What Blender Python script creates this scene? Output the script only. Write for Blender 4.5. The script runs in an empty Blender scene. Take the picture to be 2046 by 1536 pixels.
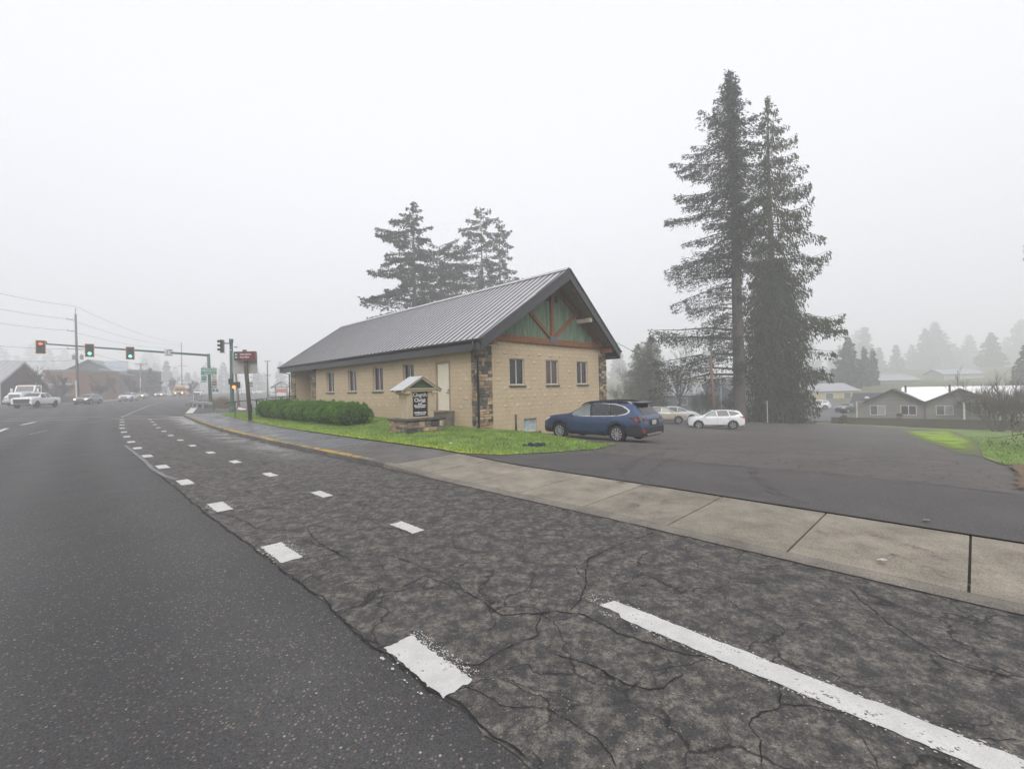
import bpy, bmesh, math, random
import numpy as np
from mathutils import Vector, Matrix
from mathutils.bvhtree import BVHTree

# ------------------------------------------------------------------ camera, light, exposure
scene = bpy.context.scene
EYE = 1.9                      # camera height above the street
F = 885.0                      # focal length in pixels of the 2046 px wide photograph
ROLL, PITCH = math.radians(1.28), math.atan(9.0 / 885.0)
fwd = Vector((0, math.cos(PITCH), math.sin(PITCH)))
_r0 = Vector((1, 0, 0)); _u0 = _r0.cross(fwd)
right = math.cos(ROLL) * _r0 - math.sin(ROLL) * _u0
up = math.sin(ROLL) * _r0 + math.cos(ROLL) * _u0
cd = bpy.data.cameras.new('camera')
cd.sensor_fit = 'HORIZONTAL'; cd.sensor_width = 36.0; cd.lens = 36.0 * F / 2046.0
cd.clip_start = 0.05; cd.clip_end = 3000
cam = bpy.data.objects.new('camera', cd); scene.collection.objects.link(cam)
_m = Matrix((right, up, -fwd)).transposed().to_4x4(); _m.translation = (0, 0, EYE)
cam.matrix_world = _m
scene.camera = cam

SUN_EL, SUN_AZ = math.radians(42), math.radians(176)
world = bpy.data.worlds.new('World'); scene.world = world; world.use_nodes = True
wn = world.node_tree; wn.nodes.clear()
sky = wn.nodes.new('ShaderNodeTexSky'); sky.sky_type = 'NISHITA'; sky.sun_disc = False
sky.sun_elevation = SUN_EL; sky.sun_rotation = SUN_AZ
sky.air_density = 1.0; sky.dust_density = 6.0; sky.ozone_density = 1.0
hs = wn.nodes.new('ShaderNodeHueSaturation'); hs.inputs['Saturation'].default_value = 0.12
bg = wn.nodes.new('ShaderNodeBackground'); bg.inputs['Strength'].default_value = 0.15
wo = wn.nodes.new('ShaderNodeOutputWorld')
# overcast: the clear-sky colours are mostly hidden by grey cloud, brighter overhead than at the horizon
mx = wn.nodes.new('ShaderNodeMix'); mx.data_type = 'RGBA'; mx.inputs[0].default_value = 0.85
tcw = wn.nodes.new('ShaderNodeTexCoord'); sepw = wn.nodes.new('ShaderNodeSeparateXYZ'); rw = wn.nodes.new('ShaderNodeMapRange'); rw.interpolation_type = 'SMOOTHSTEP'
rw.inputs[1].default_value = -0.05; rw.inputs[2].default_value = 0.5
cl = wn.nodes.new('ShaderNodeMix'); cl.data_type = 'RGBA'; cl.inputs[6].default_value = (4.35, 4.38, 4.85, 1); cl.inputs[7].default_value = (5.6, 5.6, 5.9, 1)
wn.links.new(tcw.outputs['Generated'], sepw.inputs[0]); wn.links.new(sepw.outputs[2], rw.inputs[0]); wn.links.new(rw.outputs[0], cl.inputs[0]); wn.links.new(cl.outputs[2], mx.inputs[7])
wn.links.new(sky.outputs[0], hs.inputs['Color']); wn.links.new(hs.outputs[0], mx.inputs[6])
wn.links.new(mx.outputs[2], bg.inputs['Color']); wn.links.new(bg.outputs[0], wo.inputs['Surface'])
sl = bpy.data.lights.new('sun', 'SUN'); sl.energy = 1.5; sl.angle = math.radians(50); sl.color = (1, 0.985, 0.96)
so = bpy.data.objects.new('sun', sl); scene.collection.objects.link(so)
so.rotation_euler = (math.pi / 2 - SUN_EL, 0, math.pi - SUN_AZ)
scene.view_settings.view_transform = 'Standard'; scene.view_settings.look = 'None'
scene.view_settings.exposure = 0.46; scene.view_settings.gamma = 1.0
scene.render.engine = 'CYCLES'
scene.cycles.use_denoising = True
scene.cycles.max_bounces = 8; scene.cycles.diffuse_bounces = 3; scene.cycles.glossy_bounces = 3
scene.cycles.transmission_bounces = 4; scene.cycles.volume_bounces = 3; scene.cycles.transparent_max_bounces = 8
scene.cycles.sample_clamp_indirect = 6.0
HAZE = 0.0036

rng = random.Random(7)
C = scene.collection

# ------------------------------------------------------------------ pixel rays, road axes, terrain
def ray(px, py):
    return fwd + (px - 1023) / F * right - (py - 768) / F * up
def P(px, py, d):
    v = ray(px, py) * d
    return Vector((v.x, v.y, v.z + EYE))
RD = (-0.69, 0.7238); ND = (0.7238, 0.69)          # along the street, across it to the right
def delta(S):
    return np.interp(S, [-40, 4, 10, 15.7, 20, 26, 33, 43, 60], [0, 0, -.12, -.3, -.42, -.45, -.38, 0, 0])
def xy2st(x, y):
    S = RD[0] * x + RD[1] * y; T = ND[0] * x + ND[1] * y
    return S, T - delta(S)
def st2xy(S, T):
    T = T + delta(S)
    return S * RD[0] + T * ND[0], S * RD[1] + T * ND[1]
def zr(S):
    S = np.asarray(S, float)
    u = np.clip(S - 22, 0, None)
    z = 0.0015 * np.clip(S, -30, 25) + np.where(u < 8, 0.015 * u * u / 16, 0.015 * (u - 4))
    return np.where(S > 190, zr190 + (S - 190) * 0.003, z)
zr190 = 0.0
zr190 = float(0.0375 + 0.015 * 164)
def curb_h(S):
    return np.interp(S, [-60, 7.6, 10.7, 60], [0.03, 0.03, 0.14, 0.14])
_TP = [(-20,10,.1),(-5,9,.06),(3,9.5,.04),(9.4,14.6,-.2),(12.3,14.5,-.17),(0,17,-.25),(-15,20,-.3),(14.9,12.2,.2),(15,16,-.28),
 (15,8.8,.25),(15,22,-.65),(24.5,11.9,.47),(36.9,11.4,.55),(30,8.5,.36),(20,9.5,.33),(37,8.2,.42),(14,37,-1.85),(21,41,-1.83),
 (12,55,-2.45),(0,40,-1.9),(-10,35,-1.6),(-20,50,-2.4),(6,66,-3.3),(6,75,-3.55),(-30,80,-3.6),(30,45,-1.9),(40,30,-.9),(30,25,-.5),
 (50,14,.35),(72,18,-.3),(60,30,-.5),(127,36,1.3),(100,60,0),(60,70,-2),(25,119,-1.2),(20,170,2),(11,191,1.5),(-60,150,0),
 (-40,100,-3.4),(100,130,1),(200,60,2.5),(200,200,6),(0,300,8),(-150,250,6),(-100,60,-1.5),(-150,100,-1),(300,100,4),(400,20,5)]
for _s in (-60, -30, -10, 0, 8, 14, 22, 30, 38, 46, 60, 90, 120, 160, 220):
    _TP.append((_s, 7.0, float(zr(_s)) + (float(curb_h(_s)) + .04 if _s < 44 else 0)))
_TP = np.array(_TP, float)
def _U(d2):
    return np.where(d2 > 1e-9, 0.5 * d2 * np.log(np.maximum(d2, 1e-9)), 0)
_n = len(_TP); _XY = _TP[:, :2] / 50
_K = _U(((_XY[:, None] - _XY[None]) ** 2).sum(2)) + np.eye(_n) * 1e-4
_Pm = np.c_[np.ones(_n), _XY]
_W = np.linalg.solve(np.block([[_K, _Pm], [_Pm.T, np.zeros((3, 3))]]), np.r_[_TP[:, 2], 0, 0, 0])
def tps(S, T):
    q = np.stack([np.ravel(S), np.ravel(T)], 1) / 50.0
    out = np.empty(len(q))
    for i in range(0, len(q), 20000):
        k = q[i:i + 20000]
        out[i:i + 20000] = _U(((k[:, None] - _XY[None]) ** 2).sum(2)) @ _W[:_n] + np.c_[np.ones(len(k)), k] @ _W[_n:]
    return out.reshape(np.shape(S))
def H(x, y, walk=True):
    x = np.asarray(x, float); y = np.asarray(y, float)
    S, T = xy2st(x, y)
    z0 = zr(S)
    c = np.where(S < 44.4, curb_h(S) + .02 * (np.clip(T, 5.4, 7.4) - 5.4), 0) if walk else 0
    w = np.clip((T - 7.4) / 5.0, 0, 1); w = w * w * (3 - 2 * w)
    r = np.hypot(x, y)
    far = np.clip((r - 260) / 150, 0, 1); far = far * far * (3 - 2 * far)
    tp = tps(S, T) * (1 - far) + 3.0 * far
    z = np.where(T < 5.4, z0, np.where(T < 7.4, z0 + c, (z0 + c) * (1 - w) + tp * w))
    return z
def Hz(x, y):
    return float(H(np.array([x]), np.array([y]))[0])
def G(px, py):
    """where the line of sight through a pixel meets the terrain"""
    d = ray(px, py); ts = np.concatenate([np.arange(1.5, 60, .05), np.arange(60, 400, .5)])
    z = EYE + ts * d.z; h = H(ts * d.x, ts * d.y)
    i = int(np.argmax(z < h)) or len(ts) - 1
    t = ts[i]
    return Vector((d.x * t, d.y * t, float(h[i])))
def PX(px, d, dz=0.0):
    """ground point in the column of pixel px at depth d"""
    x = (px - 1023) / F * d
    return Vector((x, d, Hz(x, d) + dz))

# ------------------------------------------------------------------ materials
MATS = {}
class NT:
    def __init__(s, name):
        s.m = bpy.data.materials.new(name); s.m.use_nodes = True
        s.t = s.m.node_tree; s.b = s.t.nodes['Principled BSDF']; s.out = s.t.nodes['Material Output']
    def n(s, kind, **kw):
        nd = s.t.nodes.new(kind)
        for k, v in kw.items():
            if k.startswith('i_'):
                nd.inputs[k[2:].replace('_', ' ')].default_value = v
            else:
                setattr(nd, k, v)
        return nd
    def l(s, a, b): s.t.links.new(a, b)
    def pos(s, scale=(1, 1, 1), rot=(0, 0, 0), obj=False):
        src = s.n('ShaderNodeTexCoord').outputs['Object'] if obj else s.n('ShaderNodeNewGeometry').outputs['Position']
        mp = s.n('ShaderNodeMapping'); mp.inputs['Scale'].default_value = scale; mp.inputs['Rotation'].default_value = rot
        s.l(src, mp.inputs['Vector']); return mp.outputs[0]
    def noise(s, vec, scale, detail=4, rough=.6):
        nd = s.n('ShaderNodeTexNoise'); nd.inputs['Scale'].default_value = scale
        nd.inputs['Detail'].default_value = detail; nd.inputs['Roughness'].default_value = rough
        s.l(vec, nd.inputs['Vector']); return nd.outputs['Fac']
    def ramp(s, fac, stops):
        r = s.n('ShaderNodeValToRGB'); e = r.color_ramp.elements
        e[0].position, e[0].color = stops[0][0], col(stops[0][1])
        e[1].position, e[1].color = stops[1][0], col(stops[1][1])
        for p, c in stops[2:]:
            k = e.new(p); k.color = col(c)
        s.l(fac, r.inputs[0]); return r.outputs[0]
    def mix(s, fac, a, b, mode='MIX'):
        m = s.n('ShaderNodeMix', data_type='RGBA', blend_type=mode)
        for sock, v in ((m.inputs[0], fac), (m.inputs[6], a), (m.inputs[7], b)):
            if isinstance(v, bpy.types.NodeSocket): s.l(v, sock)
            elif isinstance(v, (int, float)): sock.default_value = v if sock.type == 'VALUE' else col(v)
            else: sock.default_value = col(v)
        return m.outputs[2]
    def bump(s, h, strength=.4, dist=.01):
        b = s.n('ShaderNodeBump'); b.inputs['Strength'].default_value = strength; b.inputs['Distance'].default_value = dist
        s.l(h, b.inputs['Height']); s.l(b.outputs[0], s.b.inputs['Normal'])
    def math(s, op, a, b=None):
        m = s.n('ShaderNodeMath', operation=op)
        for i, v in enumerate((a, b)):
            if v is None: continue
            if isinstance(v, bpy.types.NodeSocket): s.l(v, m.inputs[i])
            else: m.inputs[i].default_value = v
        return m.outputs[0]
    def color(s, c): s.l(c, s.b.inputs['Base Color'])
def col(c):
    if isinstance(c, (int, float)): c = (c, c, c)
    return (c[0], c[1], c[2], 1)
def mat(name, c, rough=.7, metal=0, var=.25, scale=3.0, bump=0, bscale=60, spec=.5, coat=0, obj=True, alpha=None):
    if name in MATS: return MATS[name]
    k = NT(name); b = k.b
    b.inputs['Roughness'].default_value = rough; b.inputs['Metallic'].default_value = metal
    b.inputs['Specular IOR Level'].default_value = spec; b.inputs['Coat Weight'].default_value = coat
    v = k.pos(obj=obj)
    if var:
        f = k.noise(v, scale, 5, .65)
        k.color(k.ramp(f, [(.3, [x * (1 - var) for x in c]), (.7, [min(1, x * (1 + var)) for x in c])]))
    else:
        b.inputs['Base Color'].default_value = col(c)
    if bump: k.bump(k.noise(v, bscale, 4), bump, .02)
    MATS[name] = k.m; return k.m
def emit(name, c, strength):
    if name in MATS: return MATS[name]
    k = NT(name); k.b.inputs['Base Color'].default_value = col(c)
    k.b.inputs['Emission Color'].default_value = col(c); k.b.inputs['Emission Strength'].default_value = strength
    MATS[name] = k.m; return k.m
def attr_mat(name, rough=.85, var=.2, scale=20, bump=.4, bscale=40):
    """surface whose own colour is carried per stone / per leaf in the attribute 'tint'"""
    if name in MATS: return MATS[name]
    k = NT(name); k.b.inputs['Roughness'].default_value = rough
    a = k.n('ShaderNodeAttribute', attribute_name='tint'); v = k.pos(obj=True)
    f = k.noise(v, scale, 4)
    k.color(k.mix(1.0, a.outputs['Color'], k.ramp(f, [(.3, 1 - var), (.7, 1 + var)]), 'MULTIPLY'))
    if bump: k.bump(k.noise(v, bscale, 4), bump, .02)
    MATS[name] = k.m; return k.m
def gloss_glass(name, c, rough=.05):
    if name in MATS: return MATS[name]
    k = NT(name); k.b.inputs['Base Color'].default_value = col(c); k.b.inputs['Roughness'].default_value = rough
    k.b.inputs['Specular IOR Level'].default_value = .7
    v = k.pos(obj=True)
    k.color(k.ramp(k.noise(v, 1.5, 2), [(.35, [x * .8 for x in c]), (.65, [x * 1.25 for x in c])]))
    MATS[name] = k.m; return k.m

# ------------------------------------------------------------------ mesh builder
class MB:
    def __init__(s): s.v = []; s.f = []; s.mi = []; s.c = []; s.cur = 0; s.tint = (1, 1, 1)
    def face(s, idx): s.f.append(tuple(idx)); s.mi.append(s.cur); s.c.append(s.tint)
    def add(s, vs, fs, M=None):
        o = len(s.v)
        s.v += [tuple(M @ Vector(p)) for p in vs] if M is not None else [tuple(p) for p in vs]
        for f in fs: s.face([o + i for i in f])
    def box(s, c, d, M=None, taper=1.0):
        x, y, z = c; a, b, h = d[0] / 2, d[1] / 2, d[2] / 2; t = taper
        vs = [(x - a, y - b, z - h), (x + a, y - b, z - h), (x + a, y + b, z - h), (x - a, y + b, z - h),
              (x - a * t, y - b * t, z + h), (x + a * t, y - b * t, z + h), (x + a * t, y + b * t, z + h), (x - a * t, y + b * t, z + h)]
        s.add(vs, [(3, 2, 1, 0), (4, 5, 6, 7), (0, 1, 5, 4), (1, 2, 6, 5), (2, 3, 7, 6), (3, 0, 4, 7)], M)
    def bbox(s, lo, hi, M=None):
        s.box([(a + b) / 2 for a, b in zip(lo, hi)], [b - a for a, b in zip(lo, hi)], M)
    def prism(s, poly, vec, M=None):
        n = len(poly); vec = Vector(vec)
        vs = [Vector(p) for p in poly]; vs = vs + [p + vec for p in vs]
        s.add(vs, [tuple(range(n))[::-1], tuple(range(n, 2 * n))] + [(i, (i + 1) % n, n + (i + 1) % n, n + i) for i in range(n)], M)
    def tube(s, pts, rad, n=8, caps=True):
        pts = [Vector(p) for p in pts]
        if not hasattr(rad, '__len__'): rad = [rad] * len(pts)
        rad = [float(q) for q in rad]
        o = len(s.v); ref = None
        for i, p in enumerate(pts):
            t = (pts[min(i + 1, len(pts) - 1)] - pts[max(i - 1, 0)])
            t = t.normalized() if t.length > 1e-9 else Vector((0, 0, 1))
            if ref is None or abs(ref.dot(t)) > .95: ref = Vector((1, 0, 0)) if abs(t.x) < .8 else Vector((0, 1, 0))
            u = t.cross(ref).normalized(); w = t.cross(u)
            for k in range(n):
                a = 2 * math.pi * k / n
                s.v.append(tuple(p + rad[i] * (math.cos(a) * u + math.sin(a) * w)))
        for i in range(len(pts) - 1):
            for k in range(n):
                s.face((o + i * n + k, o + i * n + (k + 1) % n, o + (i + 1) * n + (k + 1) % n, o + (i + 1) * n + k))
        if caps and n > 2:
            s.face([o + k for k in range(n)][::-1]); e = o + (len(pts) - 1) * n
            s.face([e + k for k in range(n)])
    def lathe(s, prof, n=24, M=None, close=False):
        """profile of (radius, height) turned about local z"""
        vs = []; fs = []; m = len(prof)
        for r, h in prof:
            for k in range(n):
                a = 2 * math.pi * k / n; vs.append((r * math.cos(a), r * math.sin(a), h))
        for i in range(m - 1 + (1 if close else 0)):
            j = (i + 1) % m
            for k in range(n): fs.append((i * n + k, i * n + (k + 1) % n, j * n + (k + 1) % n, j * n + k))
        if not close:
            fs.append(tuple(range(n))[::-1]); fs.append(tuple((m - 1) * n + k for k in range(n)))
        s.add(vs, fs, M)
    def build(s, name, mats, parent=None, smooth=False, tint=False, bevel=0):
        me = bpy.data.meshes.new(name); me.from_pydata(s.v, [], s.f)
        for m in (mats if isinstance(mats, (list, tuple)) else [mats]): me.materials.append(m)
        if len(me.materials) > 1: me.polygons.foreach_set('material_index', s.mi)
        if smooth: me.polygons.foreach_set('use_smooth', [True] * len(s.f))
        if tint:
            at = me.attributes.new('tint', 'FLOAT_COLOR', 'FACE')
            at.data.foreach_set('color', np.c_[np.array(s.c, float), np.ones(len(s.c))].ravel())
        me.update()
        o = bpy.data.objects.new(name, me); C.objects.link(o)
        if parent: o.parent = parent
        if bevel:
            b = o.modifiers.new('edge', 'BEVEL'); b.width = bevel; b.segments = 2; b.limit_method = 'ANGLE'
        return o
def tag(o, label=None, cat=None, group=None, kind=None):
    if label: o['label'] = label
    if cat: o['category'] = cat
    if group: o['group'] = group
    if kind: o['kind'] = kind
    return o
def thing(name, label, cat, M=None, loc=None, rz=0, group=None):
    o = bpy.data.objects.new(name, None); C.objects.link(o); o.empty_display_size = .3
    if M is not None: o.matrix_world = M
    if loc is not None: o.location = loc; o.rotation_euler = (0, 0, rz)
    return tag(o, label, cat, group)
def copy_tree(o, parent=None):
    c = o.copy(); C.objects.link(c); c.parent = parent
    for ch in list(o.children): copy_tree(ch, c)
    return c
def text_mesh(body, size, depth=.004, align='CENTER', shear=0, spacing=1.0, bold=0):
    cu = bpy.data.curves.new('lettering', 'FONT'); cu.body = body; cu.size = size; cu.align_x = align; cu.align_y = 'CENTER'
    cu.extrude = depth; cu.space_character = spacing; cu.offset = bold; cu.resolution_u = 3
    t = bpy.data.objects.new('lettering', cu); C.objects.link(t)
    bpy.context.view_layer.update()
    me = bpy.data.meshes.new_from_object(t.evaluated_get(bpy.context.evaluated_depsgraph_get()))
    bpy.data.objects.remove(t); bpy.data.curves.remove(cu)
    return me
def lettering(lines, m, parent, M, name='lettering', bold=0):
    """lines: (text, size, x, y, align) in the plane of a panel; M puts local x right, y up, z out of the panel"""
    for tx, size, x, y, al in lines:
        b = MB()
        me = text_mesh(tx, size, .003, al, bold=bold)
        b.add([(v.co.x + x, v.co.y + y, v.co.z) for v in me.vertices], [tuple(p.vertices) for p in me.polygons], M)
        bpy.data.meshes.remove(me)
        b.build(name, m, parent)
def frame(o, x, y=None, z=(0, 0, 1)):
    x = Vector(x).normalized(); z = Vector(z).normalized()
    y = z.cross(x) if y is None else Vector(y)
    m = Matrix((x, y, z)).transposed().to_4x4(); m.translation = Vector(o); return m
def panel_frame(o, x, up=(0, 0, 1)):
    """local x = x, local y = up, local z = out of the panel toward the viewer"""
    x = Vector(x).normalized(); y = Vector(up).normalized(); z = x.cross(y)
    m = Matrix((x, y, z)).transposed().to_4x4(); m.translation = Vector(o); return m

# ------------------------------------------------------------------ ground, street, pavement, car park
def grid_lines(lo, hi):
    a = set(np.round(np.arange(-70, 71, 1.0), 3)) | set(np.arange(-200, 201, 6.0)) | set(np.arange(-600, 601, 25.0))
    return sorted(x for x in a if lo < x < hi)
def drape(name, poly, off, m, walk=True, parent=None, fine=False, attrs=False):
    bm = bmesh.new()
    bm.faces.new([bm.verts.new((x, y, 0)) for x, y in poly])
    bmesh.ops.triangulate(bm, faces=bm.faces[:])
    xs = [p[0] for p in poly]; ys = [p[1] for p in poly]
    for ax, lo, hi in ((0, min(xs), max(xs)), (1, min(ys), max(ys))):
        ln = grid_lines(lo, hi)
        if fine: ln = list(np.arange(lo, hi, .25))
        for v in ln:
            co = (v, 0, 0) if ax == 0 else (0, v, 0); no = (1, 0, 0) if ax == 0 else (0, 1, 0)
            bmesh.ops.bisect_plane(bm, geom=bm.verts[:] + bm.edges[:] + bm.faces[:], plane_co=co, plane_no=no)
    bmesh.ops.remove_doubles(bm, verts=bm.verts, dist=.0005)
    bmesh.ops.recalc_face_normals(bm, faces=bm.faces[:])
    me = bpy.data.meshes.new(name); bm.to_mesh(me); bm.free()
    n = len(me.vertices); co = np.empty(n * 3); me.vertices.foreach_get('co', co); co = co.reshape(-1, 3)
    co[:, 2] = H(co[:, 0], co[:, 1], walk) + off
    me.vertices.foreach_set('co', co.ravel())
    if attrs:
        S, T = xy2st(co[:, 0], co[:, 1])
        for nm, val in (('along', S), ('across', T)):
            me.attributes.new(nm, 'FLOAT', 'POINT').data.foreach_set('value', val.astype('f'))
    me.materials.append(m); me.update()
    if me.polygons and sum(p.normal.z for p in list(me.polygons)[:50]) < 0: me.flip_normals()
    o = bpy.data.objects.new(name, me); C.objects.link(o)
    if parent: o.parent = parent
    return o

def asphalt(name, c0, c1, pscale, speck, specksize, tan=None, bumpd=.006, wet=False, bands=False, stretch=(1, 1, 1)):
    k = NT(name); v = k.pos()
    big = k.noise(v, .35, 3); mid = k.noise(k.pos(stretch), pscale, 6, .68); fine = k.noise(v, 95, 3, .7)
    c = k.ramp(mid, [(.34, c0), (.66, c1)])
    if tan:
        f = k.math('MULTIPLY', k.ramp(k.noise(k.pos(stretch), pscale * 2.1, 7, .74), [(.42, 0), (.6, 1)]), k.ramp(k.noise(v, 17, 5, .75), [(.4, .1), (.58, 1)]))
        c = k.mix(f, c, tan)
        vc = k.n('ShaderNodeTexVoronoi', feature='DISTANCE_TO_EDGE'); vc.inputs['Scale'].default_value = 1.5
        wv = k.n('ShaderNodeTexNoise'); wv.inputs['Scale'].default_value = 1.6; wv.inputs['Detail'].default_value = 5; k.l(v, wv.inputs['Vector'])
        vm = k.n('ShaderNodeVectorMath', operation='MULTIPLY_ADD'); k.l(wv.outputs['Color'], vm.inputs[0]); vm.inputs[1].default_value = (.9, .9, 0); k.l(v, vm.inputs[2]); k.l(vm.outputs[0], vc.inputs['Vector'])
        ck = k.math('MULTIPLY', k.ramp(vc.outputs['Distance'], [(.005, 1), (.018, 0)]), k.ramp(k.noise(v, .9, 2), [(.36, 0), (.48, .9)]))
        c = k.mix(ck, c, (.018, .017, .017))
    c = k.mix(.9, c, k.ramp(fine, [(.3, .3), (.7, 1.7)]), 'MULTIPLY')
    c = k.mix(.4, c, k.ramp(big, [(.3, .62), (.7, 1.0)]), 'MULTIPLY')
    vo = k.n('ShaderNodeTexVoronoi'); vo.inputs['Scale'].default_value = specksize; k.l(v, vo.inputs['Vector'])
    sep = k.n('ShaderNodeSeparateColor'); k.l(vo.outputs['Color'], sep.inputs[0])
    pick = k.math('MULTIPLY', k.math('GREATER_THAN', sep.outputs[0], 1 - speck), k.math('LESS_THAN', vo.outputs['Distance'], .36))
    tone = k.ramp(sep.outputs[1], [(0, (.22, .185, .14)), (.3, (.11, .105, .105)), (.55, (.15, .145, .14)), (.75, (.2, .125, .08)), (.93, (.16, .15, .145)), (1.0, (.36, .34, .31))])
    c = k.mix(pick, c, tone)
    k.color(c); k.b.inputs['Specular IOR Level'].default_value = .3
    r = k.ramp(mid, [(.3, .62), (.7, .85)])
    if bands:                                                       # tyre-polished wheel tracks along the lane
        ac = k.n('ShaderNodeAttribute', attribute_name='across').outputs['Fac']
        sw_ = k.math('SINE', k.math('ADD', k.math('MULTIPLY', ac, 3.6), k.math('MULTIPLY', k.noise(v, .25, 3), 3.0)))
        c2 = k.mix(k.math('MULTIPLY', k.math('ADD', sw_, 1.0), .5), 1.12, .86); k.color(k.mix(1.0, c, c2, 'MULTIPLY'))
    if wet:
        al = k.n('ShaderNodeAttribute', attribute_name='along').outputs['Fac']; ac = k.n('ShaderNodeAttribute', attribute_name='across').outputs['Fac']
        def ss(x, a, b2):
            mr = k.n('ShaderNodeMapRange', interpolation_type='SMOOTHSTEP'); k.l(x, mr.inputs[0])
            mr.inputs[1].default_value = a; mr.inputs[2].default_value = b2; return mr.outputs[0]
        wf = k.math('MULTIPLY', k.math('MULTIPLY', ss(ac, 3.7, 5.0), ss(al, 10, 16)), k.ramp(k.noise(v, .8, 4), [(.35, .3), (.55, 1)]))
        r = k.mix(wf, r, .16)
    k.l(r, k.b.inputs['Roughness'])
    k.bump(k.mix(.5, fine, mid), .5, bumpd)
    return k.m
m_road = asphalt('street asphalt', (.05, .049, .05), (.074, .072, .071), 1.2, .24, 46, bands=True)
m_lane = asphalt('old turn lane asphalt', (.041, .04, .039), (.053, .051, .05), 2.6, .1, 60, tan=(.185, .167, .143), wet=True)
m_lot = asphalt('car park asphalt', (.068, .062, .059), (.125, .114, .106), .8, .06, 60, tan=(.125, .112, .1))
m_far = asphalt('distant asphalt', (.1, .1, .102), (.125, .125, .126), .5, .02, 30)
m_white = None
def paint(name, c, wear=.6):
    k = NT(name); v = k.pos()
    n1 = k.noise(v, 34, 6, .75); n2 = k.noise(v, 5, 3)
    k.color(k.mix(.8, k.ramp(n2, [(.3, [x * .8 for x in c]), (.7, c)]), k.ramp(k.noise(v, 120, 3, .8), [(.3, .7), (.6, 1.05)]), 'MULTIPLY')); k.b.inputs['Roughness'].default_value = .6
    k.l(k.ramp(k.mix(.3, n1, n2), [(wear, 1), (wear + .02, 0)]), k.b.inputs['Alpha'])
    return k.m
m_white = paint('worn white road paint', (.6, .595, .57), .585)
m_thin = paint('faded white road paint', (.4, .4, .39), .52)
m_crack = mat('open crack in asphalt', (.012, .012, .013), .95, var=.3, scale=20, obj=False)
m_crackfar = mat('patched crack line', (.045, .042, .04), .9, var=.2, scale=8, obj=False)

def gmat():
    k = NT('winter grass field'); v = k.pos()
    c = k.ramp(k.noise(v, .25, 6, .65), [(.3, (.055, .075, .028)), (.5, (.1, .11, .045)), (.72, (.13, .115, .065))])
    c = k.mix(.5, c, k.ramp(k.noise(v, 9, 4, .7), [(.3, .45), (.7, 1.3)]), 'MULTIPLY'); k.color(c)
    k.b.inputs['Roughness'].default_value = .95; return k.m
m_ground = gmat()
def lawn_mat():
    k = NT('lawn turf'); v = k.pos()
    c = k.ramp(k.noise(v, .9, 6, .7), [(.3, (.085, .135, .022)), (.5, (.15, .225, .045)), (.72, (.22, .27, .1))])
    al = k.n('ShaderNodeAttribute', attribute_name='across').outputs['Fac']
    mr = k.n('ShaderNodeMapRange'); k.l(al, mr.inputs[0]); mr.inputs[1].default_value = 8.7; mr.inputs[2].default_value = 7.6
    moss = k.math('MULTIPLY', mr.outputs[0], k.ramp(k.noise(v, 2.5, 5, .7), [(.35, .1), (.6, 1)]))
    c = k.mix(moss, c, (.42, .46, .02))
    c = k.mix(.6, c, k.ramp(k.noise(v, 22, 5, .8), [(.3, .35), (.7, 1.4)]), 'MULTIPLY'); k.color(c)
    k.b.inputs['Roughness'].default_value = .9; k.bump(k.noise(v, 40, 3), .8, .03); return k.m
m_lawn = lawn_mat()

# base terrain, one sheet to the horizon, just under every paved sheet
gx = np.unique(np.r_[np.arange(-660, -150, 15.), np.arange(-150, -60, 4.), np.arange(-60, 60, 1.25), np.arange(60, 150, 4.), np.arange(150, 661, 15.)])
gy = np.unique(np.r_[np.arange(-300, -40, 20.), np.arange(-40, 80, 1.25), np.arange(80, 180, 4.), np.arange(180, 661, 15.)])
XX, YY = np.meshgrid(gx, gy); ZZ = H(XX, YY, False) - .07
ZZ -= .25 * (np.hypot(XX - 3, YY - 12) < 18)
nx, ny = len(gx), len(gy)
me = bpy.data.meshes.new('ground')
ii = np.arange(nx * ny).reshape(ny, nx)
q = np.stack([ii[:-1, :-1], ii[:-1, 1:], ii[1:, 1:], ii[1:, :-1]], -1).reshape(-1, 4)
me.from_pydata(np.stack([XX.ravel(), YY.ravel(), ZZ.ravel()], 1).tolist(), [], q.tolist())
me.polygons.foreach_set('use_smooth', [True] * len(q)); me.materials.append(m_ground)
ground = bpy.data.objects.new('ground', me); C.objects.link(ground); tag(ground, kind='structure')

road_poly = [(-8.4, -56)] + [st2xy(s, 5.42) for s in np.arange(-35, 44.1, 2.0)]
road_poly += [st2xy(45.2, 7), st2xy(46.0, 14), st2xy(46, 75), st2xy(58.5, 75), st2xy(59.5, 16), st2xy(62, 11.5), (-41, 60.5), (-44, 63), (-77, 112), (-98, 158), (-140, 260),
              (-168, 250), (-131, 180), (-106, 130), (-86, 95), (-70, 70), (-68, 58), (-74, 50), (-90, 40), (-75, 0)]
road = tag(drape('road', [(float(a), float(b)) for a, b in road_poly], 0, m_road, False, attrs=True), kind='structure')
jr = random.Random(3)
SEAM = [(1055, 1536), (985, 1478), (905, 1408), (862, 1384), (745, 1292), (640, 1197), (560, 1140), (490, 1085), (430, 1040), (380, 1000), (310, 942)]
_ss = sorted(tuple(float(q) for q in xy2st(G(*p).x, G(*p).y)) for p in SEAM)
seam_T = lambda s: float(np.interp(s, [a for a, _ in _ss] + [16, 44], [b for _, b in _ss] + [1.46, 1.46]))
lane_poly = [st2xy(s, seam_T(s) + jr.uniform(-.02, .02)) for s in np.concatenate([np.arange(-12, 16, .12), np.arange(16, 44, 1)])]
lane_poly += [st2xy(s, 5.42) for s in np.arange(44, -13, -1.5)]
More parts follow.
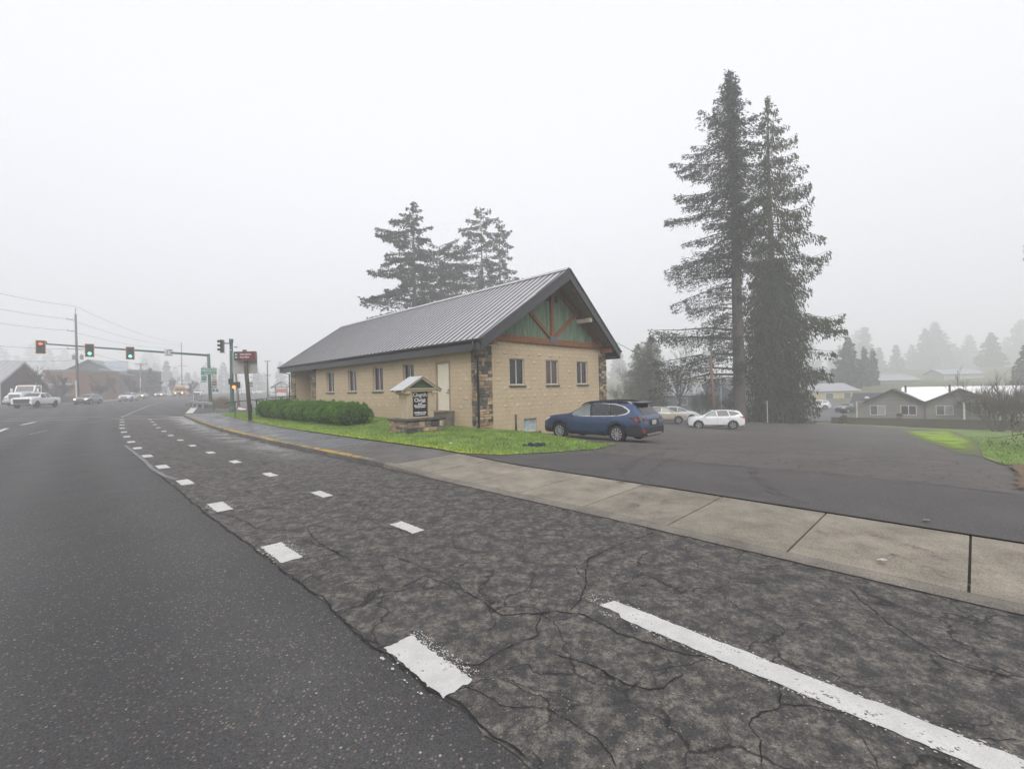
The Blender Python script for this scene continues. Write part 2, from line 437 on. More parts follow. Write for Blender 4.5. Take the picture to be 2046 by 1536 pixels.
lane = tag(drape('turn_lane', [(float(a), float(b)) for a, b in lane_poly], .005, m_lane, False, attrs=True), kind='structure')

def ribbon(name, pts, width, m, parent, off, jitter=0.0, seg=.06):
    """narrow strip draped on the pavement along a polyline of ground points"""
    b = MB(); P2 = []
    for a, c in zip(pts[:-1], pts[1:]):
        a = Vector(a[:2]); c = Vector(c[:2]); n = max(1, int((c - a).length / seg))
        for i in range(n): P2.append(a.lerp(c, i / n))
    P2.append(Vector(pts[-1][:2]))
    L = []; off2 = 0.0
    for i, p in enumerate(P2):
        t = (P2[min(i + 1, len(P2) - 1)] - P2[max(0, i - 1)]).normalized(); nrm = Vector((-t.y, t.x))
        off2 = off2 * .8 + jr.uniform(-1, 1) * jitter; w = width * (jr.uniform(.35, 1.3) if jitter else 1)
        if jitter and (i == 0 or i == len(P2) - 1): w *= .1
        L.append((p + nrm * (off2 + w / 2), p + nrm * (off2 - w / 2)))
    arr = np.array([[*a, *c] for a, c in L])
    za = H(arr[:, 0], arr[:, 1], False) + off; zb = H(arr[:, 2], arr[:, 3], False) + off
    for i in range(len(L)):
        b.v.append((arr[i, 0], arr[i, 1], za[i])); b.v.append((arr[i, 2], arr[i, 3], zb[i]))
    for i in range(len(L) - 1): b.face((2 * i, 2 * i + 1, 2 * i + 3, 2 * i + 2))
    return b.build(name, m, parent)
def dash(S, T, L, Wd, ragged, m=None, parent=None):
    out = []
    def edge(a, b, n):
        for i in range(n):
            u = i / n; j = jr.uniform(-.016, .006) if ragged else 0
            out.append((a[0] + (b[0] - a[0]) * u + (0 if a[0] != b[0] else (j if a[0] < S else -j)) * -1, a[1] + (b[1] - a[1]) * u + (0 if a[1] != b[1] else (-j if a[1] < T else j))))
    n = 26 if ragged else 1
    c = [(S - L / 2, T - Wd / 2), (S + L / 2, T - Wd / 2), (S + L / 2, T + Wd / 2), (S - L / 2, T + Wd / 2)]
    edge(c[0], c[1], n); edge(c[1], c[2], n // 3 + 1); edge(c[2], c[3], n); edge(c[3], c[0], n // 3 + 1)
    b = MB(); xy = [st2xy(s, t) for s, t in out]
    z = H(np.array([p[0] for p in xy]), np.array([p[1] for p in xy]), False) + .011
    b.add([(float(p[0]), float(p[1]), float(h)) for p, h in zip(xy, z)], [tuple(range(len(xy)))])
    b.build('lane_dash', m or m_white, parent or lane)
for i in range(14): dash(2.68 + 3.1 * i, 1.67, .76, .24, i < 4)
for i in range(13): dash(5.5 + 2.98 * i, 3.2, .62, .2, i < 3)
def flakes(S0, S1, T0, T1, n, size, bias):
    b = MB()
    for _ in range(n):
        s = jr.uniform(S0, S1); t = T0 + (T1 - T0) * jr.random() ** bias; r = size * jr.uniform(.35, 1.2); m = jr.randint(4, 6); a0 = jr.random() * 6
        pts = [st2xy(s + r * 1.5 * math.cos(a0 + 6.283 * k / m) * jr.uniform(.6, 1.2), t + r * math.sin(a0 + 6.283 * k / m) * jr.uniform(.6, 1.2)) for k in range(m)]
        b.add([(float(x), float(y), Hz(float(x), float(y)) + .0115) for x, y in pts], [tuple(range(m))])
    o = b.build('paint_flakes', m_white, lane); o['kind'] = 'stuff'
for i in range(3): flakes(2.35 + 3.1 * i, 3.08 + 3.1 * i, 1.785, 1.875, 260 - 80 * i, .0055, 1.8); flakes(2.35 + 3.1 * i, 3.0 + 3.1 * i, 1.55, 1.47, 12, .012, 1)
flakes(-6, 2.3, 3.115, 3.07, 420, .006, 1.6); flakes(-6, 2.3, 3.33, 3.37, 300, .007, 2); flakes(2.25, 2.5, 3.18, 3.3, 60, .006, 1)
line = []
for s in np.arange(2.3, -9, -.05): line.append((float(s), 3.12 + jr.uniform(-.012, .005) + (.06 if s > 2.1 else 0))) 
for s in np.arange(-9, 2.3, .05): line.append((float(s), 3.33 + jr.uniform(-.006, .012)))
b = MB(); xy = [st2xy(s, t) for s, t in line]; z = H(np.array([p[0] for p in xy]), np.array([p[1] for p in xy]), False) + .011
nh = len(xy) // 2
b.v = [(float(p[0]), float(p[1]), float(h)) for p, h in zip(xy, z)]
for i in range(nh - 1): b.face((i, i + 1, len(xy) - 2 - i, len(xy) - 1 - i))
b.build('lane_line', m_white, lane)
def gline(name, pix, width, m, parent=None, off=.008): return ribbon(name, [G(*p) for p in pix], width, m, parent or road, off, seg=1.0)
gline('crosswalk_line', [(8, 837.8), (208, 832.3)], .3, m_thin); gline('crosswalk_line', [(235, 831.8), (352, 832.3)], .3, m_thin)
gline('crosswalk_line', [(-40, 843), (175, 837.8)], .3, m_thin); gline('crosswalk_line', [(224, 836.4), (352, 836.6)], .3, m_thin)
gline('lane_line', [(43, 849), (71, 843)], .22, m_white); gline('lane_line', [(-10, 865), (14, 855.6)], .22, m_white)
gline('lane_line', [(243, 834), (267, 823), (296, 811), (328, 802)], .16, m_thin); gline('stop_bar', [(378, 825.5), (388, 814.5)], .55, m_white)
gline('lane_line', [(58, 868), (95, 860)], .1, m_thin); gline('lane_line', [(180, 844), (196, 842.5)], .2, m_thin)
gline('patched_crack', [(250, 890), (262, 900), (290, 922), (305, 938), (330, 952), (352, 958)], .09, mat('tar grey patch', (.16, .16, .165), .7, obj=False), lane, .013)
CR = [(SEAM, .02),
      ([(917, 1332), (958, 1332), (981, 1312), (1031, 1288), (1075, 1271), (1078, 1233), (1100, 1228)], .01),
      ([(955, 1203), (1005, 1236), (1075, 1233), (1105, 1227), (1157, 1233), (1198, 1247), (1234, 1268), (1300, 1291), (1380, 1315), (1470, 1330), (1523, 1352), (1555, 1372), (1660, 1377)], .014),
      ([(1105, 1312), (1157, 1327), (1213, 1353), (1257, 1373), (1300, 1384), (1330, 1382), (1370, 1352)], .011),
      ([(533, 1060), (616, 1060), (640, 1087), (674, 1104), (700, 1124)], .014), ([(445, 1022), (534, 1008), (592, 998), (700, 988)], .014),
      ([(428, 1025), (479, 1036), (506, 1056), (533, 1060)], .012), ([(565, 1087), (616, 1083), (674, 1104), (677, 1113), (620, 1131)], .012),
      ([(1310, 1063), (1223, 1098), (1178, 1119), (1167, 1185), (1140, 1223)], .014), ([(1555, 1373), (1562, 1415), (1506, 1440), (1502, 1464), (1520, 1488), (1520, 1540)], .011),
      ([(700, 1209), (760, 1197), (797, 1182), (850, 1150), (955, 1203)], .01), ([(1700, 1180), (1760, 1235), (1830, 1290), (1890, 1320), (2046, 1370)], .01),
      ([(1562, 1415), (1700, 1430), (1860, 1480), (2046, 1500)], .008), ([(345, 965), (420, 955), (520, 940)], .012), ([(674, 1104), (790, 1112), (900, 1160), (955, 1203)], .009),
      ([(880, 1340), (1000, 1420), (1090, 1430), (1200, 1500), (1230, 1540)], .008)]
for pts, w in CR: ribbon('crack', [G(*p) for p in pts], w, m_crack, lane, .0095, jitter=.012, seg=.035)
ribbon('gutter_seam', [st2xy(s, 5.36) for s in np.arange(-12, 11, .5)], .03, m_crack, lane, .0095, jitter=.01)

# pavement: kerb, slabs with joints, the dropped driveway part pale and dry, the far part dark and wet
def conc(name, wet):
    k = NT(name); a = k.n('ShaderNodeAttribute', attribute_name='tint'); v = k.pos()
    c = k.mix(1, a.outputs['Color'], k.ramp(k.noise(v, 1.6, 6, .7), [(.3, .55), (.7, 1.2)]), 'MULTIPLY')
    c = k.mix(1, c, k.ramp(k.noise(v, 60, 5, .8), [(.32, .45), (.68, 1.45)]), 'MULTIPLY'); k.color(c)
    al = k.n('ShaderNodeAttribute', attribute_name='along').outputs['Fac']
    k.b.inputs['Roughness'].default_value = .8
    if wet: k.l(k.ramp(k.noise(v, .9, 3), [(.35, .25), (.6, .55)]), k.b.inputs['Roughness'])
    k.bump(k.noise(v, 90, 4), .5, .006); return k.m
m_dry = conc('dry broom finished concrete', False); m_wet = conc('wet concrete slab', True)
def walk_z(S, T): return float(zr(S) + curb_h(S) + .02 * (T - 5.4))
sw = MB(); joints = [1.49 + 1.4 * k for k in range(-17, 31)]
for s0, s1 in zip(joints[:-1], joints[1:]):
    sw.cur = 1 if s0 > 13 else 0; g = jr.uniform(.9, 1.1)
    sw.tint = [x * g for x in ((.25, .222, .175) if s0 < 9.5 else (.125, .118, .11) if s0 < 14 else (.115, .118, .125))]
    e = .011
    for u0, u1 in zip(np.linspace(s0 + e, s1 - e, 4)[:-1], np.linspace(s0 + e, s1 - e, 4)[1:]):
        q = [(u0, 5.555), (u1, 5.555), (u1, 7.42), (u0, 7.42)]
        pts = [(*map(float, st2xy(s, t)), walk_z(s, t)) for s, t in q]
        sw.add([pts[0], pts[1], pts[2], pts[3]], [(0, 1, 2, 3)])
    for ss in (s0 + e, s1 - e):
        pts = [(*map(float, st2xy(ss, t)), walk_z(ss, t) + dz) for t, dz in ((5.555, 0), (7.42, 0), (7.42, -.05), (5.555, -.05))]
        sw.add(pts, [(0, 1, 2, 3)])
sidewalk = tag(sw.build('sidewalk', [m_dry, m_wet], tint=True), kind='structure')
jb = MB()                                                            # dark soil in the joints
for s in np.arange(-22, 44, 1.0):
    q = [(s, 5.5), (s + 1, 5.5), (s + 1, 7.5), (s, 7.5)]
    jb.add([(*map(float, st2xy(a, t)), walk_z(a, t) - .022) for a, t in q], [(0, 1, 2, 3)])
jb.build('joint_soil', mat('dark joint soil', (.03, .027, .02), .95, obj=False), sidewalk)
# the pavement turns the corner into the side street
cw = []
for k in range(9):
    a = math.radians(90 * k / 8); cw.append((41 + 3.6 * math.sin(a), 9.0 - 3.6 * math.cos(a)))
corner = MB(); corner.tint = (.115, .118, .125)
cp = [(40.9, 5.42)] + cw + [(44.6, 12), (42.8, 12), (42.4, 9.6), (40.9, 7.5)]
corner.prism([(*map(float, st2xy(s, t)), walk_z(40.9, 5.6) + .01) for s, t in cp], (0, 0, -.3))
corner.build('corner_slab', m_wet, sidewalk, tint=True)
def yellow():
    k = NT('worn yellow kerb paint'); v = k.pos()
    f = k.ramp(k.noise(k.pos((1, 1, 1)), 3.2, 7, .75), [(.47, 0), (.53, 1)])
    c = k.mix(f, (.13, .125, .115), (.42, .27, .035)); c = k.mix(.6, c, k.ramp(k.noise(v, 40, 4), [(.3, .6), (.7, 1.2)]), 'MULTIPLY')
    k.color(c); k.b.inputs['Roughness'].default_value = .75; return k.m
kb = MB()
S_ = list(np.arange(-24, 44.2, .6))
for s0, s1 in zip(S_[:-1], S_[1:]):
    kb.cur = 1 if s0 > 10.6 else 0; kb.tint = (.2, .18, .15) if s0 < 10 else (.13, .125, .115)
    prof = lambda s: [(5.38, float(zr(s)) - .06), (5.39, walk_z(s, 5.4) - .025), (5.415, walk_z(s, 5.4)), (5.55, walk_z(s, 5.55)), (5.55, walk_z(s, 5.55) - .06)]
    a, c = prof(s0), prof(s1)
    for i in range(4):
        kb.cur = (1 if i in (1, 2) else 0) if s0 > 10.6 else 0
        kb.add([(*map(float, st2xy(s0, a[i][0])), a[i][1]), (*map(float, st2xy(s1, c[i][0])), c[i][1]), (*map(float, st2xy(s1, c[i + 1][0])), c[i + 1][1]), (*map(float, st2xy(s0, a[i + 1][0])), a[i + 1][1])], [(0, 1, 2, 3)])
tag(kb.build('curb', [m_dry, yellow()], tint=True), kind='structure')

# church axes (metres from the corner K nearest the camera)
K = Vector((-1.435, 19.21, 0)); AX = Vector((-.7143, .6998, 0)); BX = Vector((.6998, .7143, 0))
def ch(s, t, z=0): p = K + BX * s + AX * t; return Vector((p.x, p.y, z))
def g2(*p): v = G(*p); return (v.x, v.y)
lot = [st2xy(s, 7.43) for s in np.arange(9.8, -23, -1.0)]
lot += [(19.0, -1.0), (14.5, 5.4), g2(2046, 988), g2(2006, 986), g2(2014, 950), g2(2003, 930), g2(1965, 916), g2(1955, 884), g2(1912, 864), g2(1800, 852), g2(1700, 847.5), g2(1600, 845), g2(1480, 842), (13, 48), (8.0, 44),
        tuple(ch(13.5, -3)[:2]), tuple(ch(10.3, -.3)[:2]), tuple(ch(3.4, -.4)[:2]), tuple(ch(2.2, -2.2)[:2]), g2(1180, 885), g2(1232, 889), g2(1190, 899), g2(1100, 906), g2(1000, 911)]
lot = [(float(a), float(b)) for a, b in lot]
car_park = tag(drape('car_park', lot, .012, m_lot), kind='structure')
m_apron = asphalt('newer driveway asphalt', (.062, .058, .057), (.096, .09, .087), 1.1, .1, 60)
_ap = [st2xy(s, 7.43) for s in np.arange(9.6, -9, -.6)] + [(7.6, 4.0), g2(2060, 994), g2(1850, 968), g2(1675, 950), g2(1448, 931), g2(1200, 907), g2(1010, 911.5)]
drape('driveway_apron', [(float(a), float(b)) for a, b in _ap], .017, m_apron, parent=car_park)
def moss_mat():
    k = NT('moss film on asphalt'); v = k.pos()
    k.color(k.ramp(k.noise(v, 1.2, 5), [(.3, (.19, .29, .015)), (.7, (.3, .44, .02))])); k.b.inputs['Roughness'].default_value = .9
    f = k.n('ShaderNodeAttribute', attribute_name='cover').outputs['Fac']
    k.l(k.math('MULTIPLY', f, k.ramp(k.noise(v, .7, 7, .8), [(.38, .15), (.52, 1)])), k.b.inputs['Alpha']); return k.m
def patch(name, poly, m, inner, off=.045, parent=None):
    """flat film on the pavement whose cover thins out toward its edge"""
    o = drape(name, poly, off, m, fine=True, parent=parent or car_park); n = len(o.data.vertices)
    pc = np.array(poly); ct = np.array(inner)
    val = []
    for v in o.data.vertices:
        d = min((lambda u: math.hypot(v.co.x - a[0] - (b[0] - a[0]) * u, v.co.y - a[1] - (b[1] - a[1]) * u))(min(1, max(0, ((v.co.x - a[0]) * (b[0] - a[0]) + (v.co.y - a[1]) * (b[1] - a[1])) / ((b[0] - a[0]) ** 2 + (b[1] - a[1]) ** 2 + 1e-9)))) for a, b in zip(poly, poly[1:] + poly[:1]))
        val.append(min(1, d / .9))
    o.data.attributes.new('cover', 'FLOAT', 'POINT').data.foreach_set('value', np.array(val, 'f')); return o
patch('moss', [g2(1850, 886), g2(1800, 862), g2(1905, 861), g2(1960, 882), g2(1975, 915), g2(1935, 913), g2(1900, 905)], moss_mat(), g2(1930, 890))
for pts in ([(1200, 906), (1448, 931), (1675, 950), (1850, 968), (2046, 993)], [(1620, 884), (1665, 873), (1720, 863)], [(1500, 858), (1700, 868), (1830, 874)], [(1480, 880), (1560, 872), (1620, 884)], [(1380, 905), (1560, 905), (1700, 912), (1900, 922)], [(1700, 863), (1780, 872), (1860, 880)], [(1300, 862), (1340, 852)]):
    r = ribbon('crack', [G(*p) for p in pts], .045, m_crackfar, car_park, 0, jitter=.03, seg=.12)
    co = np.empty(len(r.data.vertices) * 3); r.data.vertices.foreach_get('co', co); co = co.reshape(-1, 3); co[:, 2] = H(co[:, 0], co[:, 1]) + .024; r.data.vertices.foreach_set('co', co.ravel())
# tyre scuffs curving from the lot over the pavement
m_scuff = paint('dark tyre scuff', (.088, .08, .076), .44)
for pts in () or ([(1236, 966), (1245, 942), (1270, 922), (1330, 903)], [(1290, 975), (1292, 955), (1315, 930), (1370, 907)], [(1500, 935), (1510, 955), (1545, 985), (1600, 1010)]):
    P3 = [G(*p) for p in pts]
    r = ribbon('tyre_mark', P3, .2, m_scuff, car_park, 0, seg=.3)
    co = np.empty(len(r.data.vertices) * 3); r.data.vertices.foreach_get('co', co); co = co.reshape(-1, 3); co[:, 2] = H(co[:, 0], co[:, 1]) + .028; r.data.vertices.foreach_set('co', co.ravel())
for pts in ([(1668, 1044), (1760, 1072), (1860, 1108), (1985, 1150)], [(1630, 1062), (1720, 1090), (1830, 1130), (1950, 1172)], [(1300, 985), (1275, 1000), (1262, 1018)], [(1345, 992), (1330, 1010), (1322, 1030)]):
    r = ribbon('tyre_mark', [G(*p) for p in pts], .17, paint('faint tyre print', (.185, .165, .13), .43), sidewalk, 0, seg=.3)
    co = np.empty(len(r.data.vertices) * 3); r.data.vertices.foreach_get('co', co); co = co.reshape(-1, 3); S_t, T_t = xy2st(co[:, 0], co[:, 1]); co[:, 2] = [walk_z(a, min(max(b_, 5.6), 7.4)) + .005 for a, b_ in zip(S_t, T_t)]; r.data.vertices.foreach_set('co', co.ravel())
lawn_poly = [st2xy(s, 7.42) for s in np.arange(9.8, 41.5, 1.2)] + [st2xy(42.6, 9.8), st2xy(42.6, 14), tuple(ch(0, 23)[:2]), tuple(ch(3, 21)[:2]), tuple(ch(1, 2)[:2]), tuple(ch(4.5, .5)[:2]), tuple(ch(3.4, -.4)[:2]), tuple(ch(2.2, -2.2)[:2]), g2(1180, 885), g2(1232, 889), g2(1190, 899), g2(1100, 906), g2(1000, 911)]
lawn_poly = [(float(a), float(b)) for a, b in lawn_poly]
lawn = tag(drape('lawn', lawn_poly, .03, m_lawn, attrs=True), kind='structure')
rl = [g2(2003, 930), g2(1965, 916), g2(1955, 884), g2(1912, 864), g2(1800, 852), g2(1700, 847.5), g2(1600, 845), (32, 52), (52, 44), (52, 20), (26, 9), g2(2100, 932)]
rl = [(float(a), float(b)) for a, b in rl]
tag(drape('grass_verge', rl, .03, m_lawn, attrs=True), kind='structure')
lf = [g2(2006, 986), g2(2014, 950), g2(2003, 930), g2(2100, 932), g2(2150, 970), g2(2046, 988)]
def litter_mat():
    k = NT('brown leaf litter'); v = k.pos()
    k.color(k.ramp(k.noise(v, 16, 5, .8), [(.3, (.04, .028, .02)), (.5, (.13, .085, .05)), (.7, (.26, .2, .13))])); k.b.inputs['Roughness'].default_value = .95
    f = k.n('ShaderNodeAttribute', attribute_name='cover').outputs['Fac']
    k.l(k.math('GREATER_THAN', k.math('ADD', k.math('MULTIPLY', f, 1.6), k.noise(v, 5, 6, .8)), .72), k.b.inputs['Alpha']); return k.m
o = patch('leaf_litter', [(float(a), float(b)) for a, b in lf], litter_mat(), g2(2030, 960), .06); o.parent = None; tag(o, kind='structure')
pth = [g2(508, 831), g2(640, 838), g2(648, 843), g2(505, 834)]
tag(drape('path', [(float(a), float(b)) for a, b in pth], .045, mat('damp grey path', (.13, .13, .132), .5, obj=False)), kind='structure')
def inside(x, y, poly):
    c = np.zeros(len(x), bool); n = len(poly)
    for i in range(n):
        (x1, y1), (x2, y2) = poly[i], poly[(i + 1) % n]
        c ^= ((y1 > y) != (y2 > y)) & (x < (x2 - x1) * (y - y1) / (y2 - y1 + 1e-12) + x1)
    return c
def blades(name, poly, n, h, seed, label):
    r = np.random.default_rng(seed); p = np.array(poly); m = n * 4
    x = r.uniform(p[:, 0].min(), p[:, 0].max(), m); y = r.uniform(p[:, 1].min(), p[:, 1].max(), m)
    keep = inside(x, y, poly) & (np.hypot(x, y) < 45); x, y = x[keep][:n], y[keep][:n]; n = len(x)
    q = np.stack([x - K.x, y - K.y], 1); s = q @ np.array(BX[:2]); t = q @ np.array(AX[:2])
    keep = ~((s > -.05) & (t > -.05)); x, y = x[keep], y[keep]; n = len(x)
    z = H(x, y) + .02; a = r.uniform(0, 2 * math.pi, n); hh = h * r.uniform(.5, 1.4, n); w = .012 + .01 * r.random(n)
    lean = r.normal(0, .5, (n, 2)) * hh[:, None]
    v = np.empty((n, 3, 3)); v[:, 0] = np.stack([x - w * np.cos(a), y - w * np.sin(a), z], 1); v[:, 1] = np.stack([x + w * np.cos(a), y + w * np.sin(a), z], 1)
    v[:, 2] = np.stack([x + lean[:, 0], y + lean[:, 1], z + hh], 1)
    me = bpy.data.meshes.new(name); me.vertices.add(n * 3); me.vertices.foreach_set('co', v.ravel()); me.loops.add(n * 3); me.polygons.add(n)
    me.loops.foreach_set('vertex_index', np.arange(n * 3)); me.polygons.foreach_set('loop_start', np.arange(0, n * 3, 3)); me.polygons.foreach_set('loop_total', np.full(n, 3)); me.update()
    me.materials.append(mat('grass blade', (.17, .265, .05), .8, var=.55, scale=1.3, obj=False))
    o = bpy.data.objects.new(name, me); C.objects.link(o); tag(o, label, 'grass', kind='stuff')
blades('grass', lawn_poly, 60000, .065, 5, 'short bright green grass of the lawn around the church')
blades('grass', rl, 20000, .07, 6, 'green grass on the verge beside the car park')

# ------------------------------------------------------------------ the church
def block_mat(name, ax):
    """painted concrete block: shallow mortar courses, weathering toward the ground is kept as stains with a shape"""
    k = NT(name); tc = k.n('ShaderNodeTexCoord').outputs['Object']
    sp = k.n('ShaderNodeSeparateXYZ'); k.l(tc, sp.inputs[0]); cb = k.n('ShaderNodeCombineXYZ')
    k.l(sp.outputs[ax], cb.inputs[0]); k.l(sp.outputs[2], cb.inputs[1])
    br = k.n('ShaderNodeTexBrick'); k.l(cb.outputs[0], br.inputs['Vector'])
    br.inputs['Scale'].default_value = 1; br.inputs['Brick Width'].default_value = .4064; br.inputs['Row Height'].default_value = .2032
    br.inputs['Mortar Size'].default_value = .012; br.inputs['Mortar Smooth'].default_value = .6
    br.inputs['Color1'].default_value = (.5, .395, .265, 1); br.inputs['Color2'].default_value = (.53, .42, .285, 1); br.inputs['Mortar'].default_value = (.4, .315, .205, 1)
    c = k.mix(.5, br.outputs['Color'], k.ramp(k.noise(tc, .8, 5), [(.3, .8), (.7, 1.05)]), 'MULTIPLY')
    mp = k.pos((3, 3, .5), obj=True)
    c = k.mix(k.math('MULTIPLY', k.ramp(k.noise(mp, 1.1, 5, .7), [(.55, 0), (.75, 1)]), .35), c, (.33, .21, .09))
    k.color(c); k.b.inputs['Roughness'].default_value = .85
    k.bump(br.outputs['Fac'], -.35, .012); return k.m
m_bx = block_mat('painted block gable', 0); m_by = block_mat('painted block side', 1)
m_stone = attr_mat('ledge stone', var=.35, scale=9, bump=.8, bscale=18)
m_mortar = mat('dark mortar', (.05, .045, .04), .95)
m_darkgrey = mat('charcoal painted trim', (.048, .048, .052), .45, var=.12)
m_metal = NT('standing seam metal'); _v = m_metal.pos(obj=True)
m_metal.color(m_metal.ramp(m_metal.noise(_v, 1.3, 4), [(.3, (.4, .39, .405)), (.7, (.46, .45, .465))])); m_metal.b.inputs['Roughness'].default_value = .38; m_metal.b.inputs['Metallic'].default_value = .2
m_metal = m_metal.m
m_seam = mat('dark seam metal', (.07, .07, .074), .5)  # seam ribs are a darker colour than the panels
m_soffit = mat('brown soffit board', (.25, .205, .155), .8, scale=6)
def grain(name, c0, c1, sc=(9, 9, .7)):
    k = NT(name); v = k.pos(sc, obj=True)
    k.color(k.ramp(k.noise(v, 3, 6, .7), [(.3, c0), (.7, c1)])); k.b.inputs['Roughness'].default_value = .75
    k.bump(k.noise(v, 6, 3), .3, .01); return k.m
m_beam = grain('cedar stained timber', (.14, .052, .022), (.25, .1, .042), (2, 2, 2))
m_siding = grain('weathered green board siding', (.03, .06, .04), (.22, .3, .2), (2.6, 2.6, .22))
m_green = mat('dark green painted sill', (.05, .085, .06), .6)
m_alu = mat('aluminium window frame', (.5, .49, .46), .4, var=.08)
m_reveal = mat('tan painted reveal', (.29, .225, .15), .8)
m_pane = gloss_glass('dark window glass', (.022, .02, .023), .12)
m_pane2 = gloss_glass('brown blind behind glass', (.085, .055, .045), .15)
m_pane3 = gloss_glass('purple curtain behind glass', (.04, .022, .032), .15)
m_cream = mat('cream painted door', (.66, .61, .49), .55, var=.06, scale=2)
m_black = mat('black painted metal', (.014, .014, .015), .4)
m_conc = mat('weathered concrete', (.17, .155, .135), .9, var=.35, scale=3, bump=.4)

W_, L_ = 10.0, 22.2
ZE = EYE
MC = Matrix((BX, AX, Vector((0, 0, 1)))).transposed().to_4x4(); MC.translation = (K.x, K.y, ZE)   # local x along the gable, y along the side, z above eye level
church = thing('church_building', 'tan concrete block church with grey standing seam metal roof and green timber gable', 'church', M=MC)
def wall_holes(b, mapf, u0, u1, z0, z1, holes, depth, nrm):
    us = sorted({u0, u1, *[h[0] for h in holes], *[h[1] for h in holes]}); zs = sorted({z0, z1, *[h[2] for h in holes], *[h[3] for h in holes]})
    for a, c in zip(us[:-1], us[1:]):
        for e, f in zip(zs[:-1], zs[1:]):
            m, n = (a + c) / 2, (e + f) / 2
            if any(h[0] < m < h[1] and h[2] < n < h[3] for h in holes): continue
            b.add([mapf(a, 0, e), mapf(c, 0, e), mapf(c, 0, f), mapf(a, 0, f)], [(0, 1, 2, 3)])
    for h in holes:
        for p, q_ in (((h[0], h[2]), (h[1], h[2])), ((h[1], h[2]), (h[1], h[3])), ((h[1], h[3]), (h[0], h[3])), ((h[0], h[3]), (h[0], h[2]))):
            b.add([mapf(p[0], 0, p[1]), mapf(q_[0], 0, q_[1]), mapf(q_[0], depth, q_[1]), mapf(p[0], depth, p[1])], [(0, 1, 2, 3)])
gm = lambda s, d, z: (s, d, z)              # gable wall plane y = 0, depth goes inward
lm = lambda t, d, z: (d, t, z)              # long wall plane x = 0
gw = [(1.92, 2.93, .19, 1.43), (4.53, 5.55, .19, 1.44), (7.17, 8.19, .19, 1.44)]
bw = (2.8, 3.75, -2.08, -1.45)
lw = [(14.5, 15.7, .06, 1.39), (11.34, 12.49, .06, 1.39), (8.14, 9.3, .06, 1.41), (5.02, 6.08, .06, 1.43)]
dr = (2.05, 3.1, -.92, 1.34)
g = MB(); wall_holes(g, gm, 0, W_, -3.4, 2.3, gw + [bw], .16, 1)
def bumps(b, mapf, u0, u1, holes, rows):
    for r, z in rows:
        u = u0 + .45 + (.4064 if r % 2 else 0)
        while u < u1 - .2:
            if not any(h[0] - .38 < u < h[1] + .38 and h[2] - .12 < z + .08 < h[3] + .1 for h in holes):
                w = .15
                b.add([mapf(u - w, -.001, z), mapf(u + w, -.001, z), mapf(u + w * .5, -.031, z + .006), mapf(u - w * .5, -.031, z + .006), mapf(u, -.001, z + .17)],
                      [(0, 3, 2, 1), (0, 4, 3), (3, 4, 2), (2, 4, 1)])
            u += .8128
rows = [(r, 2.02 - .4064 * r) for r in range(8)]
bumps(g, gm, .75, 9.25, gw, rows)
g.build('wall', m_bx, church)
l_ = MB(); wall_holes(l_, lm, 0, 17.47, -3.0, 2.2, lw + [dr], .2, 1)
bumps(l_, lm, .45, 17.2, lw + [(dr[0] - .1, dr[1] + .1, -1.5, 1.5)], rows)
l_.build('wall', m_by, church)
e_ = MB()                                   # entrance recess, far pier, hidden rear and side walls
e_.bbox((0, 21.32, -3), (1.9, L_, 2.2)); e_.bbox((1.9, 17.3, -3), (2.1, 21.4, 2.2)); e_.bbox((.02, 17.47, -3), (1.9, 17.6, 2.2))
e_.bbox((W_ - .2, .2, -3.4), (W_, L_, 2.2)); e_.prism([(2.0, L_ - .2, -3), (W_ - .2, L_ - .2, -3), (W_ - .2, L_ - .2, 2.2), (5.03, L_ - .2, 5.5), (2.0, L_ - .2, 3.4)], (0, .19, 0))
e_.build('porch_wall', m_by, church)
pf = MB(); pf.bbox((-.02, 17.6, -2.5), (1.9, 21.32, -1.25)); pf.build('porch_floor', m_conc, church)
pd = MB(); pd.bbox((1.82, 18.5, -1.25), (1.9, 19.7, 1.1)); o = pd.build('door', mat('dark grey door', (.05, .052, .055), .5), church); o['label'] = 'dark grey entrance door in the porch recess'
pd = MB(); pd.bbox((1.84, 19.75, -1.25), (1.9, 20.9, 1.4)); pd.build('side_panel', m_cream, church)
# stone facing of piers
TINTS = [(.35, .25, .15), (.4, .3, .19), (.27, .19, .12), (.09, .087, .088), (.12, .115, .11), (.16, .14, .12), (.07, .068, .07), (.3, .21, .12), (.2, .16, .12)]
def stones(b, mapf, u0, u1, z0, z1, seed, h=(.11, .24), w=(.16, .4), pr=(.035, .075)):
    r = random.Random(seed); z = z0
    while z < z1 - .03:
        hh = min(r.uniform(*h), z1 - z); u = u0
        while u < u1 - .03:
            ww = r.uniform(*w); ww = ww if u1 - (u + ww) > .1 else u1 - u
            parts = [(z, hh)] if hh < .17 or r.random() < .6 else [(z, hh * .5), (z + hh * .5, hh * .5)]
            for zz, h2 in parts:
                p = -r.uniform(*pr); gp = .009; fz = r.uniform(.8, 1.2); b.tint = [x * fz for x in r.choice(TINTS)]
                a, c, e, f = u + gp, u + ww - gp, zz + gp, zz + h2 - gp; j = lambda: r.uniform(-.008, .008)
                k0 = [mapf(a + j(), p, e + j()), mapf(c + j(), p + j(), e + j()), mapf(c + j(), p, f + j()), mapf(a + j(), p + j(), f + j())]
                k1 = [mapf(a, .01, e), mapf(c, .01, e), mapf(c, .01, f), mapf(a, .01, f)]
                b.add(k0 + k1, [(0, 1, 2, 3), (0, 4, 5, 1), (1, 5, 6, 2), (2, 6, 7, 3), (3, 7, 4, 0)])
            u += ww
        z += hh
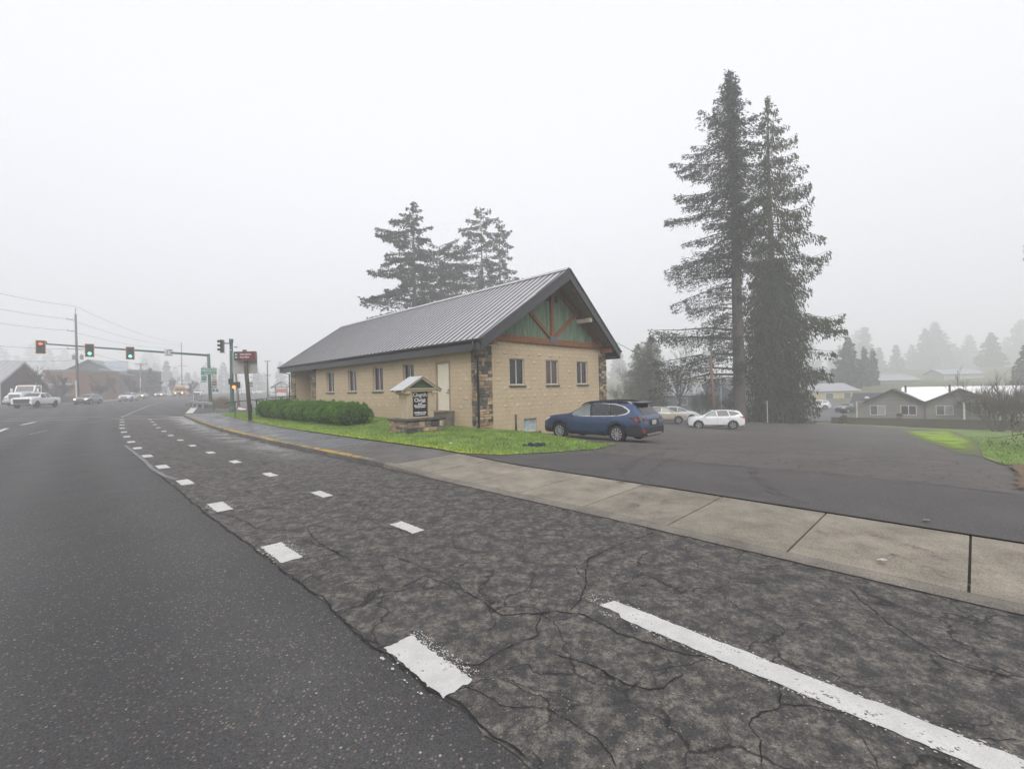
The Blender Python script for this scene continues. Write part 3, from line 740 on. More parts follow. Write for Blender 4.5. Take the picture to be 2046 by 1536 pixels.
def pier(faces, name='stone_pier'):
    b = MB()
    for i, (mp, u0, u1, z0, z1) in enumerate(faces): stones(b, mp, u0, u1, z0, z1, 11 + i + int(u0 * 10))
    o = b.build(name, m_stone, church, tint=True)
    q = MB()
    for mp, u0, u1, z0, z1 in faces:
        q.add([mp(u0, -.022, z0), mp(u1, -.022, z0), mp(u1, -.022, z1), mp(u0, -.022, z1)], [(0, 1, 2, 3)])
    q.build('mortar', m_mortar, o); return o
pier([(gm, -.05, .76, -2.0, 1.95), (lm, -.05, .44, -2.0, 2.1)])
pier([(gm, 9.3, 10.05, -3.0, 1.95)])
pier([(lm, 17.45, 18.2, -1.6, 2.15)]); pier([(lm, 21.3, 22.25, -1.6, 2.1)])
# windows
def window(mapf, h, pane, depth, sill=True):
    u0, u1, z0, z1 = h; f = MB(); fw = .045
    def bar(a, c, e, g_, d0, d1): f.prism([mapf(a, d0, e), mapf(c, d0, e), mapf(c, d0, g_), mapf(a, d0, g_)], Vector(mapf(0, d1, 0)) - Vector(mapf(0, d0, 0)))
    bar(u0, u1, z1 - fw, z1, depth - .06, depth); bar(u0, u1, z0, z0 + fw, depth - .06, depth)
    bar(u0, u0 + fw, z0 + fw, z1 - fw, depth - .06, depth); bar(u1 - fw, u1, z0 + fw, z1 - fw, depth - .06, depth)
    um = (u0 + u1) / 2; bar(um - .025, um + .025, z0 + fw, z1 - fw, depth - .05, depth)
    o = f.build('window', m_alu, church)
    for a, c, m in ((u0 + fw, um - .025, pane[0]), (um + .025, u1 - fw, pane[1])):
        p = MB(); p.add([mapf(a, depth - .02, z0 + fw), mapf(c, depth - .02, z0 + fw), mapf(c, depth - .02, z1 - fw), mapf(a, depth - .02, z1 - fw)], [(0, 1, 2, 3)])
        p.build('pane', m, o)
    if sill:
        s = MB(); s.prism([mapf(u0 - .05, -.06, z0 - .11), mapf(u1 + .05, -.06, z0 - .11), mapf(u1 + .05, -.06, z0 - .03), mapf(u0 - .05, -.06, z0 - .03)], Vector(mapf(0, .1, 0)))
        s.build('sill', m_green, o, bevel=.012)
    return o
for h, p in zip(gw, ((m_pane, m_pane), (m_pane2, m_pane2), (m_pane, m_pane3))): window(gm, h, p, .13)
for h in lw: window(lm, h, (m_pane3, m_pane3), .17)
m_curt = mat('pale blue curtain', (.34, .42, .47), .8, var=.35, scale=7)
o = window(gm, bw, (m_curt, m_curt), .15, False)
bs = MB(); bs.bbox((2.75, -.06, -2.2), (4.0, .02, -2.1)); bs.build('sill', m_green, o)
# side door
fr = MB()
for lo, hi in (((-.012, dr[0] - .05, dr[2]), (.12, dr[0] + .05, dr[3] + .05)), ((-.012, dr[1] - .05, dr[2]), (.12, dr[1] + .05, dr[3] + .05)), ((-.012, dr[0] + .05, dr[3] - .05), (.12, dr[1] - .05, dr[3] + .05))): fr.bbox(lo, hi)
dm = MB(); dm.bbox((.05, dr[0] + .055, dr[2]), (.1, dr[1] - .055, dr[3] - .06))
door = dm.build('door', m_cream, church); fr.build('door_frame', m_reveal, door)
kn = MB(); kn.tube([(.05, dr[0] + .13, .02 - .0), (-.02, dr[0] + .13, .02)], .028, 8); kn.tube([(.05, dr[0] + .13, -.1), (-.03, dr[0] + .13, -.1), (-.03, dr[0] + .24, -.1)], .02, 8); kn.build('handle', m_black, door)
# gable timber
SC = 5.03
def roof_z(s): return 5.9 - .682 * abs(s - SC)       # top of the roof above eye level
sd = MB(); sd.prism([(.25, -.015, 2.48), (9.8, -.015, 2.48), (SC, -.015, roof_z(SC) - .34)], (0, .05, 0)); sd.build('gable_siding', m_siding, church)
bt = MB(); bt.bbox((.45, -.14, 2.2), (9.75, .01, 2.5)); bt.build('tie_beam', m_beam, church, bevel=.01)
kp = MB(); kp.bbox((SC - .11, -.12, 2.5), (SC + .11, -.016, 5.1)); kp.build('king_post', m_beam, church)
def strut(p, q_, w, y0, y1, name, m=m_beam):
    a = Vector((p[0], 0, p[1])); c = Vector((q_[0], 0, q_[1])); d = (c - a).normalized(); n = Vector((-d.z, 0, d.x)) * w / 2
    b = MB(); b.prism([(v.x, y0, v.z) for v in (a - n, c - n, c + n, a + n)], (0, y1 - y0, 0)); return b.build(name, m, church)
strut((SC - .08, 2.55), (SC - 2.25, 4.13), .19, -.11, -.017, 'brace'); strut((SC + .08, 2.55), (SC + 2.25, 4.13), .19, -.11, -.017, 'brace')
strut((SC + .1, roof_z(SC) - .5), (9.9, roof_z(9.9) - .45), .28, -.13, -.017, 'rafter'); strut((SC - .1, roof_z(SC) - .5), (.2, roof_z(.2) - .45), .28, -.13, -.017, 'rafter')
pl = MB(); pl.bbox((SC - .26, -.165, 2.3), (SC + .26, -.125, 2.62)); pl.build('joint_plate', mat('blue grey steel plate', (.1, .12, .15), .5), church)
for s in (-1, 1):
    vt = MB()
    for i in range(5): vt.bbox((SC + s * .33 - .19, -.06, 4.45 + i * .07), (SC + s * .33 + .19, -.016, 4.49 + i * .07))
    vt.build('vent', mat('dark louvre', (.02, .022, .02), .8), church)
for s in (.42, 9.65):
    bk = MB(); bk.bbox((s - .13, -.62, 1.98), (s + .13, .0, 2.22)); bk.build('bracket', m_beam, church, bevel=.01)
# roof: two planes with prow gables, seams every panel
E0, E1, R0, R1 = -.66, 23.35, -1.2, 24.2; EV = .46
def plane_roof(side):
    b = MB(); se = -EV if side < 0 else W_ + EV + .06; ze = roof_z(se); zr_ = roof_z(SC)
    A = [(se, E0, ze), (SC, R0, zr_), (SC, R1, zr_), (se, E1, ze)]
    b.add(A, [(0, 3, 2, 1) if side < 0 else (0, 1, 2, 3)])
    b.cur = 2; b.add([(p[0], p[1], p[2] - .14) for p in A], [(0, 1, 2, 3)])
    b.cur = 1; t = R0 + .22; dx = SC - se; n = Vector((-(zr_ - ze), 0, dx)).normalized() if side < 0 else Vector((zr_ - ze, 0, abs(dx))).normalized()
    while t < R1 - .1:
        u0 = 0.0
        if t < E0: u0 = (t - E0) / (R0 - E0)
        if t > E1: u0 = (t - E1) / (R1 - E1)
        p = Vector((se + dx * u0, t, ze + (zr_ - ze) * u0)); q_ = Vector((SC, t, zr_))
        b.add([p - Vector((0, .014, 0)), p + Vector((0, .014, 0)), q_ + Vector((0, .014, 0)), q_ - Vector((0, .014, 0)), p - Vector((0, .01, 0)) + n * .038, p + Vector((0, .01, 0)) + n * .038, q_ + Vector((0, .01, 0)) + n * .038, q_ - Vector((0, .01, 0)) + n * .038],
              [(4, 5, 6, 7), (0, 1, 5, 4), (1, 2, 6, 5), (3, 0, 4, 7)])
        t += .42
    return b
for sd_ in (-1, 1):
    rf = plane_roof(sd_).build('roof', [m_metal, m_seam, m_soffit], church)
    if sd_ < 0: roof_o = rf
rc = MB()
for s in (-1, 1): rc.prism([(SC, R0 - .01, roof_z(SC) + .075), (SC + s * .17, R0 - .01, roof_z(SC + s * .17) + .055), (SC + s * .17, R0 - .01, roof_z(SC + s * .17) + .075), (SC, R0 - .01, roof_z(SC) + .1)], (0, R1 - R0 + .02, 0))
rc.build('ridge_cap', mat('pale ridge flashing', (.45, .45, .46), .4, metal=.3), roof_o)
def rake(se, te, tr):
    b = MB(); d = .52; sgn = -1 if te < 5 else 1
    A = [Vector((se, te, roof_z(se) + .03)), Vector((SC, tr, roof_z(SC) + .03)), Vector((SC, tr, roof_z(SC) + .03 - d * 1.1)), Vector((se, te, roof_z(se) + .03 - d))]
    b.prism(A, (0, sgn * .09, 0)); b.prism([A[0] + Vector((0, sgn * .09, -.01)), A[1] + Vector((0, sgn * .09, -.01)), A[1] + Vector((0, sgn * .09, -.13)), A[0] + Vector((0, sgn * .09, -.13))], (0, sgn * .03, 0)); return b
for se in (-EV, W_ + EV + .06):
    rake(se, E0 - .0, R0).build('rake_board', m_darkgrey, church); rake(se, E1, R1).build('rake_board', m_darkgrey, church)
for se in (-EV, W_ + EV + .06):
    s_ = -1 if se < 0 else 1; z_ = roof_z(se)
    f = MB(); f.bbox((se - .04, E0, z_ - .5), (se + .04, E1, z_ - .03)); f.build('fascia', m_darkgrey, church)
    gt = MB(); x0 = se + s_ * .045; gt.prism([(x0, E0 - .1, z_ - .02), (x0 + s_ * .12, E0 - .1, z_ - .02), (x0 + s_ * .12, E0 - .1, z_ - .08), (x0 + s_ * .07, E0 - .1, z_ - .15), (x0, E0 - .1, z_ - .15)], (0, E1 - E0 + .2, 0)); gt.build('gutter', mat('dark gutter', (.03, .03, .032), .4), church)
for s_ in (-1, 1):
    sf = MB(); se = -EV + .04 if s_ < 0 else W_ + EV; si = 0 if s_ < 0 else W_
    sf.bbox((min(se, si), E0 + .1, roof_z(se) - .46), (max(se, si), E1 - .1, roof_z(se) - .44)); sf.build('soffit', m_soffit, church)
def pipe(pts, name='downpipe'): b = MB(); b.tube(pts, .05, 8); b.build(name, m_darkgrey, church, smooth=True)
pipe([(-EV - .1, -.32, 2.1), (-EV - .1, -.3, 1.66), (-.25, -.12, 1.5), (-.13, -.09, 1.44), (-.12, -.09, -1.8)]); pipe([(-EV - .1, 22.95, 2.1), (-EV - .1, 22.9, 1.72), (-.12, 22.3, 1.55), (-.12, 22.3, -1.6)])
vp = MB(); vp.tube([(7.6, 22.0, 3.6), (7.6, 22.0, 6.15)], .16, 10); vp.build('vent_pipe', mat('galvanised flue', (.35, .36, .38), .4, metal=.4), church, smooth=True)
pipe([(1.93 + .3, -.03, -2.3), (1.93 + .3, -.03, -1.2)], 'standpipe')
# flood light under the right soffit and the service drop's mast loop
fl = MB(); fl.box((7.35, -.42, 3.62), (.22, .95, .22)); fl.build('light_fixture', mat('beige light housing', (.5, .46, .36), .5), church, bevel=.02)
ml = MB(); ml.tube([(9.95, -.75, 2.6), (9.6, -.72, 2.95), (9.3, -.4, 2.35), (8.9, -.16, 2.2), (8.6, -.14, 2.35)], .018, 6); ml.build('service_cable', m_black, church)
# concrete landing outside the side door
st = MB(); st.bbox((-1.15, 1.75, -2.6), (-.004, 3.45, -.945)); st.bbox((-1.18, 1.72, -1.0), (-.004, 3.48, -.94))
o = thing('door_landing', 'grey concrete landing below the cream side door', 'step', M=MC); st.build('slab', m_conc, o, bevel=.015)

# ------------------------------------------------------------------ church sign on a stone plinth
SP = G(813, 868.5)
MS = Matrix((BX, AX, Vector((0, 0, 1)))).transposed().to_4x4(); MS.translation = (SP.x, SP.y, SP.z)
sign = thing('church_sign', 'small gabled church sign with black name panel on a stone plinth', 'sign', M=MS)
m_tan = mat('tan painted sign post', (.42, .345, .235), .75, var=.12, scale=4)
pw, pdp = 1.72, 1.2
b = MB(); stones(b, lambda u, d, z: (u, d, z), 0, pw, -.15, .5, 5, (.14, .26), (.2, .42)); stones(b, lambda u, d, z: (d, u, z), 0, pdp, -.15, .5, 6, (.14, .26), (.2, .42))
stones(b, lambda u, d, z: (pw - d, u, z), 0, pdp, -.15, .5, 7, (.14, .26), (.2, .42)); stones(b, lambda u, d, z: (u, pdp - d, z), 0, pw, -.15, .5, 8, (.14, .26), (.2, .42))
pb = b.build('plinth', m_stone, sign, tint=True)
b = MB(); b.bbox((.02, .02, -.3), (pw - .02, pdp - .02, .5)); b.build('mortar', m_mortar, pb)
b = MB(); b.bbox((-.1, -.1, .5), (pw + .1, pdp + .1, .585)); b.build('cap_slab', mat('dark cap stone', (.07, .068, .06), .85, var=.35, bump=.4), sign, bevel=.015)
c0, c1, y0, y1, zt = .22, 1.5, .3, .9, 1.66
b = MB(); b.bbox((c0, y0, .585), (c0 + .27, y1, zt)); b.bbox((c1 - .27, y0, .585), (c1, y1, zt)); b.bbox((c0 + .27, y0 + .09, .585), (c1 - .27, y1 - .09, zt)); b.bbox((c0 + .27, y0 + .01, .585), (c1 - .27, y0 + .09, .64))
b.build('post', m_tan, sign, bevel=.01)
b = MB(); b.bbox((c0 + .285, y0 + .05, .655), (c1 - .285, y0 + .088, 1.63)); pn = b.build('name_panel', mat('black sign panel', (.01, .01, .012), .5, var=.1), sign)
pm = panel_frame(((c0 + c1) / 2, y0 + .046, 1.15), (1, 0, 0))
m_let = mat('white lettering', (.75, .75, .74), .6, var=0)
lettering([('Church', .215, 0, .375, 'CENTER'), ('of', .08, .02, .275, 'CENTER'), ('Christ', .215, 0, .16, 'CENTER'), ('Since 1942', .035, .15, .07, 'CENTER'), ('Sunday', .064, 0, .012, 'CENTER'),
           ('Bible Classes 9:45AM', .064, 0, -.055, 'CENTER'), ('Worship 10:45AM', .064, 0, -.125, 'CENTER'), ('sandycoc.org', .105, .0, -.335, 'CENTER'), ('www.churchofchrist.org', .047, 0, -.42, 'CENTER')], m_let, pn, pm, bold=.003)
b = MB()
b.bbox((c0 - .06, y0 - .07, zt), (c1 + .06, y1 + .07, zt + .09)); b.bbox((c0 - .12, y0 - .12, zt + .09), (c1 + .12, y1 + .12, zt + .14))
for x in (c0 + .0, c1 - .0):
    sg = -1 if x < .8 else 1
    for yy in (y0 - .05,): b.tube([(x + sg * .02 - .14, yy, zt - .05), (x + sg * .02 + .14, yy, zt - .05)], .055, 10); b.tube([(x + sg * .07, yy - .0, zt - .03), (x + sg * .07, y1 + .05, zt - .03)], .06, 10)
b.build('moulding', m_tan, sign, smooth=False)
xm = (c0 + c1) / 2; zp = zt + .14
b = MB(); b.prism([(c0 - .1, y0 - .03, zp), (c1 + .1, y0 - .03, zp), (xm, y0 - .03, zp + .43)], (0, y1 - y0 + .06, 0)); b.build('pediment', mat('green pediment panel', (.045, .075, .05), .6, var=.1), sign)
b = MB(); sl_ = .62
for s in (-1, 1):
    e = xm + s * .93; ez = zp + .46 - .93 * sl_ + .06
    b.prism([(xm, y0 - .14, zp + .46), (e, y0 - .14, ez - .02), (e, y0 - .14, ez - .11), (xm, y0 - .14, zp + .37)], (0, .09, 0)); b.prism([(xm, y1 + .05, zp + .46), (e, y1 + .05, ez - .02), (e, y1 + .05, ez - .11), (xm, y1 + .05, zp + .37)], (0, .09, 0))
b.build('bargeboard', m_tan, sign)
b = MB()
for s in (-1, 1):
    e = xm + s * .96; ez = zp + .46 - .93 * sl_ + .03
    b.prism([(xm, y0 - .19, zp + .463), (e, y0 - .19, ez), (e, y0 - .19, ez + .022), (xm, y0 - .19, zp + .49)], (0, y1 - y0 + .38, 0))
b.build('roof', mat('bright metal sign roof', (.48, .49, .5), .4, metal=.4, var=.08), sign)

# ------------------------------------------------------------------ clipped hedge
def leaf_cloud(name, parent, m, centres, n, leaf, seed, upbias=.55, aspect=.32):
    """small leaves over the surface of overlapping lumps (cx, cy, cz, rx, ry, rz)"""
    r = np.random.default_rng(seed); cs = np.array(centres); area = cs[:, 3] * cs[:, 5]
    idx = r.choice(len(cs), n, p=area / area.sum()); d = r.normal(size=(n, 3)); d[:, 2] = np.abs(d[:, 2]) * np.where(r.random(n) < .75, 1, -1); d /= np.linalg.norm(d, axis=1)[:, None]
    p = cs[idx, :3] + d * cs[idx, 3:6] * r.uniform(.8, 1.06, n)[:, None]
    ins = np.zeros(n, bool)
    for c in cs: ins |= (((p - c[:3]) / (c[3:6] * .8)) ** 2).sum(1) < 1
    p, d = p[~ins], d[~ins]; n = len(p)
    ax = d * (1 - upbias) + np.array([0, 0, upbias]) + r.normal(0, .3, (n, 3)); ax /= np.linalg.norm(ax, axis=1)[:, None]
    sd = np.cross(ax, r.normal(size=(n, 3))); sd /= np.linalg.norm(sd, axis=1)[:, None]; L = leaf * r.uniform(.5, 1.4, n)[:, None]
    v = np.stack([p - sd * L * aspect, p + sd * L * aspect, p + ax * L], 1)
    return tri_mesh(name, v, m, parent)
def tri_mesh(name, v, m, parent=None):
    n = len(v); me = bpy.data.meshes.new(name); me.vertices.add(n * 3); me.vertices.foreach_set('co', np.ascontiguousarray(v, float).ravel()); me.loops.add(n * 3); me.polygons.add(n)
    me.loops.foreach_set('vertex_index', np.arange(n * 3)); me.polygons.foreach_set('loop_start', np.arange(0, n * 3, 3)); me.polygons.foreach_set('loop_total', np.full(n, 3)); me.update(); me.materials.append(m)
    o = bpy.data.objects.new(name, me); C.objects.link(o)
    if parent: o.parent = parent
    return o
def foliage(name, c0, c1, scale=.7, trans=0):
    if name in MATS: return MATS[name]
    k = NT(name); v = k.pos()
    c = k.ramp(k.noise(v, scale, 5, .7), [(.32, c0), (.68, c1)])
    k.color(k.mix(.6, c, k.ramp(k.noise(v, scale * 9, 3), [(.3, .45), (.7, 1.4)]), 'MULTIPLY')); k.b.inputs['Roughness'].default_value = .75
    k.b.inputs['Specular IOR Level'].default_value = .25
    MATS[name] = k.m; return k.m
hr = random.Random(4)
hp0, hp1 = PX(708, 21.9), PX(537, 30.4)
hedge = thing('hedge', 'long low clipped dark green hedge in front of the church wall', 'hedge', loc=(0, 0, 0))
cs = []; NH = 17
for i in range(NH):
    u = i / (NH - 1); p = hp0.lerp(hp1, u); z = Hz(p.x, p.y); hh = .93 + .06 * math.sin(i * 1.9) + hr.uniform(-.05, .05) + .1 * u
    nrm = Vector((.7, .71, 0))
    for off in (-.32, .3):
        q_ = p + nrm * (off + hr.uniform(-.1, .1)); cs.append((q_.x, q_.y, z + hh * .5, .62 + hr.uniform(-.06, .08), .62 + hr.uniform(-.06, .08), hh * .55))
for c in list(cs):
    for _ in range(9):
        a = hr.uniform(0, 6.28); e = hr.uniform(.0, 1.25); cs.append((c[0] + c[3] * .86 * math.cos(a) * math.cos(e), c[1] + c[4] * .86 * math.sin(a) * math.cos(e), c[2] + c[5] * .84 * math.sin(e) - .05, .15 * hr.uniform(.7, 1.4), .15 * hr.uniform(.7, 1.4), .24 * hr.uniform(.7, 1.4)))
b = MB()
for c in cs[:NH * 2]:
    n = 10; vs = []; fs = []
    for j in range(7):
        a = math.pi * j / 6
        for k_ in range(n): vs.append((c[0] + c[3] * .84 * math.sin(a) * math.cos(2 * math.pi * k_ / n), c[1] + c[4] * .84 * math.sin(a) * math.sin(2 * math.pi * k_ / n), c[2] + c[5] * .86 * math.cos(a)))
    for j in range(6):
        for k_ in range(n): fs.append((j * n + k_, j * n + (k_ + 1) % n, (j + 1) * n + (k_ + 1) % n, (j + 1) * n + k_))
    b.add(vs, fs)
b.build('branches', mat('dark green hedge core', (.018, .028, .01), .95), hedge)  # solid dark green core of lumps under the leaves
leaf_cloud('foliage', hedge, foliage('hedge leaf', (.03, .085, .01), (.15, .3, .035), 2.2), cs, 90000, .1, 2, .6, .18)

# ------------------------------------------------------------------ railing by the entrance ramp
rail = thing('handrail', 'black metal railing running from the church porch to the street corner', 'railing', loc=(0, 0, 0))
rp = [(449, 807, 30.0), (456, 804.5, 30.0), (469.5, 802.5, 30.2), (491, 800.2, 31.0), (512.5, 798, 31.8), (531.7, 796.3, 32.4), (560, 793.4, 33.2), (591, 790.3, 34.0)]
top = [P(*q) for q in rp]
b = MB(); b.tube(top, .028, 8); b.build('top_rail', m_black, rail, smooth=True)
for i in (2, 4, 5, 6, 7):
    b = MB(); g_ = Vector((top[i].x, top[i].y, Hz(top[i].x, top[i].y) - .05)); b.tube([g_, top[i]], .03 if i != 4 else .05, 8); b.build('post', m_black, rail)
b = MB()
for a, c in ((4, 5), (5, 6), (6, 7)):
    n = max(3, int((top[c] - top[a]).length / .13))
    for j in range(1, n):
        p = top[a].lerp(top[c], j / n); b.tube([p - Vector((0, 0, .82)), p], .009, 5)
    b.tube([top[a] - Vector((0, 0, .82)), top[c] - Vector((0, 0, .82))], .018, 6)
p = P(503, 806.5, 31.5); b.tube([top[4] - Vector((0, 0, .03)), p, p - Vector((0, 0, .6))], .02, 6)
b.build('balusters', m_black, rail)

# ------------------------------------------------------------------ signs on the wooden post at the corner
wp = PX(499.5, 27.3)
ws = thing('wayfinding_sign', 'dark red direction sign and larger grey sign back on a leaning wooden post', 'sign', loc=(0, 0, 0))
ptop = P(488.5, 699, 27.3); pbot = Vector((wp.x, wp.y, Hz(wp.x, wp.y) - .1))
m_wood = grain('weathered dark post', (.035, .028, .02), (.1, .085, .065), (6, 6, .6))
b = MB(); b.tube([pbot, ptop], .115, 10); b.build('post', m_wood, ws, smooth=True)
wr = (P(512, 712, 27.2) - P(467, 712, 27.2)); wr.z = 0; wr.normalize(); wup = (ptop - pbot).normalized(); wf = wr.cross(wup)
def slab(name, px0, px1, py0, py1, d, thick, m, parent, rad=0.0):
    c = P((px0 + px1) / 2, (py0 + py1) / 2, d); w = (px1 - px0) * d / F; h = (py1 - py0) * d / F
    M = panel_frame(c, wr, (wup - wr * wup.dot(wr)).normalized()); b = MB(); pts = []
    for cx, cy, a0 in ((1, 1, 0), (-1, 1, 90), (-1, -1, 180), (1, -1, 270)):
        for k in range(5 if rad else 1):
            a = math.radians(a0 + 22.5 * k); pts.append((cx * (w / 2 - rad) + rad * math.cos(a), cy * (h / 2 - rad) + rad * math.sin(a), -thick / 2) if rad else (cx * w / 2, cy * h / 2, -thick / 2))
    b.prism(pts, (0, 0, thick), M); return b.build(name, m, parent), M, w, h
slab('sign_back', 464.5, 514, 703, 746.5, 27.42, .012, mat('dull grey aluminium sign back', (.3, .295, .27), .55, var=.15), ws, .06)
sp_, M_, w_, h_ = slab('sign_panel', 467.5, 511.5, 702, 720.5, 27.12, .04, mat('grey sign tray', (.2, .2, .2), .5), ws)
b = MB(); b.bbox((-w_ / 2 + .02, -h_ / 2 + .02, .021), (-w_ / 2 + .27, h_ / 2 - .02, .024), M_); b.build('sign_face', mat('dark green sign face', (.025, .07, .052), .5, var=.1), sp_)
b = MB(); b.bbox((-w_ / 2 + .27, -h_ / 2 + .02, .021), (w_ / 2 - .02, h_ / 2 - .02, .024), M_); b.build('sign_face', mat('dark red sign face', (.13, .022, .024), .5, var=.1), sp_)
MT = M_ @ Matrix.Translation((0, 0, .028))
lettering([('Police Station', .125, -w_ / 2 + .38, .105, 'LEFT'), ('Post Office', .125, -w_ / 2 + .38, -.07, 'LEFT')], m_let, sp_, MT, bold=.002)
b = MB()
for s, yy in ((-1, .105), (1, -.07)):
    x = -w_ / 2 + .145
    b.add([(x + s * .07, yy, 0), (x, yy + .06, 0), (x, yy + .02, 0), (x - s * .08, yy + .02, 0), (x - s * .08, yy - .02, 0), (x, yy - .02, 0), (x, yy - .06, 0)], [(0, 1, 2, 3, 4, 5, 6) if s < 0 else (6, 5, 4, 3, 2, 1, 0)], MT)
b.build('arrow', m_let, sp_)

# ------------------------------------------------------------------ vehicles
m_tyre = mat('tyre rubber', (.013, .013, .014), .85, var=.2)
m_rim = mat('silver alloy', (.5, .5, .51), .3, metal=.6, var=.05)
m_rimdark = mat('dark wheel well', (.012, .012, .013), .7)
m_clad = mat('grey plastic cladding', (.022, .022, .024), .6, var=.1)
m_glass_car = gloss_glass('tinted car glass', (.018, .02, .022), .04)
m_glass_light = gloss_glass('car glass coloured pale as sky behind', (.17, .2, .19), .05)  # opaque pale colour stands for sky light seen through the glass
m_tail = gloss_glass('red tail lamp', (.3, .02, .015), .15)
m_taildark = gloss_glass('dark lamp lens', (.035, .012, .012), .12)
m_head = gloss_glass('clear headlamp', (.55, .56, .57), .1)
m_lit = emit('lit headlamp', (1.0, .78, .42), 2.6)
m_litw = emit('lit white headlamp', (1.0, .95, .85), 2.2)
m_chrome = mat('bright trim', (.6, .6, .61), .2, metal=.8, var=0)
m_plate = mat('number plate', (.42, .42, .36), .5, var=.3, scale=14)
m_grille = mat('black grille', (.012, .012, .012), .5)
def carpaint(name, c, metal=0.0):
    if name in MATS: return MATS[name]
    k = NT(name); k.b.inputs['Base Color'].default_value = col(c); k.b.inputs['Roughness'].default_value = .28; k.b.inputs['Metallic'].default_value = metal
    k.b.inputs['Coat Weight'].default_value = .6; k.b.inputs['Coat Roughness'].default_value = .06
    v = k.pos(obj=True); k.color(k.ramp(k.noise(v, 2, 4), [(.3, [x * .92 for x in c]), (.7, [x * 1.05 for x in c])]))
    MATS[name] = k.m; return k.m
def body_mesh(st, W, belt, roofw, zb):
    """loft of stations (x, top height, width factor[, bottom height]) into a car body, nose first"""
    vs = []; fs = []; m = 0
    for q in st:
        x, zt, wf = q[:3]; b0 = q[3] if len(q) > 3 else zb
        w = W / 2 * wf; bl = belt(x); zs = min(bl, zt - .07); g = max(zt - zs, .02); k = min(1, max(0, (zt - bl - .1) / .25))
        wr = roofw * (.9 + .1 * wf)
        hood = [(w - .035, zs + .5 * g), (w - .12, zs + .8 * g), (w * .6, zs + .96 * g), (w * .3, zt), (0, zt)]
        cab = [(w - .05, zs + .03), (w - .05 + (wr - w + .05) * .88, zt - .11), (wr - .1, zt - .025), (wr * .5, zt - .004), (0, zt)]
        top = [(a[0] * (1 - k) + c[0] * k, a[1] * (1 - k) + c[1] * k) for a, c in zip(hood, cab)]
        half = [(0, b0), (w - .14, b0), (w - .03, b0 + .05), (w, b0 + .2 * (zs - b0)), (w + .004, b0 + .62 * (zs - b0)), (w - .012, zs - .03)] + top
        ring = [(x, y, z) for y, z in half] + [(x, -y, z) for y, z in half[-2:0:-1]]
        m = len(ring); vs += ring
    n = len(st)
    for i in range(n - 1):
        for k in range(m): fs.append((i * m + k, i * m + (k + 1) % m, (i + 1) * m + (k + 1) % m, (i + 1) * m + k))
    fs.append(tuple(range(m))[::-1]); fs.append(tuple((n - 1) * m + k for k in range(m)))
    return vs, fs
def evaluated(o):
    bpy.context.view_layer.update()
    return bpy.data.meshes.new_from_object(o.evaluated_get(bpy.context.evaluated_depsgraph_get()))
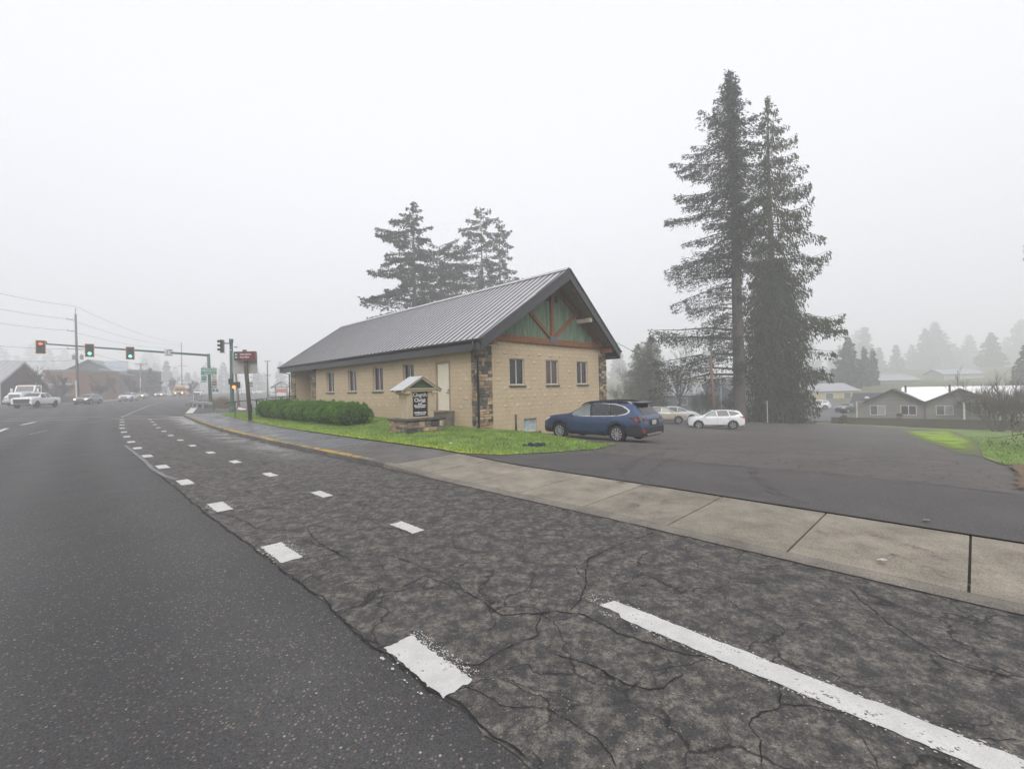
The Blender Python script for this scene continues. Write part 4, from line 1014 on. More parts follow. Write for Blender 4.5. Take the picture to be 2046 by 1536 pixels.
class Car:
    def __init__(s, name, label, cat, pos, heading, L, W, st, belt, roofw, zb, axles, wr, paint, group=None, spokes=10, detail=True, rim=None, tail=0.0):
        s.L, s.W, s.wr, s.axles = L, W, wr, axles
        s.root = thing(name, label, cat, loc=pos, rz=heading, group=group)
        s.root.rotation_euler = (0, -tail, heading)
        vs, fs = body_mesh(st, W, belt, roofw, zb); b = MB(); b.add(vs, fs)
        o = b.build('body', paint); sub = o.modifiers.new('s', 'SUBSURF'); sub.levels = sub.render_levels = 2 if detail else 1
        c = MB()
        for ax in axles:
            for sd in (-1, 1): c.tube([(ax, sd * (W / 2 + .3), wr - .0), (ax, sd * (W / 2 - .26), wr)], wr + .07, 24)
        cut = c.build('cut', m_rimdark); bo = o.modifiers.new('b', 'BOOLEAN'); bo.object = cut; bo.operation = 'DIFFERENCE'; bo.solver = 'EXACT'
        me0 = evaluated(o); o.modifiers.clear(); o.data = me0; bpy.data.objects.remove(cut)
        me0.polygons.foreach_set('use_smooth', [True] * len(me0.polygons)); me0.set_sharp_from_angle(angle=math.radians(38))
        me0.materials.clear(); me0.materials.append(paint); me0.materials.append(m_rimdark)
        for p in me0.polygons:                                        # the inside of the wheel wells is dark
            cx, cy, cz = p.center; p.material_index = int(any(math.hypot(cx - ax, cz - wr) < wr + .085 and abs(cy) < W / 2 - .012 for ax in axles) and cz < wr * 2 + .1 and abs(p.normal.y) < .99)
            if any(math.hypot(cx - ax, cz - wr) < wr + .06 for ax in axles) and abs(cy) < W / 2 - .1: p.material_index = 1
        o.name = 'body'; o.parent = s.root; s.body = o
        s.bvh = BVHTree.FromPolygons([v.co.copy() for v in me0.vertices], [tuple(p.vertices) for p in me0.polygons])
        for ax in axles:
            for sd in (-1, 1): s.wheel(ax, sd, spokes, rim or m_rim)
    def wheel(s, ax, sd, spokes, rim):
        r = s.wr; y = sd * (s.W / 2 - .12); w = .22
        M = Matrix.Translation((ax, y, r)) @ Matrix.Rotation(-sd * math.pi / 2, 4, 'X')      # local z points outward
        b = MB(); b.lathe([(r * .64, -w / 2), (r * .93, -w / 2), (r, -w / 2 + .04), (r, w / 2 - .04), (r * .95, w / 2 - .005), (r * .66, w / 2), (r * .64, w / 2 - .03)], 28, M)
        t = b.build('wheel', m_tyre, s.root, smooth=False)
        b = MB(); b.lathe([(r * .66, w / 2 - .05), (r * .64, w / 2 - .004), (r * .59, w / 2 - .004), (r * .57, w / 2 - .05)], 28, M, close=True); b.lathe([(r * .12, w / 2 - .05), (r * .1, w / 2 - .012)], 12, M)
        for k in range(spokes):
            R = M @ Matrix.Rotation(2 * math.pi * k / spokes, 4, 'Z'); b.prism([(r * .08, -.01, w / 2 - .03), (r * .6, -.024 if spokes > 6 else -.045, w / 2 - .018), (r * .6, .03 if spokes > 6 else .045, w / 2 - .018), (r * .08, .014, w / 2 - .03)], (0, 0, .012), R)
        b.build('rim', rim, t)
        b = MB(); b.lathe([(r * .6, w / 2 - .07), (r * .58, w / 2 - .06)], 20, M); b.build('brake', m_rimdark, t)
    def on(s, poly, axis, m, name, off=.006, parent=None, sides=(1,), step=.09):
        """a panel that follows the bodywork: polygon seen along an axis, laid on the surface"""
        out = []
        for sd in sides:
            bm = bmesh.new(); bm.faces.new([bm.verts.new((p[0], p[1], 0)) for p in poly]); bmesh.ops.triangulate(bm, faces=bm.faces[:])
            for ax in (0, 1):
                lo = min(p[ax] for p in poly); hi = max(p[ax] for p in poly)
                for v in np.arange(lo + step, hi, step): bmesh.ops.bisect_plane(bm, geom=bm.verts[:] + bm.edges[:] + bm.faces[:], plane_co=(v, 0, 0) if ax == 0 else (0, v, 0), plane_no=(1, 0, 0) if ax == 0 else (0, 1, 0))
            for v in bm.verts:
                u, w_, _ = v.co
                if axis == 'y': org, d = Vector((u, sd * 3, w_)), Vector((0, -sd, 0))
                elif axis == 'x': org, d = Vector((sd * 6, u, w_)), Vector((-sd, 0, 0))
                else: org, d = Vector((u, w_, 5)), Vector((0, 0, -1))
                hit, nrm, _, _ = s.bvh.ray_cast(org, d)
                if hit is None: hit, nrm, _, _ = s.bvh.find_nearest(org + d * (3 - s.W / 2 if axis == 'y' else 6 - s.L / 2 if axis == 'x' else 3.5))
                if nrm.dot(d) > 0: nrm = -nrm
                v.co = hit + nrm * off
            me = bpy.data.meshes.new(name); bm.to_mesh(me); bm.free(); me.materials.append(m)
            me.polygons.foreach_set('use_smooth', [True] * len(me.polygons))
            o = bpy.data.objects.new(name, me); C.objects.link(o); o.parent = parent or s.root; out.append(o)
        return out
    def line(s, a, b_, axis, m, w=.012, sides=(1, -1)):
        d = Vector(b_) - Vector(a); n = Vector((-d.y, d.x)).normalized() * w / 2
        s.on([tuple(Vector(a) - n), tuple(Vector(b_) - n), tuple(Vector(b_) + n), tuple(Vector(a) + n)], axis, m, 'seam', .003, parent=s.body, sides=sides)
    def arch(s, ax, m, w=.075):
        r0, r1 = s.wr + .055, s.wr + .06 + w; n = 18; P_ = []
        for k in range(n + 1): a = math.radians(-12 + 204 * k / n); P_.append((ax + r1 * math.cos(a), s.wr + r1 * math.sin(a)))
        for k in range(n, -1, -1): a = math.radians(-12 + 204 * k / n); P_.append((ax + r0 * math.cos(a), s.wr + r0 * math.sin(a)))
        s.on(P_, 'y', m, 'wheel_arch', .012, sides=(1, -1), step=.2)
    def mirror(s, x, z, m):
        for sd in (1, -1):
            b = MB(); b.box((x, sd * (s.W / 2 + .06), z), (.12, .2, .14), taper=.8); b.build('mirror', m, s.root, bevel=.03)
    def handle(s, x, z, m):
        for sd in (1, -1):
            hit, n, _, _ = s.bvh.ray_cast(Vector((x, sd * 3, z)), Vector((0, -sd, 0)))
            if hit: b = MB(); b.box((x, hit.y + sd * .018, z), (.22, .03, .035)); b.build('door_handle', m, s.root, bevel=.01)
seam_m = mat('door gap', (.008, .008, .01), .9)

# --- blue wagon nosed up to the church gable
pw_r, pw_f = Vector((4.07, 17.05, 0)), Vector((2.08, 18.95, 0)); hd = (pw_f - pw_r).normalized(); lf_ = Vector((-hd.y, hd.x, 0))
ctr = (pw_r + pw_f) / 2 - lf_ * .82
blue = carpaint('metallic blue paint', (.032, .06, .135), .3)
st = [(2.43, .66, .62, .36), (2.40, .8, .74, .3), (2.3, .9, .86, .24), (2.05, .99, .97), (1.7, 1.045, 1), (1.3, 1.085, 1), (1.05, 1.12, 1), (.78, 1.27, 1), (.45, 1.44, 1), (.1, 1.54, 1), (-.5, 1.585, 1), (-1.1, 1.585, 1), (-1.6, 1.56, .995), (-1.92, 1.53, .985), (-2.02, 1.44, .975), (-2.16, 1.25, .965), (-2.27, 1.1, .955), (-2.34, 1.02, .94), (-2.40, .9, .9, .3), (-2.43, .7, .84, .36)]
car = Car('parked_car', 'dark blue station wagon with black cladding parked facing the church gable', 'car', (ctr.x, ctr.y, Hz(ctr.x, ctr.y) + .012), math.atan2(hd.y, hd.x), 4.86, 1.87, st, lambda x: .99 + .012 * (1 - x) / 2, .67, .25, (1.42, -1.325), .352, blue, spokes=10)
ctr_pix = None
trim = car.on([(.98, 1.0), (.72, 1.2), (.4, 1.385), (.1, 1.475), (-.5, 1.525), (-1.15, 1.5), (-1.6, 1.4), (-1.83, 1.27), (-1.84, 1.19), (-1.7, 1.1), (-1.3, 1.035), (0, 1.0)], 'y', m_chrome, 'window_trim', .004, sides=(1, -1))
car.on([(.9, 1.025), (.66, 1.2), (.38, 1.36), (.06, 1.45), (-.0, 1.45), (-.13, 1.03)], 'y', m_glass_light, 'window', .009, sides=(1, -1))
car.on([(-.2, 1.03), (-.07, 1.46), (-.5, 1.495), (-.88, 1.485), (-1.02, 1.05)], 'y', m_glass_car, 'window', .009, sides=(1, -1))
car.on([(-1.09, 1.06), (-.96, 1.48), (-1.15, 1.47), (-1.5, 1.395), (-1.74, 1.27), (-1.76, 1.2), (-1.64, 1.13), (-1.36, 1.07)], 'y', m_glass_car, 'window', .009, sides=(1, -1))
car.on([(-.13, 1.02), (-.2, 1.02), (-.06, 1.47), (.0, 1.47)], 'y', m_grille, 'pillar', .011, sides=(1, -1)); car.on([(-1.02, 1.05), (-1.09, 1.06), (-.97, 1.48), (-.9, 1.485)], 'y', m_grille, 'pillar', .011, sides=(1, -1))
car.on([(1.02, -.7), (1.02, .7), (.2, .56), (.2, -.56)], 'z', m_glass_car, 'windscreen', .008, step=.12)
car.on([(-.62, 1.09), (.62, 1.09), (.56, 1.46), (-.56, 1.46)], 'x', m_glass_car, 'rear_window', .008, sides=(-1,))
for ax in car.axles: car.arch(ax, m_clad, .09)
car.on([(1.0, .26), (1.0, .4), (.2, .38), (-.5, .37), (-.8, .45), (-.92, .45), (-.92, .26)], 'y', m_clad, 'rocker_panel', .014, sides=(1, -1))
car.on([(-1.76, .33), (-1.7, .52), (-2.0, .7), (-2.2, .74), (-2.36, .66), (-2.4, .33)], 'y', m_clad, 'bumper', .012, sides=(1, -1), step=.06); car.on([(-.88, .34), (.88, .34), (.9, .62), (-.9, .62)], 'x', m_clad, 'bumper', .014, sides=(-1,))
car.on([(-.6, .33), (.6, .33), (.62, .41), (-.62, .41)], 'x', m_chrome, 'skid_plate', .03, sides=(-1,))
car.on([(1.86, .3), (2.3, .3), (2.38, .52), (2.2, .55), (1.9, .45)], 'y', m_clad, 'bumper', .012, sides=(1, -1)); car.on([(-.7, .3), (.7, .3), (.75, .75), (-.75, .75)], 'x', m_grille, 'grille', .012, sides=(1,))
car.on([(2.28, .82), (2.33, .72), (2.0, .85), (1.88, .93), (2.1, .93)], 'y', m_head, 'headlight', .012, sides=(1, -1), step=.05)
car.on([(-1.83, 1.0), (-2.24, 1.02), (-2.4, .98), (-2.38, .86), (-2.25, .82), (-2.1, .86)], 'y', m_taildark, 'tail_light', .012, sides=(1, -1), step=.05)
car.on([(-2.08, .97), (-2.2, .97), (-2.24, .86), (-2.12, .86)], 'y', m_tail, 'tail_light', .017, sides=(1, -1), step=.05); car.on([(.46, .86), (.85, .86), (.85, .98), (.5, .95)], 'x', m_taildark, 'tail_light', .012, sides=(-1,)); car.on([(-.46, .86), (-.85, .86), (-.85, .98), (-.5, .95)], 'x', m_taildark, 'tail_light', .012, sides=(-1,))
for sd in (1, -1): car.on([(sd * .74, .44), (sd * .84, .44), (sd * .84, .58), (sd * .76, .58)], 'x', m_tail, 'reflector', .022, sides=(-1,))
pl_ = MB(); pl_.box((-2.425, 0, .8), (.02, .32, .17)); pl_.build('number_plate', m_plate, car.root); car.on([(-.42, .68), (.42, .68), (.4, .92), (-.4, .92)], 'x', m_grille, 'plate_recess', .004, sides=(-1,))
sp = MB(); sp.prism([(-1.8, -.58, 1.535), (-2.16, -.52, 1.5), (-2.16, .52, 1.5), (-1.8, .58, 1.535)], (0, 0, .045)); sp.build('spoiler', mat('dark blue spoiler', (.012, .014, .03), .3, var=.1), car.root, bevel=.015)
for sd in (1, -1):
    b = MB(); b.tube([(.5, sd * .54, 1.42), (.3, sd * .56, 1.51), (0, sd * .57, 1.57), (-.6, sd * .57, 1.61), (-1.2, sd * .56, 1.6), (-1.6, sd * .55, 1.55), (-1.78, sd * .54, 1.48)], [.02, .035, .04, .04, .04, .035, .02], 8)
    b.bbox((-.1, sd * .57 - .025, 1.47), (.12, sd * .57 + .025, 1.57)); b.bbox((-1.45, sd * .56 - .025, 1.48), (-1.2, sd * .56 + .025, 1.58)); b.build('roof_rail', m_clad, car.root)
for a, c in (((1.02, 1.0), (1.04, .45)), ((-.16, 1.02), (-.16, .42)), ((-1.06, 1.05), (-1.1, .85)), ((-1.1, .85), (-.95, .62)), ((1.04, .45), (.9, .4)), ((-.16, .41), (1.0, .42))): car.line(a, c, 'y', seam_m)
car.mirror(.78, 1.06, blue); car.handle(.12, .9, blue); car.handle(-.88, .92, blue)
# --- generic cars
def suv(name, label, pos, hd_, paint, L=4.52, W=1.84, Hh=1.66, rim_s=5, boxy=0.0, group=None, lit=None, detail=True, wr=.35, clad=True, cat='car', glass=None, tail=0, wheels=True):
    k = L / 4.52; z = Hh / 1.66
    st = [(2.24, .62, .64, .34), (2.2, .8, .78, .28), (2.08, .94, .9, .24), (1.8, 1.03, .98), (1.4, 1.1, 1), (1.15, 1.15, 1), (.85, 1.34, 1), (.45, 1.54, 1), (.1, 1.62, 1), (-.5, 1.65, 1), (-1.1, 1.64, 1), (-1.6, 1.6, .99), (-1.86 - boxy * .1, 1.54, .98), (-1.98 - boxy * .1, 1.4, .97), (-2.1 - boxy * .05, 1.18, .96), (-2.18, 1.0, .95), (-2.24, .82, .92, .3), (-2.26, .6, .86, .34)]
    st = [(a[0] * k, a[1] * z, a[2], *[q * z for q in a[3:]]) for a in st]
    axm = (1.38 * k, -1.31 * k)
    c = Car(name, label, cat, pos, hd_, L, W, st, lambda x: (1.03 - .02 * x) * z, .66, .24 * z, axm, wr, paint, group, rim_s, detail, tail=tail)
    s = lambda pts: [(x * k, y * z) for x, y in pts]; gl = glass or m_glass_light
    c.on(s([(.98, 1.08), (.72, 1.27), (.38, 1.45), (.1, 1.52), (-.0, 1.52), (-.1, 1.09)]), 'y', gl, 'window', .009, sides=(1, -1)); c.on(s([(-.17, 1.09), (-.08, 1.53), (-.5, 1.55), (-.9, 1.54), (-1.05, 1.12)]), 'y', m_glass_car, 'window', .009, sides=(1, -1))
    c.on(s([(-1.12, 1.13), (-.98, 1.53), (-1.4, 1.49), (-1.68, 1.4), (-1.86, 1.3), (-1.4, 1.16)]), 'y', m_glass_car, 'window', .009, sides=(1, -1))
    c.on([(1.1 * k, -.68), (1.1 * k, .68), (.28 * k, .56), (.28 * k, -.56)], 'z', m_glass_car, 'windscreen', .008, step=.14); c.on([(-.6, 1.12 * z), (.6, 1.12 * z), (.54, 1.48 * z), (-.54, 1.48 * z)], 'x', m_glass_car, 'rear_window', .008, sides=(-1,))
    if clad:
        for ax in axm: c.arch(ax, m_clad, .05)
        c.on(s([(.98, .25), (.98, .38), (-.88, .38), (-.88, .25)]), 'y', m_clad, 'rocker_panel', .013, sides=(1, -1)); c.on([(-.85, .3 * z), (.85, .3 * z), (.87, .5 * z), (-.87, .5 * z)], 'x', m_clad, 'bumper', .013, sides=(-1,))
    hl = lit or m_head
    c.on([(.45, .8 * z), (.78, .8 * z), (.76, .92 * z), (.5, .9 * z)], 'x', hl, 'headlight', .014, sides=(1,), step=.05); c.on([(-.45, .8 * z), (-.78, .8 * z), (-.76, .92 * z), (-.5, .9 * z)], 'x', hl, 'headlight', .014, sides=(1,), step=.05)
    c.on(s([(2.16, .82), (1.82, .93), (1.72, .99), (2.0, .96)]), 'y', m_head, 'headlight', .012, sides=(1, -1), step=.05)
    c.on([(-.42, .62 * z), (.42, .62 * z), (.46, .84 * z), (-.46, .84 * z)], 'x', m_grille, 'grille', .012, sides=(1,)); c.on([(-.7, .36 * z), (.7, .36 * z), (.66, .52 * z), (-.66, .52 * z)], 'x', m_grille, 'air_intake', .012, sides=(1,))
    c.on(s([(-1.72, 1.12), (-2.1, 1.08), (-2.2, .98), (-2.16, .92), (-1.98, .97)]), 'y', m_tail, 'tail_light', .012, sides=(1, -1), step=.05); c.on([(.55, .95 * z), (.88, .93 * z), (.86, 1.08 * z), (.6, 1.06 * z)], 'x', m_tail, 'tail_light', .012, sides=(-1,)); c.on([(-.55, .95 * z), (-.88, .93 * z), (-.86, 1.08 * z), (-.6, 1.06 * z)], 'x', m_tail, 'tail_light', .012, sides=(-1,))
    for a, e in (((1.1, 1.06), (1.08, .42)), ((-.13, 1.1), (-.13, .4)), ((-1.1, 1.1), (-1.0, .7))): c.line((a[0] * k, a[1] * z), (e[0] * k, e[1] * z), 'y', seam_m, .014)
    c.mirror(.86 * k, 1.12 * z, paint)
    if detail:
        c.handle(.1 * k, .95 * z, paint); c.handle(-.85 * k, .98 * z, paint)
        for sd in (1, -1):
            b = MB(); b.tube([(.2 * k, sd * .58, 1.59 * z), (-.2, sd * .59, 1.67 * z), (-1.2 * k, sd * .58, 1.66 * z), (-1.55 * k, sd * .57, 1.6 * z)], .022, 6); b.build('roof_rail', m_clad, c.root)
        pl2 = MB(); pl2.box((-2.22 * k, 0, .84 * z), (.03, .32, .16)); pl2.build('number_plate', m_plate, c.root)
    return c
def sedan(name, label, pos, hd_, paint, L=4.7, W=1.8, Hh=1.46, lit=None, group=None):
    z = Hh / 1.46; k = L / 4.7
    st = [(2.34, .55, .66, .3), (2.3, .7, .8, .24), (2.15, .8, .92, .2), (1.7, .88, 1), (1.2, .93, 1), (.95, .97, 1), (.6, 1.16, 1), (.2, 1.36, 1), (-.2, 1.44, 1), (-.8, 1.44, 1), (-1.2, 1.34, 1), (-1.6, 1.14, .99), (-1.85, 1.03, .98), (-2.15, 1.0, .96), (-2.3, .9, .92, .26), (-2.35, .6, .84, .32)]
    st = [(a[0] * k, a[1] * z, a[2], *[q * z for q in a[3:]]) for a in st]
    c = Car(name, label, 'car', pos, hd_, L, W, st, lambda x: (.93 - .015 * x) * z, .6, .2, (1.4 * k, -1.33 * k), .325, paint, group, 5, False)
    s = lambda pts: [(x * k, y * z) for x, y in pts]
    c.on(s([(.82, .98), (.5, 1.16), (.15, 1.31), (-.1, 1.34), (-.15, .99)]), 'y', m_glass_car, 'window', .009, sides=(1, -1)); c.on(s([(-.22, .99), (-.17, 1.35), (-.75, 1.35), (-1.15, 1.24), (-1.45, 1.06)]), 'y', m_glass_car, 'window', .009, sides=(1, -1))
    c.on([(.9 * k, -.64), (.9 * k, .64), (.05 * k, .52), (.05 * k, -.52)], 'z', m_glass_car, 'windscreen', .008, step=.14); c.on([(-1.7 * k, -.6), (-1.7 * k, .6), (-1.0 * k, .5), (-1.0 * k, -.5)], 'z', m_glass_car, 'rear_window', .008, step=.14)
    hl = lit or m_head
    for sd in (1, -1):
        c.on([(sd * .46, .62 * z), (sd * .82, .62 * z), (sd * .8, .74 * z), (sd * .5, .72 * z)], 'x', hl, 'headlight', .014, sides=(1,), step=.05); c.on([(sd * .5, .78 * z), (sd * .84, .78 * z), (sd * .84, .9 * z), (sd * .5, .9 * z)], 'x', m_tail, 'tail_light', .014, sides=(-1,), step=.05)
    c.on([(-.42, .5 * z), (.42, .5 * z), (.44, .68 * z), (-.44, .68 * z)], 'x', m_grille, 'grille', .012, sides=(1,)); c.on([(-.7, .28 * z), (.7, .28 * z), (.66, .44 * z), (-.66, .44 * z)], 'x', m_grille, 'air_intake', .012, sides=(1,))
    c.mirror(.62 * k, 1.0 * z, paint); return c
def pickup(name, label, pos, hd_, paint, lit=None):
    st = [(2.95, .7, .78, .45), (2.94, 1.05, .94, .38), (2.9, 1.24, .98, .36), (2.6, 1.32, 1), (1.8, 1.36, 1), (1.4, 1.38, 1), (1.1, 1.58, 1), (.75, 1.78, 1), (.4, 1.88, 1), (-.3, 1.92, 1), (-.75, 1.9, 1), (-.98, 1.84, 1), (-1.04, 1.4, 1), (-1.08, 1.3, 1), (-1.5, 1.3, 1), (-2.4, 1.3, 1), (-2.85, 1.3, .99), (-2.93, 1.26, .97, .45), (-2.95, .9, .95, .5)]
    c = Car(name, label, 'pickup truck', pos, hd_, 5.9, 2.02, st, lambda x: 1.26, .74, .42, (1.95, -1.75), .42, paint, None, 6, False, m_rimdark)
    c.on([(1.15, 1.27), (.95, 1.5), (.68, 1.72), (.2, 1.78), (.1, 1.27)], 'y', m_glass_car, 'window', .01, sides=(1, -1)); c.on([(.0, 1.27), (.08, 1.79), (-.7, 1.79), (-.85, 1.3)], 'y', m_glass_car, 'window', .01, sides=(1, -1)); c.on([(1.35, -.76), (1.35, .76), (.55, .62), (.55, -.62)], 'z', m_glass_car, 'windscreen', .01, step=.14)
    c.on([(-.7, .58), (.7, .58), (.78, 1.12), (-.78, 1.12)], 'x', m_grille, 'grille', .02, sides=(1,)); c.on([(-.9, .4), (.9, .4), (.86, .55), (-.86, .55)], 'x', m_clad, 'bumper', .02, sides=(1,))
    for ax in c.axles: c.arch(ax, m_clad, .04)
    for sd in (1, -1): c.on([(sd * .74, .86), (sd * .96, .86), (sd * .95, 1.04), (sd * .76, 1.05)], 'x', lit or m_head, 'headlight', .016, sides=(1,), step=.06)
    c.on([(-1.12, 1.31), (-1.12, .5), (-1.09, .5), (-1.09, 1.31)], 'y', seam_m, 'bed_gap', .005, sides=(1, -1), step=.3); c.mirror(1.0, 1.32, m_clad); return c
white = carpaint('white car paint', (.72, .72, .73)); silver = carpaint('silver car paint', (.36, .37, .38), .3); beige = carpaint('champagne car paint', (.4, .37, .3), .25); grey_ = carpaint('blue grey car paint', (.12, .135, .15), .3); pale = carpaint('pale silver paint', (.55, .56, .58), .2)
def facing(a, b): return math.atan2(b.y - a.y, b.x - a.x)
wf_, wr_ = PX(1395, 38.2), PX(1462.4, 37.4); h_ = (wf_ - wr_); h_.z = 0; h_.normalize(); cc = (wf_ + wr_) / 2 - Vector((-h_.y, h_.x, 0)) * .8
suv('parked_car', 'white compact SUV with roof rails parked side-on beside the big conifers', (cc.x, cc.y, Hz(cc.x, cc.y) + .012), math.atan2(h_.y, h_.x), white)
q = PX(1353, 43.0); hdv = Vector((.97, -.24, 0)); cc = q - hdv * 1.42 + Vector((hdv.y, -hdv.x, 0)) * -.8
cb = suv('parked_car', 'beige two-tone SUV half hidden behind the blue wagon', (cc.x, cc.y, Hz(cc.x, cc.y) + .012), math.atan2(hdv.y, hdv.x), beige, L=4.7, Hh=1.72, boxy=1)
cb.on([(1.0, .3), (1.0, .52), (-.95, .52), (-.95, .3)], 'y', mat('taupe cladding', (.19, .165, .125), .5), 'lower_panel', .015, sides=(1, -1))
q = PX(1352, 49.5); suv('parked_car', 'white car showing only its roof and windscreen behind the beige SUV', (q.x, q.y, q.z), -.25, white, detail=False)
def gpix(px, py, d):                                   # stand on the street under a point of the picture
    v = P(px, py, d); return Vector((v.x, v.y, Hz(v.x, v.y)))
RH = math.radians
p = gpix(74, 812, 56.0); pickup('pickup_truck', 'white crew-cab pickup with black grille in front of the dump truck', p, RH(-69), white)
p = gpix(176, 805, 66.5); suv('moving_car', 'blue-grey wagon with dim headlights left of the bare street trees', p, RH(-68), grey_, L=4.75, Hh=1.52, lit=m_lit, detail=False, glass=m_glass_car, clad=True)
p = gpix(257, 801, 80.0); suv('moving_car', 'silver-white SUV driving ahead of a dim sedan', p, RH(-66), pale, Hh=1.6, detail=False, glass=m_glass_car)
p = gpix(283, 797, 100.0); sedan('moving_car', 'dim grey sedan with one bright headlight behind the silver-white SUV', p, RH(-64), silver, lit=m_lit)
p = gpix(321, 792.5, 118.0); sedan('moving_car', 'pale sedan approaching just left of the school bus', p, RH(-64), pale, lit=m_litw)
p = gpix(398, 789, 112.0); pickup('pickup_truck', 'white pickup on the far street right of the school bus', p, RH(-66), white)
for px, py, d, hd2, lab, mt_, fn in ((552, 793, 113, 160, 'pale parked car beside the roadside shelter', pale, sedan), (512, 782, 150, 150, 'white parked car on the far lot near the speed limit sign', white, sedan), (484, 785, 150, 150, 'white parked car on the far lot left of the wooden sign post', white, sedan), (524, 824, 64, 150, 'silver car behind the black railing below the hedge end', silver, suv)):
    p = P(px, py, d); fn('parked_car', lab, (p.x, p.y, Hz(p.x, p.y)), RH(hd2), mt_)
p = P(1628, 822, 78); suv('parked_car', 'white SUV parked on the lower street beside the cedar', (p.x, p.y, Hz(p.x, p.y)), RH(160), white, detail=False)
p = P(1695, 824, 72); suv('parked_car', 'dark car parked on the lower street left of the grey duplex', (p.x, p.y, Hz(p.x, p.y)), RH(200), carpaint('dark car paint', (.03, .032, .036)), detail=False)
# --- dump truck
p = gpix(64, 812, 64.5); dt = thing('dump_truck', 'white dump truck with a square bonnet behind the white pickup', 'truck', loc=p, rz=RH(-70))
b = MB(); b.prism([(3.6, -.75, .9), (3.6, -.75, 1.65), (3.3, -.75, 1.85), (1.6, -.75, 2.0), (1.6, -.75, .9)], (0, 1.5, 0)); b.build('bonnet', white, dt, bevel=.08)
b = MB(); b.prism([(1.6, -1.1, .9), (1.6, -1.1, 2.0), (1.25, -1.1, 2.85), (-.1, -1.1, 2.9), (-.1, -1.1, .9)], (0, 2.2, 0)); b.build('cab', white, dt, bevel=.06)
b = MB(); b.add([(1.615, -.95, 2.05), (1.615, .95, 2.05), (1.3, .9, 2.76), (1.3, -.9, 2.76)], [(0, 1, 2, 3)]); b.build('windscreen', m_glass_car, dt)
for sd in (1, -1):
    b = MB(); b.prism([(1.4, sd * 1.105, 2.0), (1.15, sd * 1.105, 2.7), (.3, sd * 1.105, 2.7), (.3, sd * 1.105, 1.95)], (0, sd * .01, 0)); b.build('window', m_glass_car, dt)
    b = MB(); b.prism([(3.5, sd * .72, .75), (3.55, sd * .72, 1.25), (2.9, sd * .72, 1.55), (2.1, sd * .72, 1.4), (1.8, sd * .72, .8)], (0, sd * .42, 0)); b.build('fender', white, dt, bevel=.06)
    b = MB(); b.box((3.6, sd * .95, 1.1), (.1, .26, .2)); b.build('headlight', m_head, dt); b = MB(); b.box((1.5, sd * 1.42, 2.2), (.08, .22, .55)); b.build('mirror', white, dt)
b = MB(); b.bbox((3.6, -.55, .85), (3.66, .55, 1.6)); b.build('grille', mat('dull chrome grille', (.2, .2, .19), .4, metal=.4), dt)
b = MB(); b.bbox((3.55, -1.15, .5), (3.85, 1.15, .85)); b.build('bumper', m_chrome, dt, bevel=.03)
b = MB(); b.bbox((-.2, -.95, 2.86), (1.0, .95, 2.98)); b.build('light_bar', mat('amber beacon bar', (.45, .3, .15), .4), dt)
b = MB(); b.prism([(-.35, -1.2, 1.15), (-.2, -1.2, 2.5), (-4.4, -1.2, 2.4), (-4.4, -1.2, 1.15)], (0, 2.4, 0))
for x in (-1.2, -2.2, -3.2): b.bbox((x - .08, -1.27, 1.15), (x + .08, 1.27, 2.38))
b.build('dump_body', mat('grey steel dump body', (.12, .12, .12), .6, var=.3), dt); b = MB(); b.bbox((-4.4, -.5, .7), (3.4, .5, 1.0)); b.build('chassis', m_clad, dt)
for x in (2.7, -2.3, -3.5):
    for sd in (1, -1):
        b = MB(); b.tube([(x, sd * .8, .5), (x, sd * 1.1, .5)], .5, 20); w_ = b.build('wheel', m_tyre, dt); b = MB(); b.tube([(x, sd * 1.06, .5), (x, sd * 1.115, .5)], .27, 14); b.build('rim', m_rim, w_)
# --- school bus
p = gpix(364, 792, 121.0); bus = thing('school_bus', 'yellow school bus with white roof and lit headlights on the far street', 'bus', loc=p, rz=RH(-63))
ye = carpaint('school bus yellow', (.62, .26, .018)); b = MB(); pr = [(-1.2, .55), (1.2, .55), (1.22, 2.3), (1.0, 2.78), (-1.0, 2.78), (-1.22, 2.3)]; b.prism([(2.6, y, z) for y, z in pr], (-8.6, 0, 0)); b.build('body', ye, bus, bevel=.04)
b = MB(); b.prism([(2.5, y, z) for y, z in [(-1.06, 2.7), (1.06, 2.7), (.85, 2.93), (-.85, 2.93)]], (-8.4, 0, 0)); b.build('roof', white, bus, bevel=.04)
b = MB(); b.prism([(2.6, -.95, .6), (4.1, -.9, .6), (4.15, -.9, 1.15), (3.9, -.9, 1.35), (2.6, -.95, 1.5)], (0, 1.85, 0)); b.build('bonnet', ye, bus, bevel=.06)
b = MB(); b.bbox((2.605, -1.0, 1.55), (2.62, 1.0, 2.25)); b.build('windscreen', m_glass_car, bus); b = MB(); b.bbox((4.12, -.55, .7), (4.17, .55, 1.15)); b.build('grille', m_grille, bus); b = MB(); b.bbox((4.0, -1.15, .42), (4.3, 1.15, .68)); b.build('bumper', m_grille, bus)
for sd in (1, -1):
    for i in range(8): b = MB(); b.bbox((1.55 - i * 1.0, sd * 1.215 - .01, 1.55), (2.4 - i * 1.0, sd * 1.215 + .01, 2.15)); b.build('window', m_glass_car, bus)
    b = MB(); b.bbox((-6, sd * 1.21 - .015, 1.05), (2.6, sd * 1.21 + .015, 1.12)); b.build('rub_rail', m_grille, bus); b = MB(); b.tube([(4.13, sd * .72, .95), (4.18, sd * .72, .95)], .16, 14); b.build('headlight', m_lit, bus)
    for x in (3.1, -3.6): b = MB(); b.tube([(x, sd * .9, .48), (x, sd * 1.2, .48)], .48, 18); b.build('wheel', m_tyre, bus)

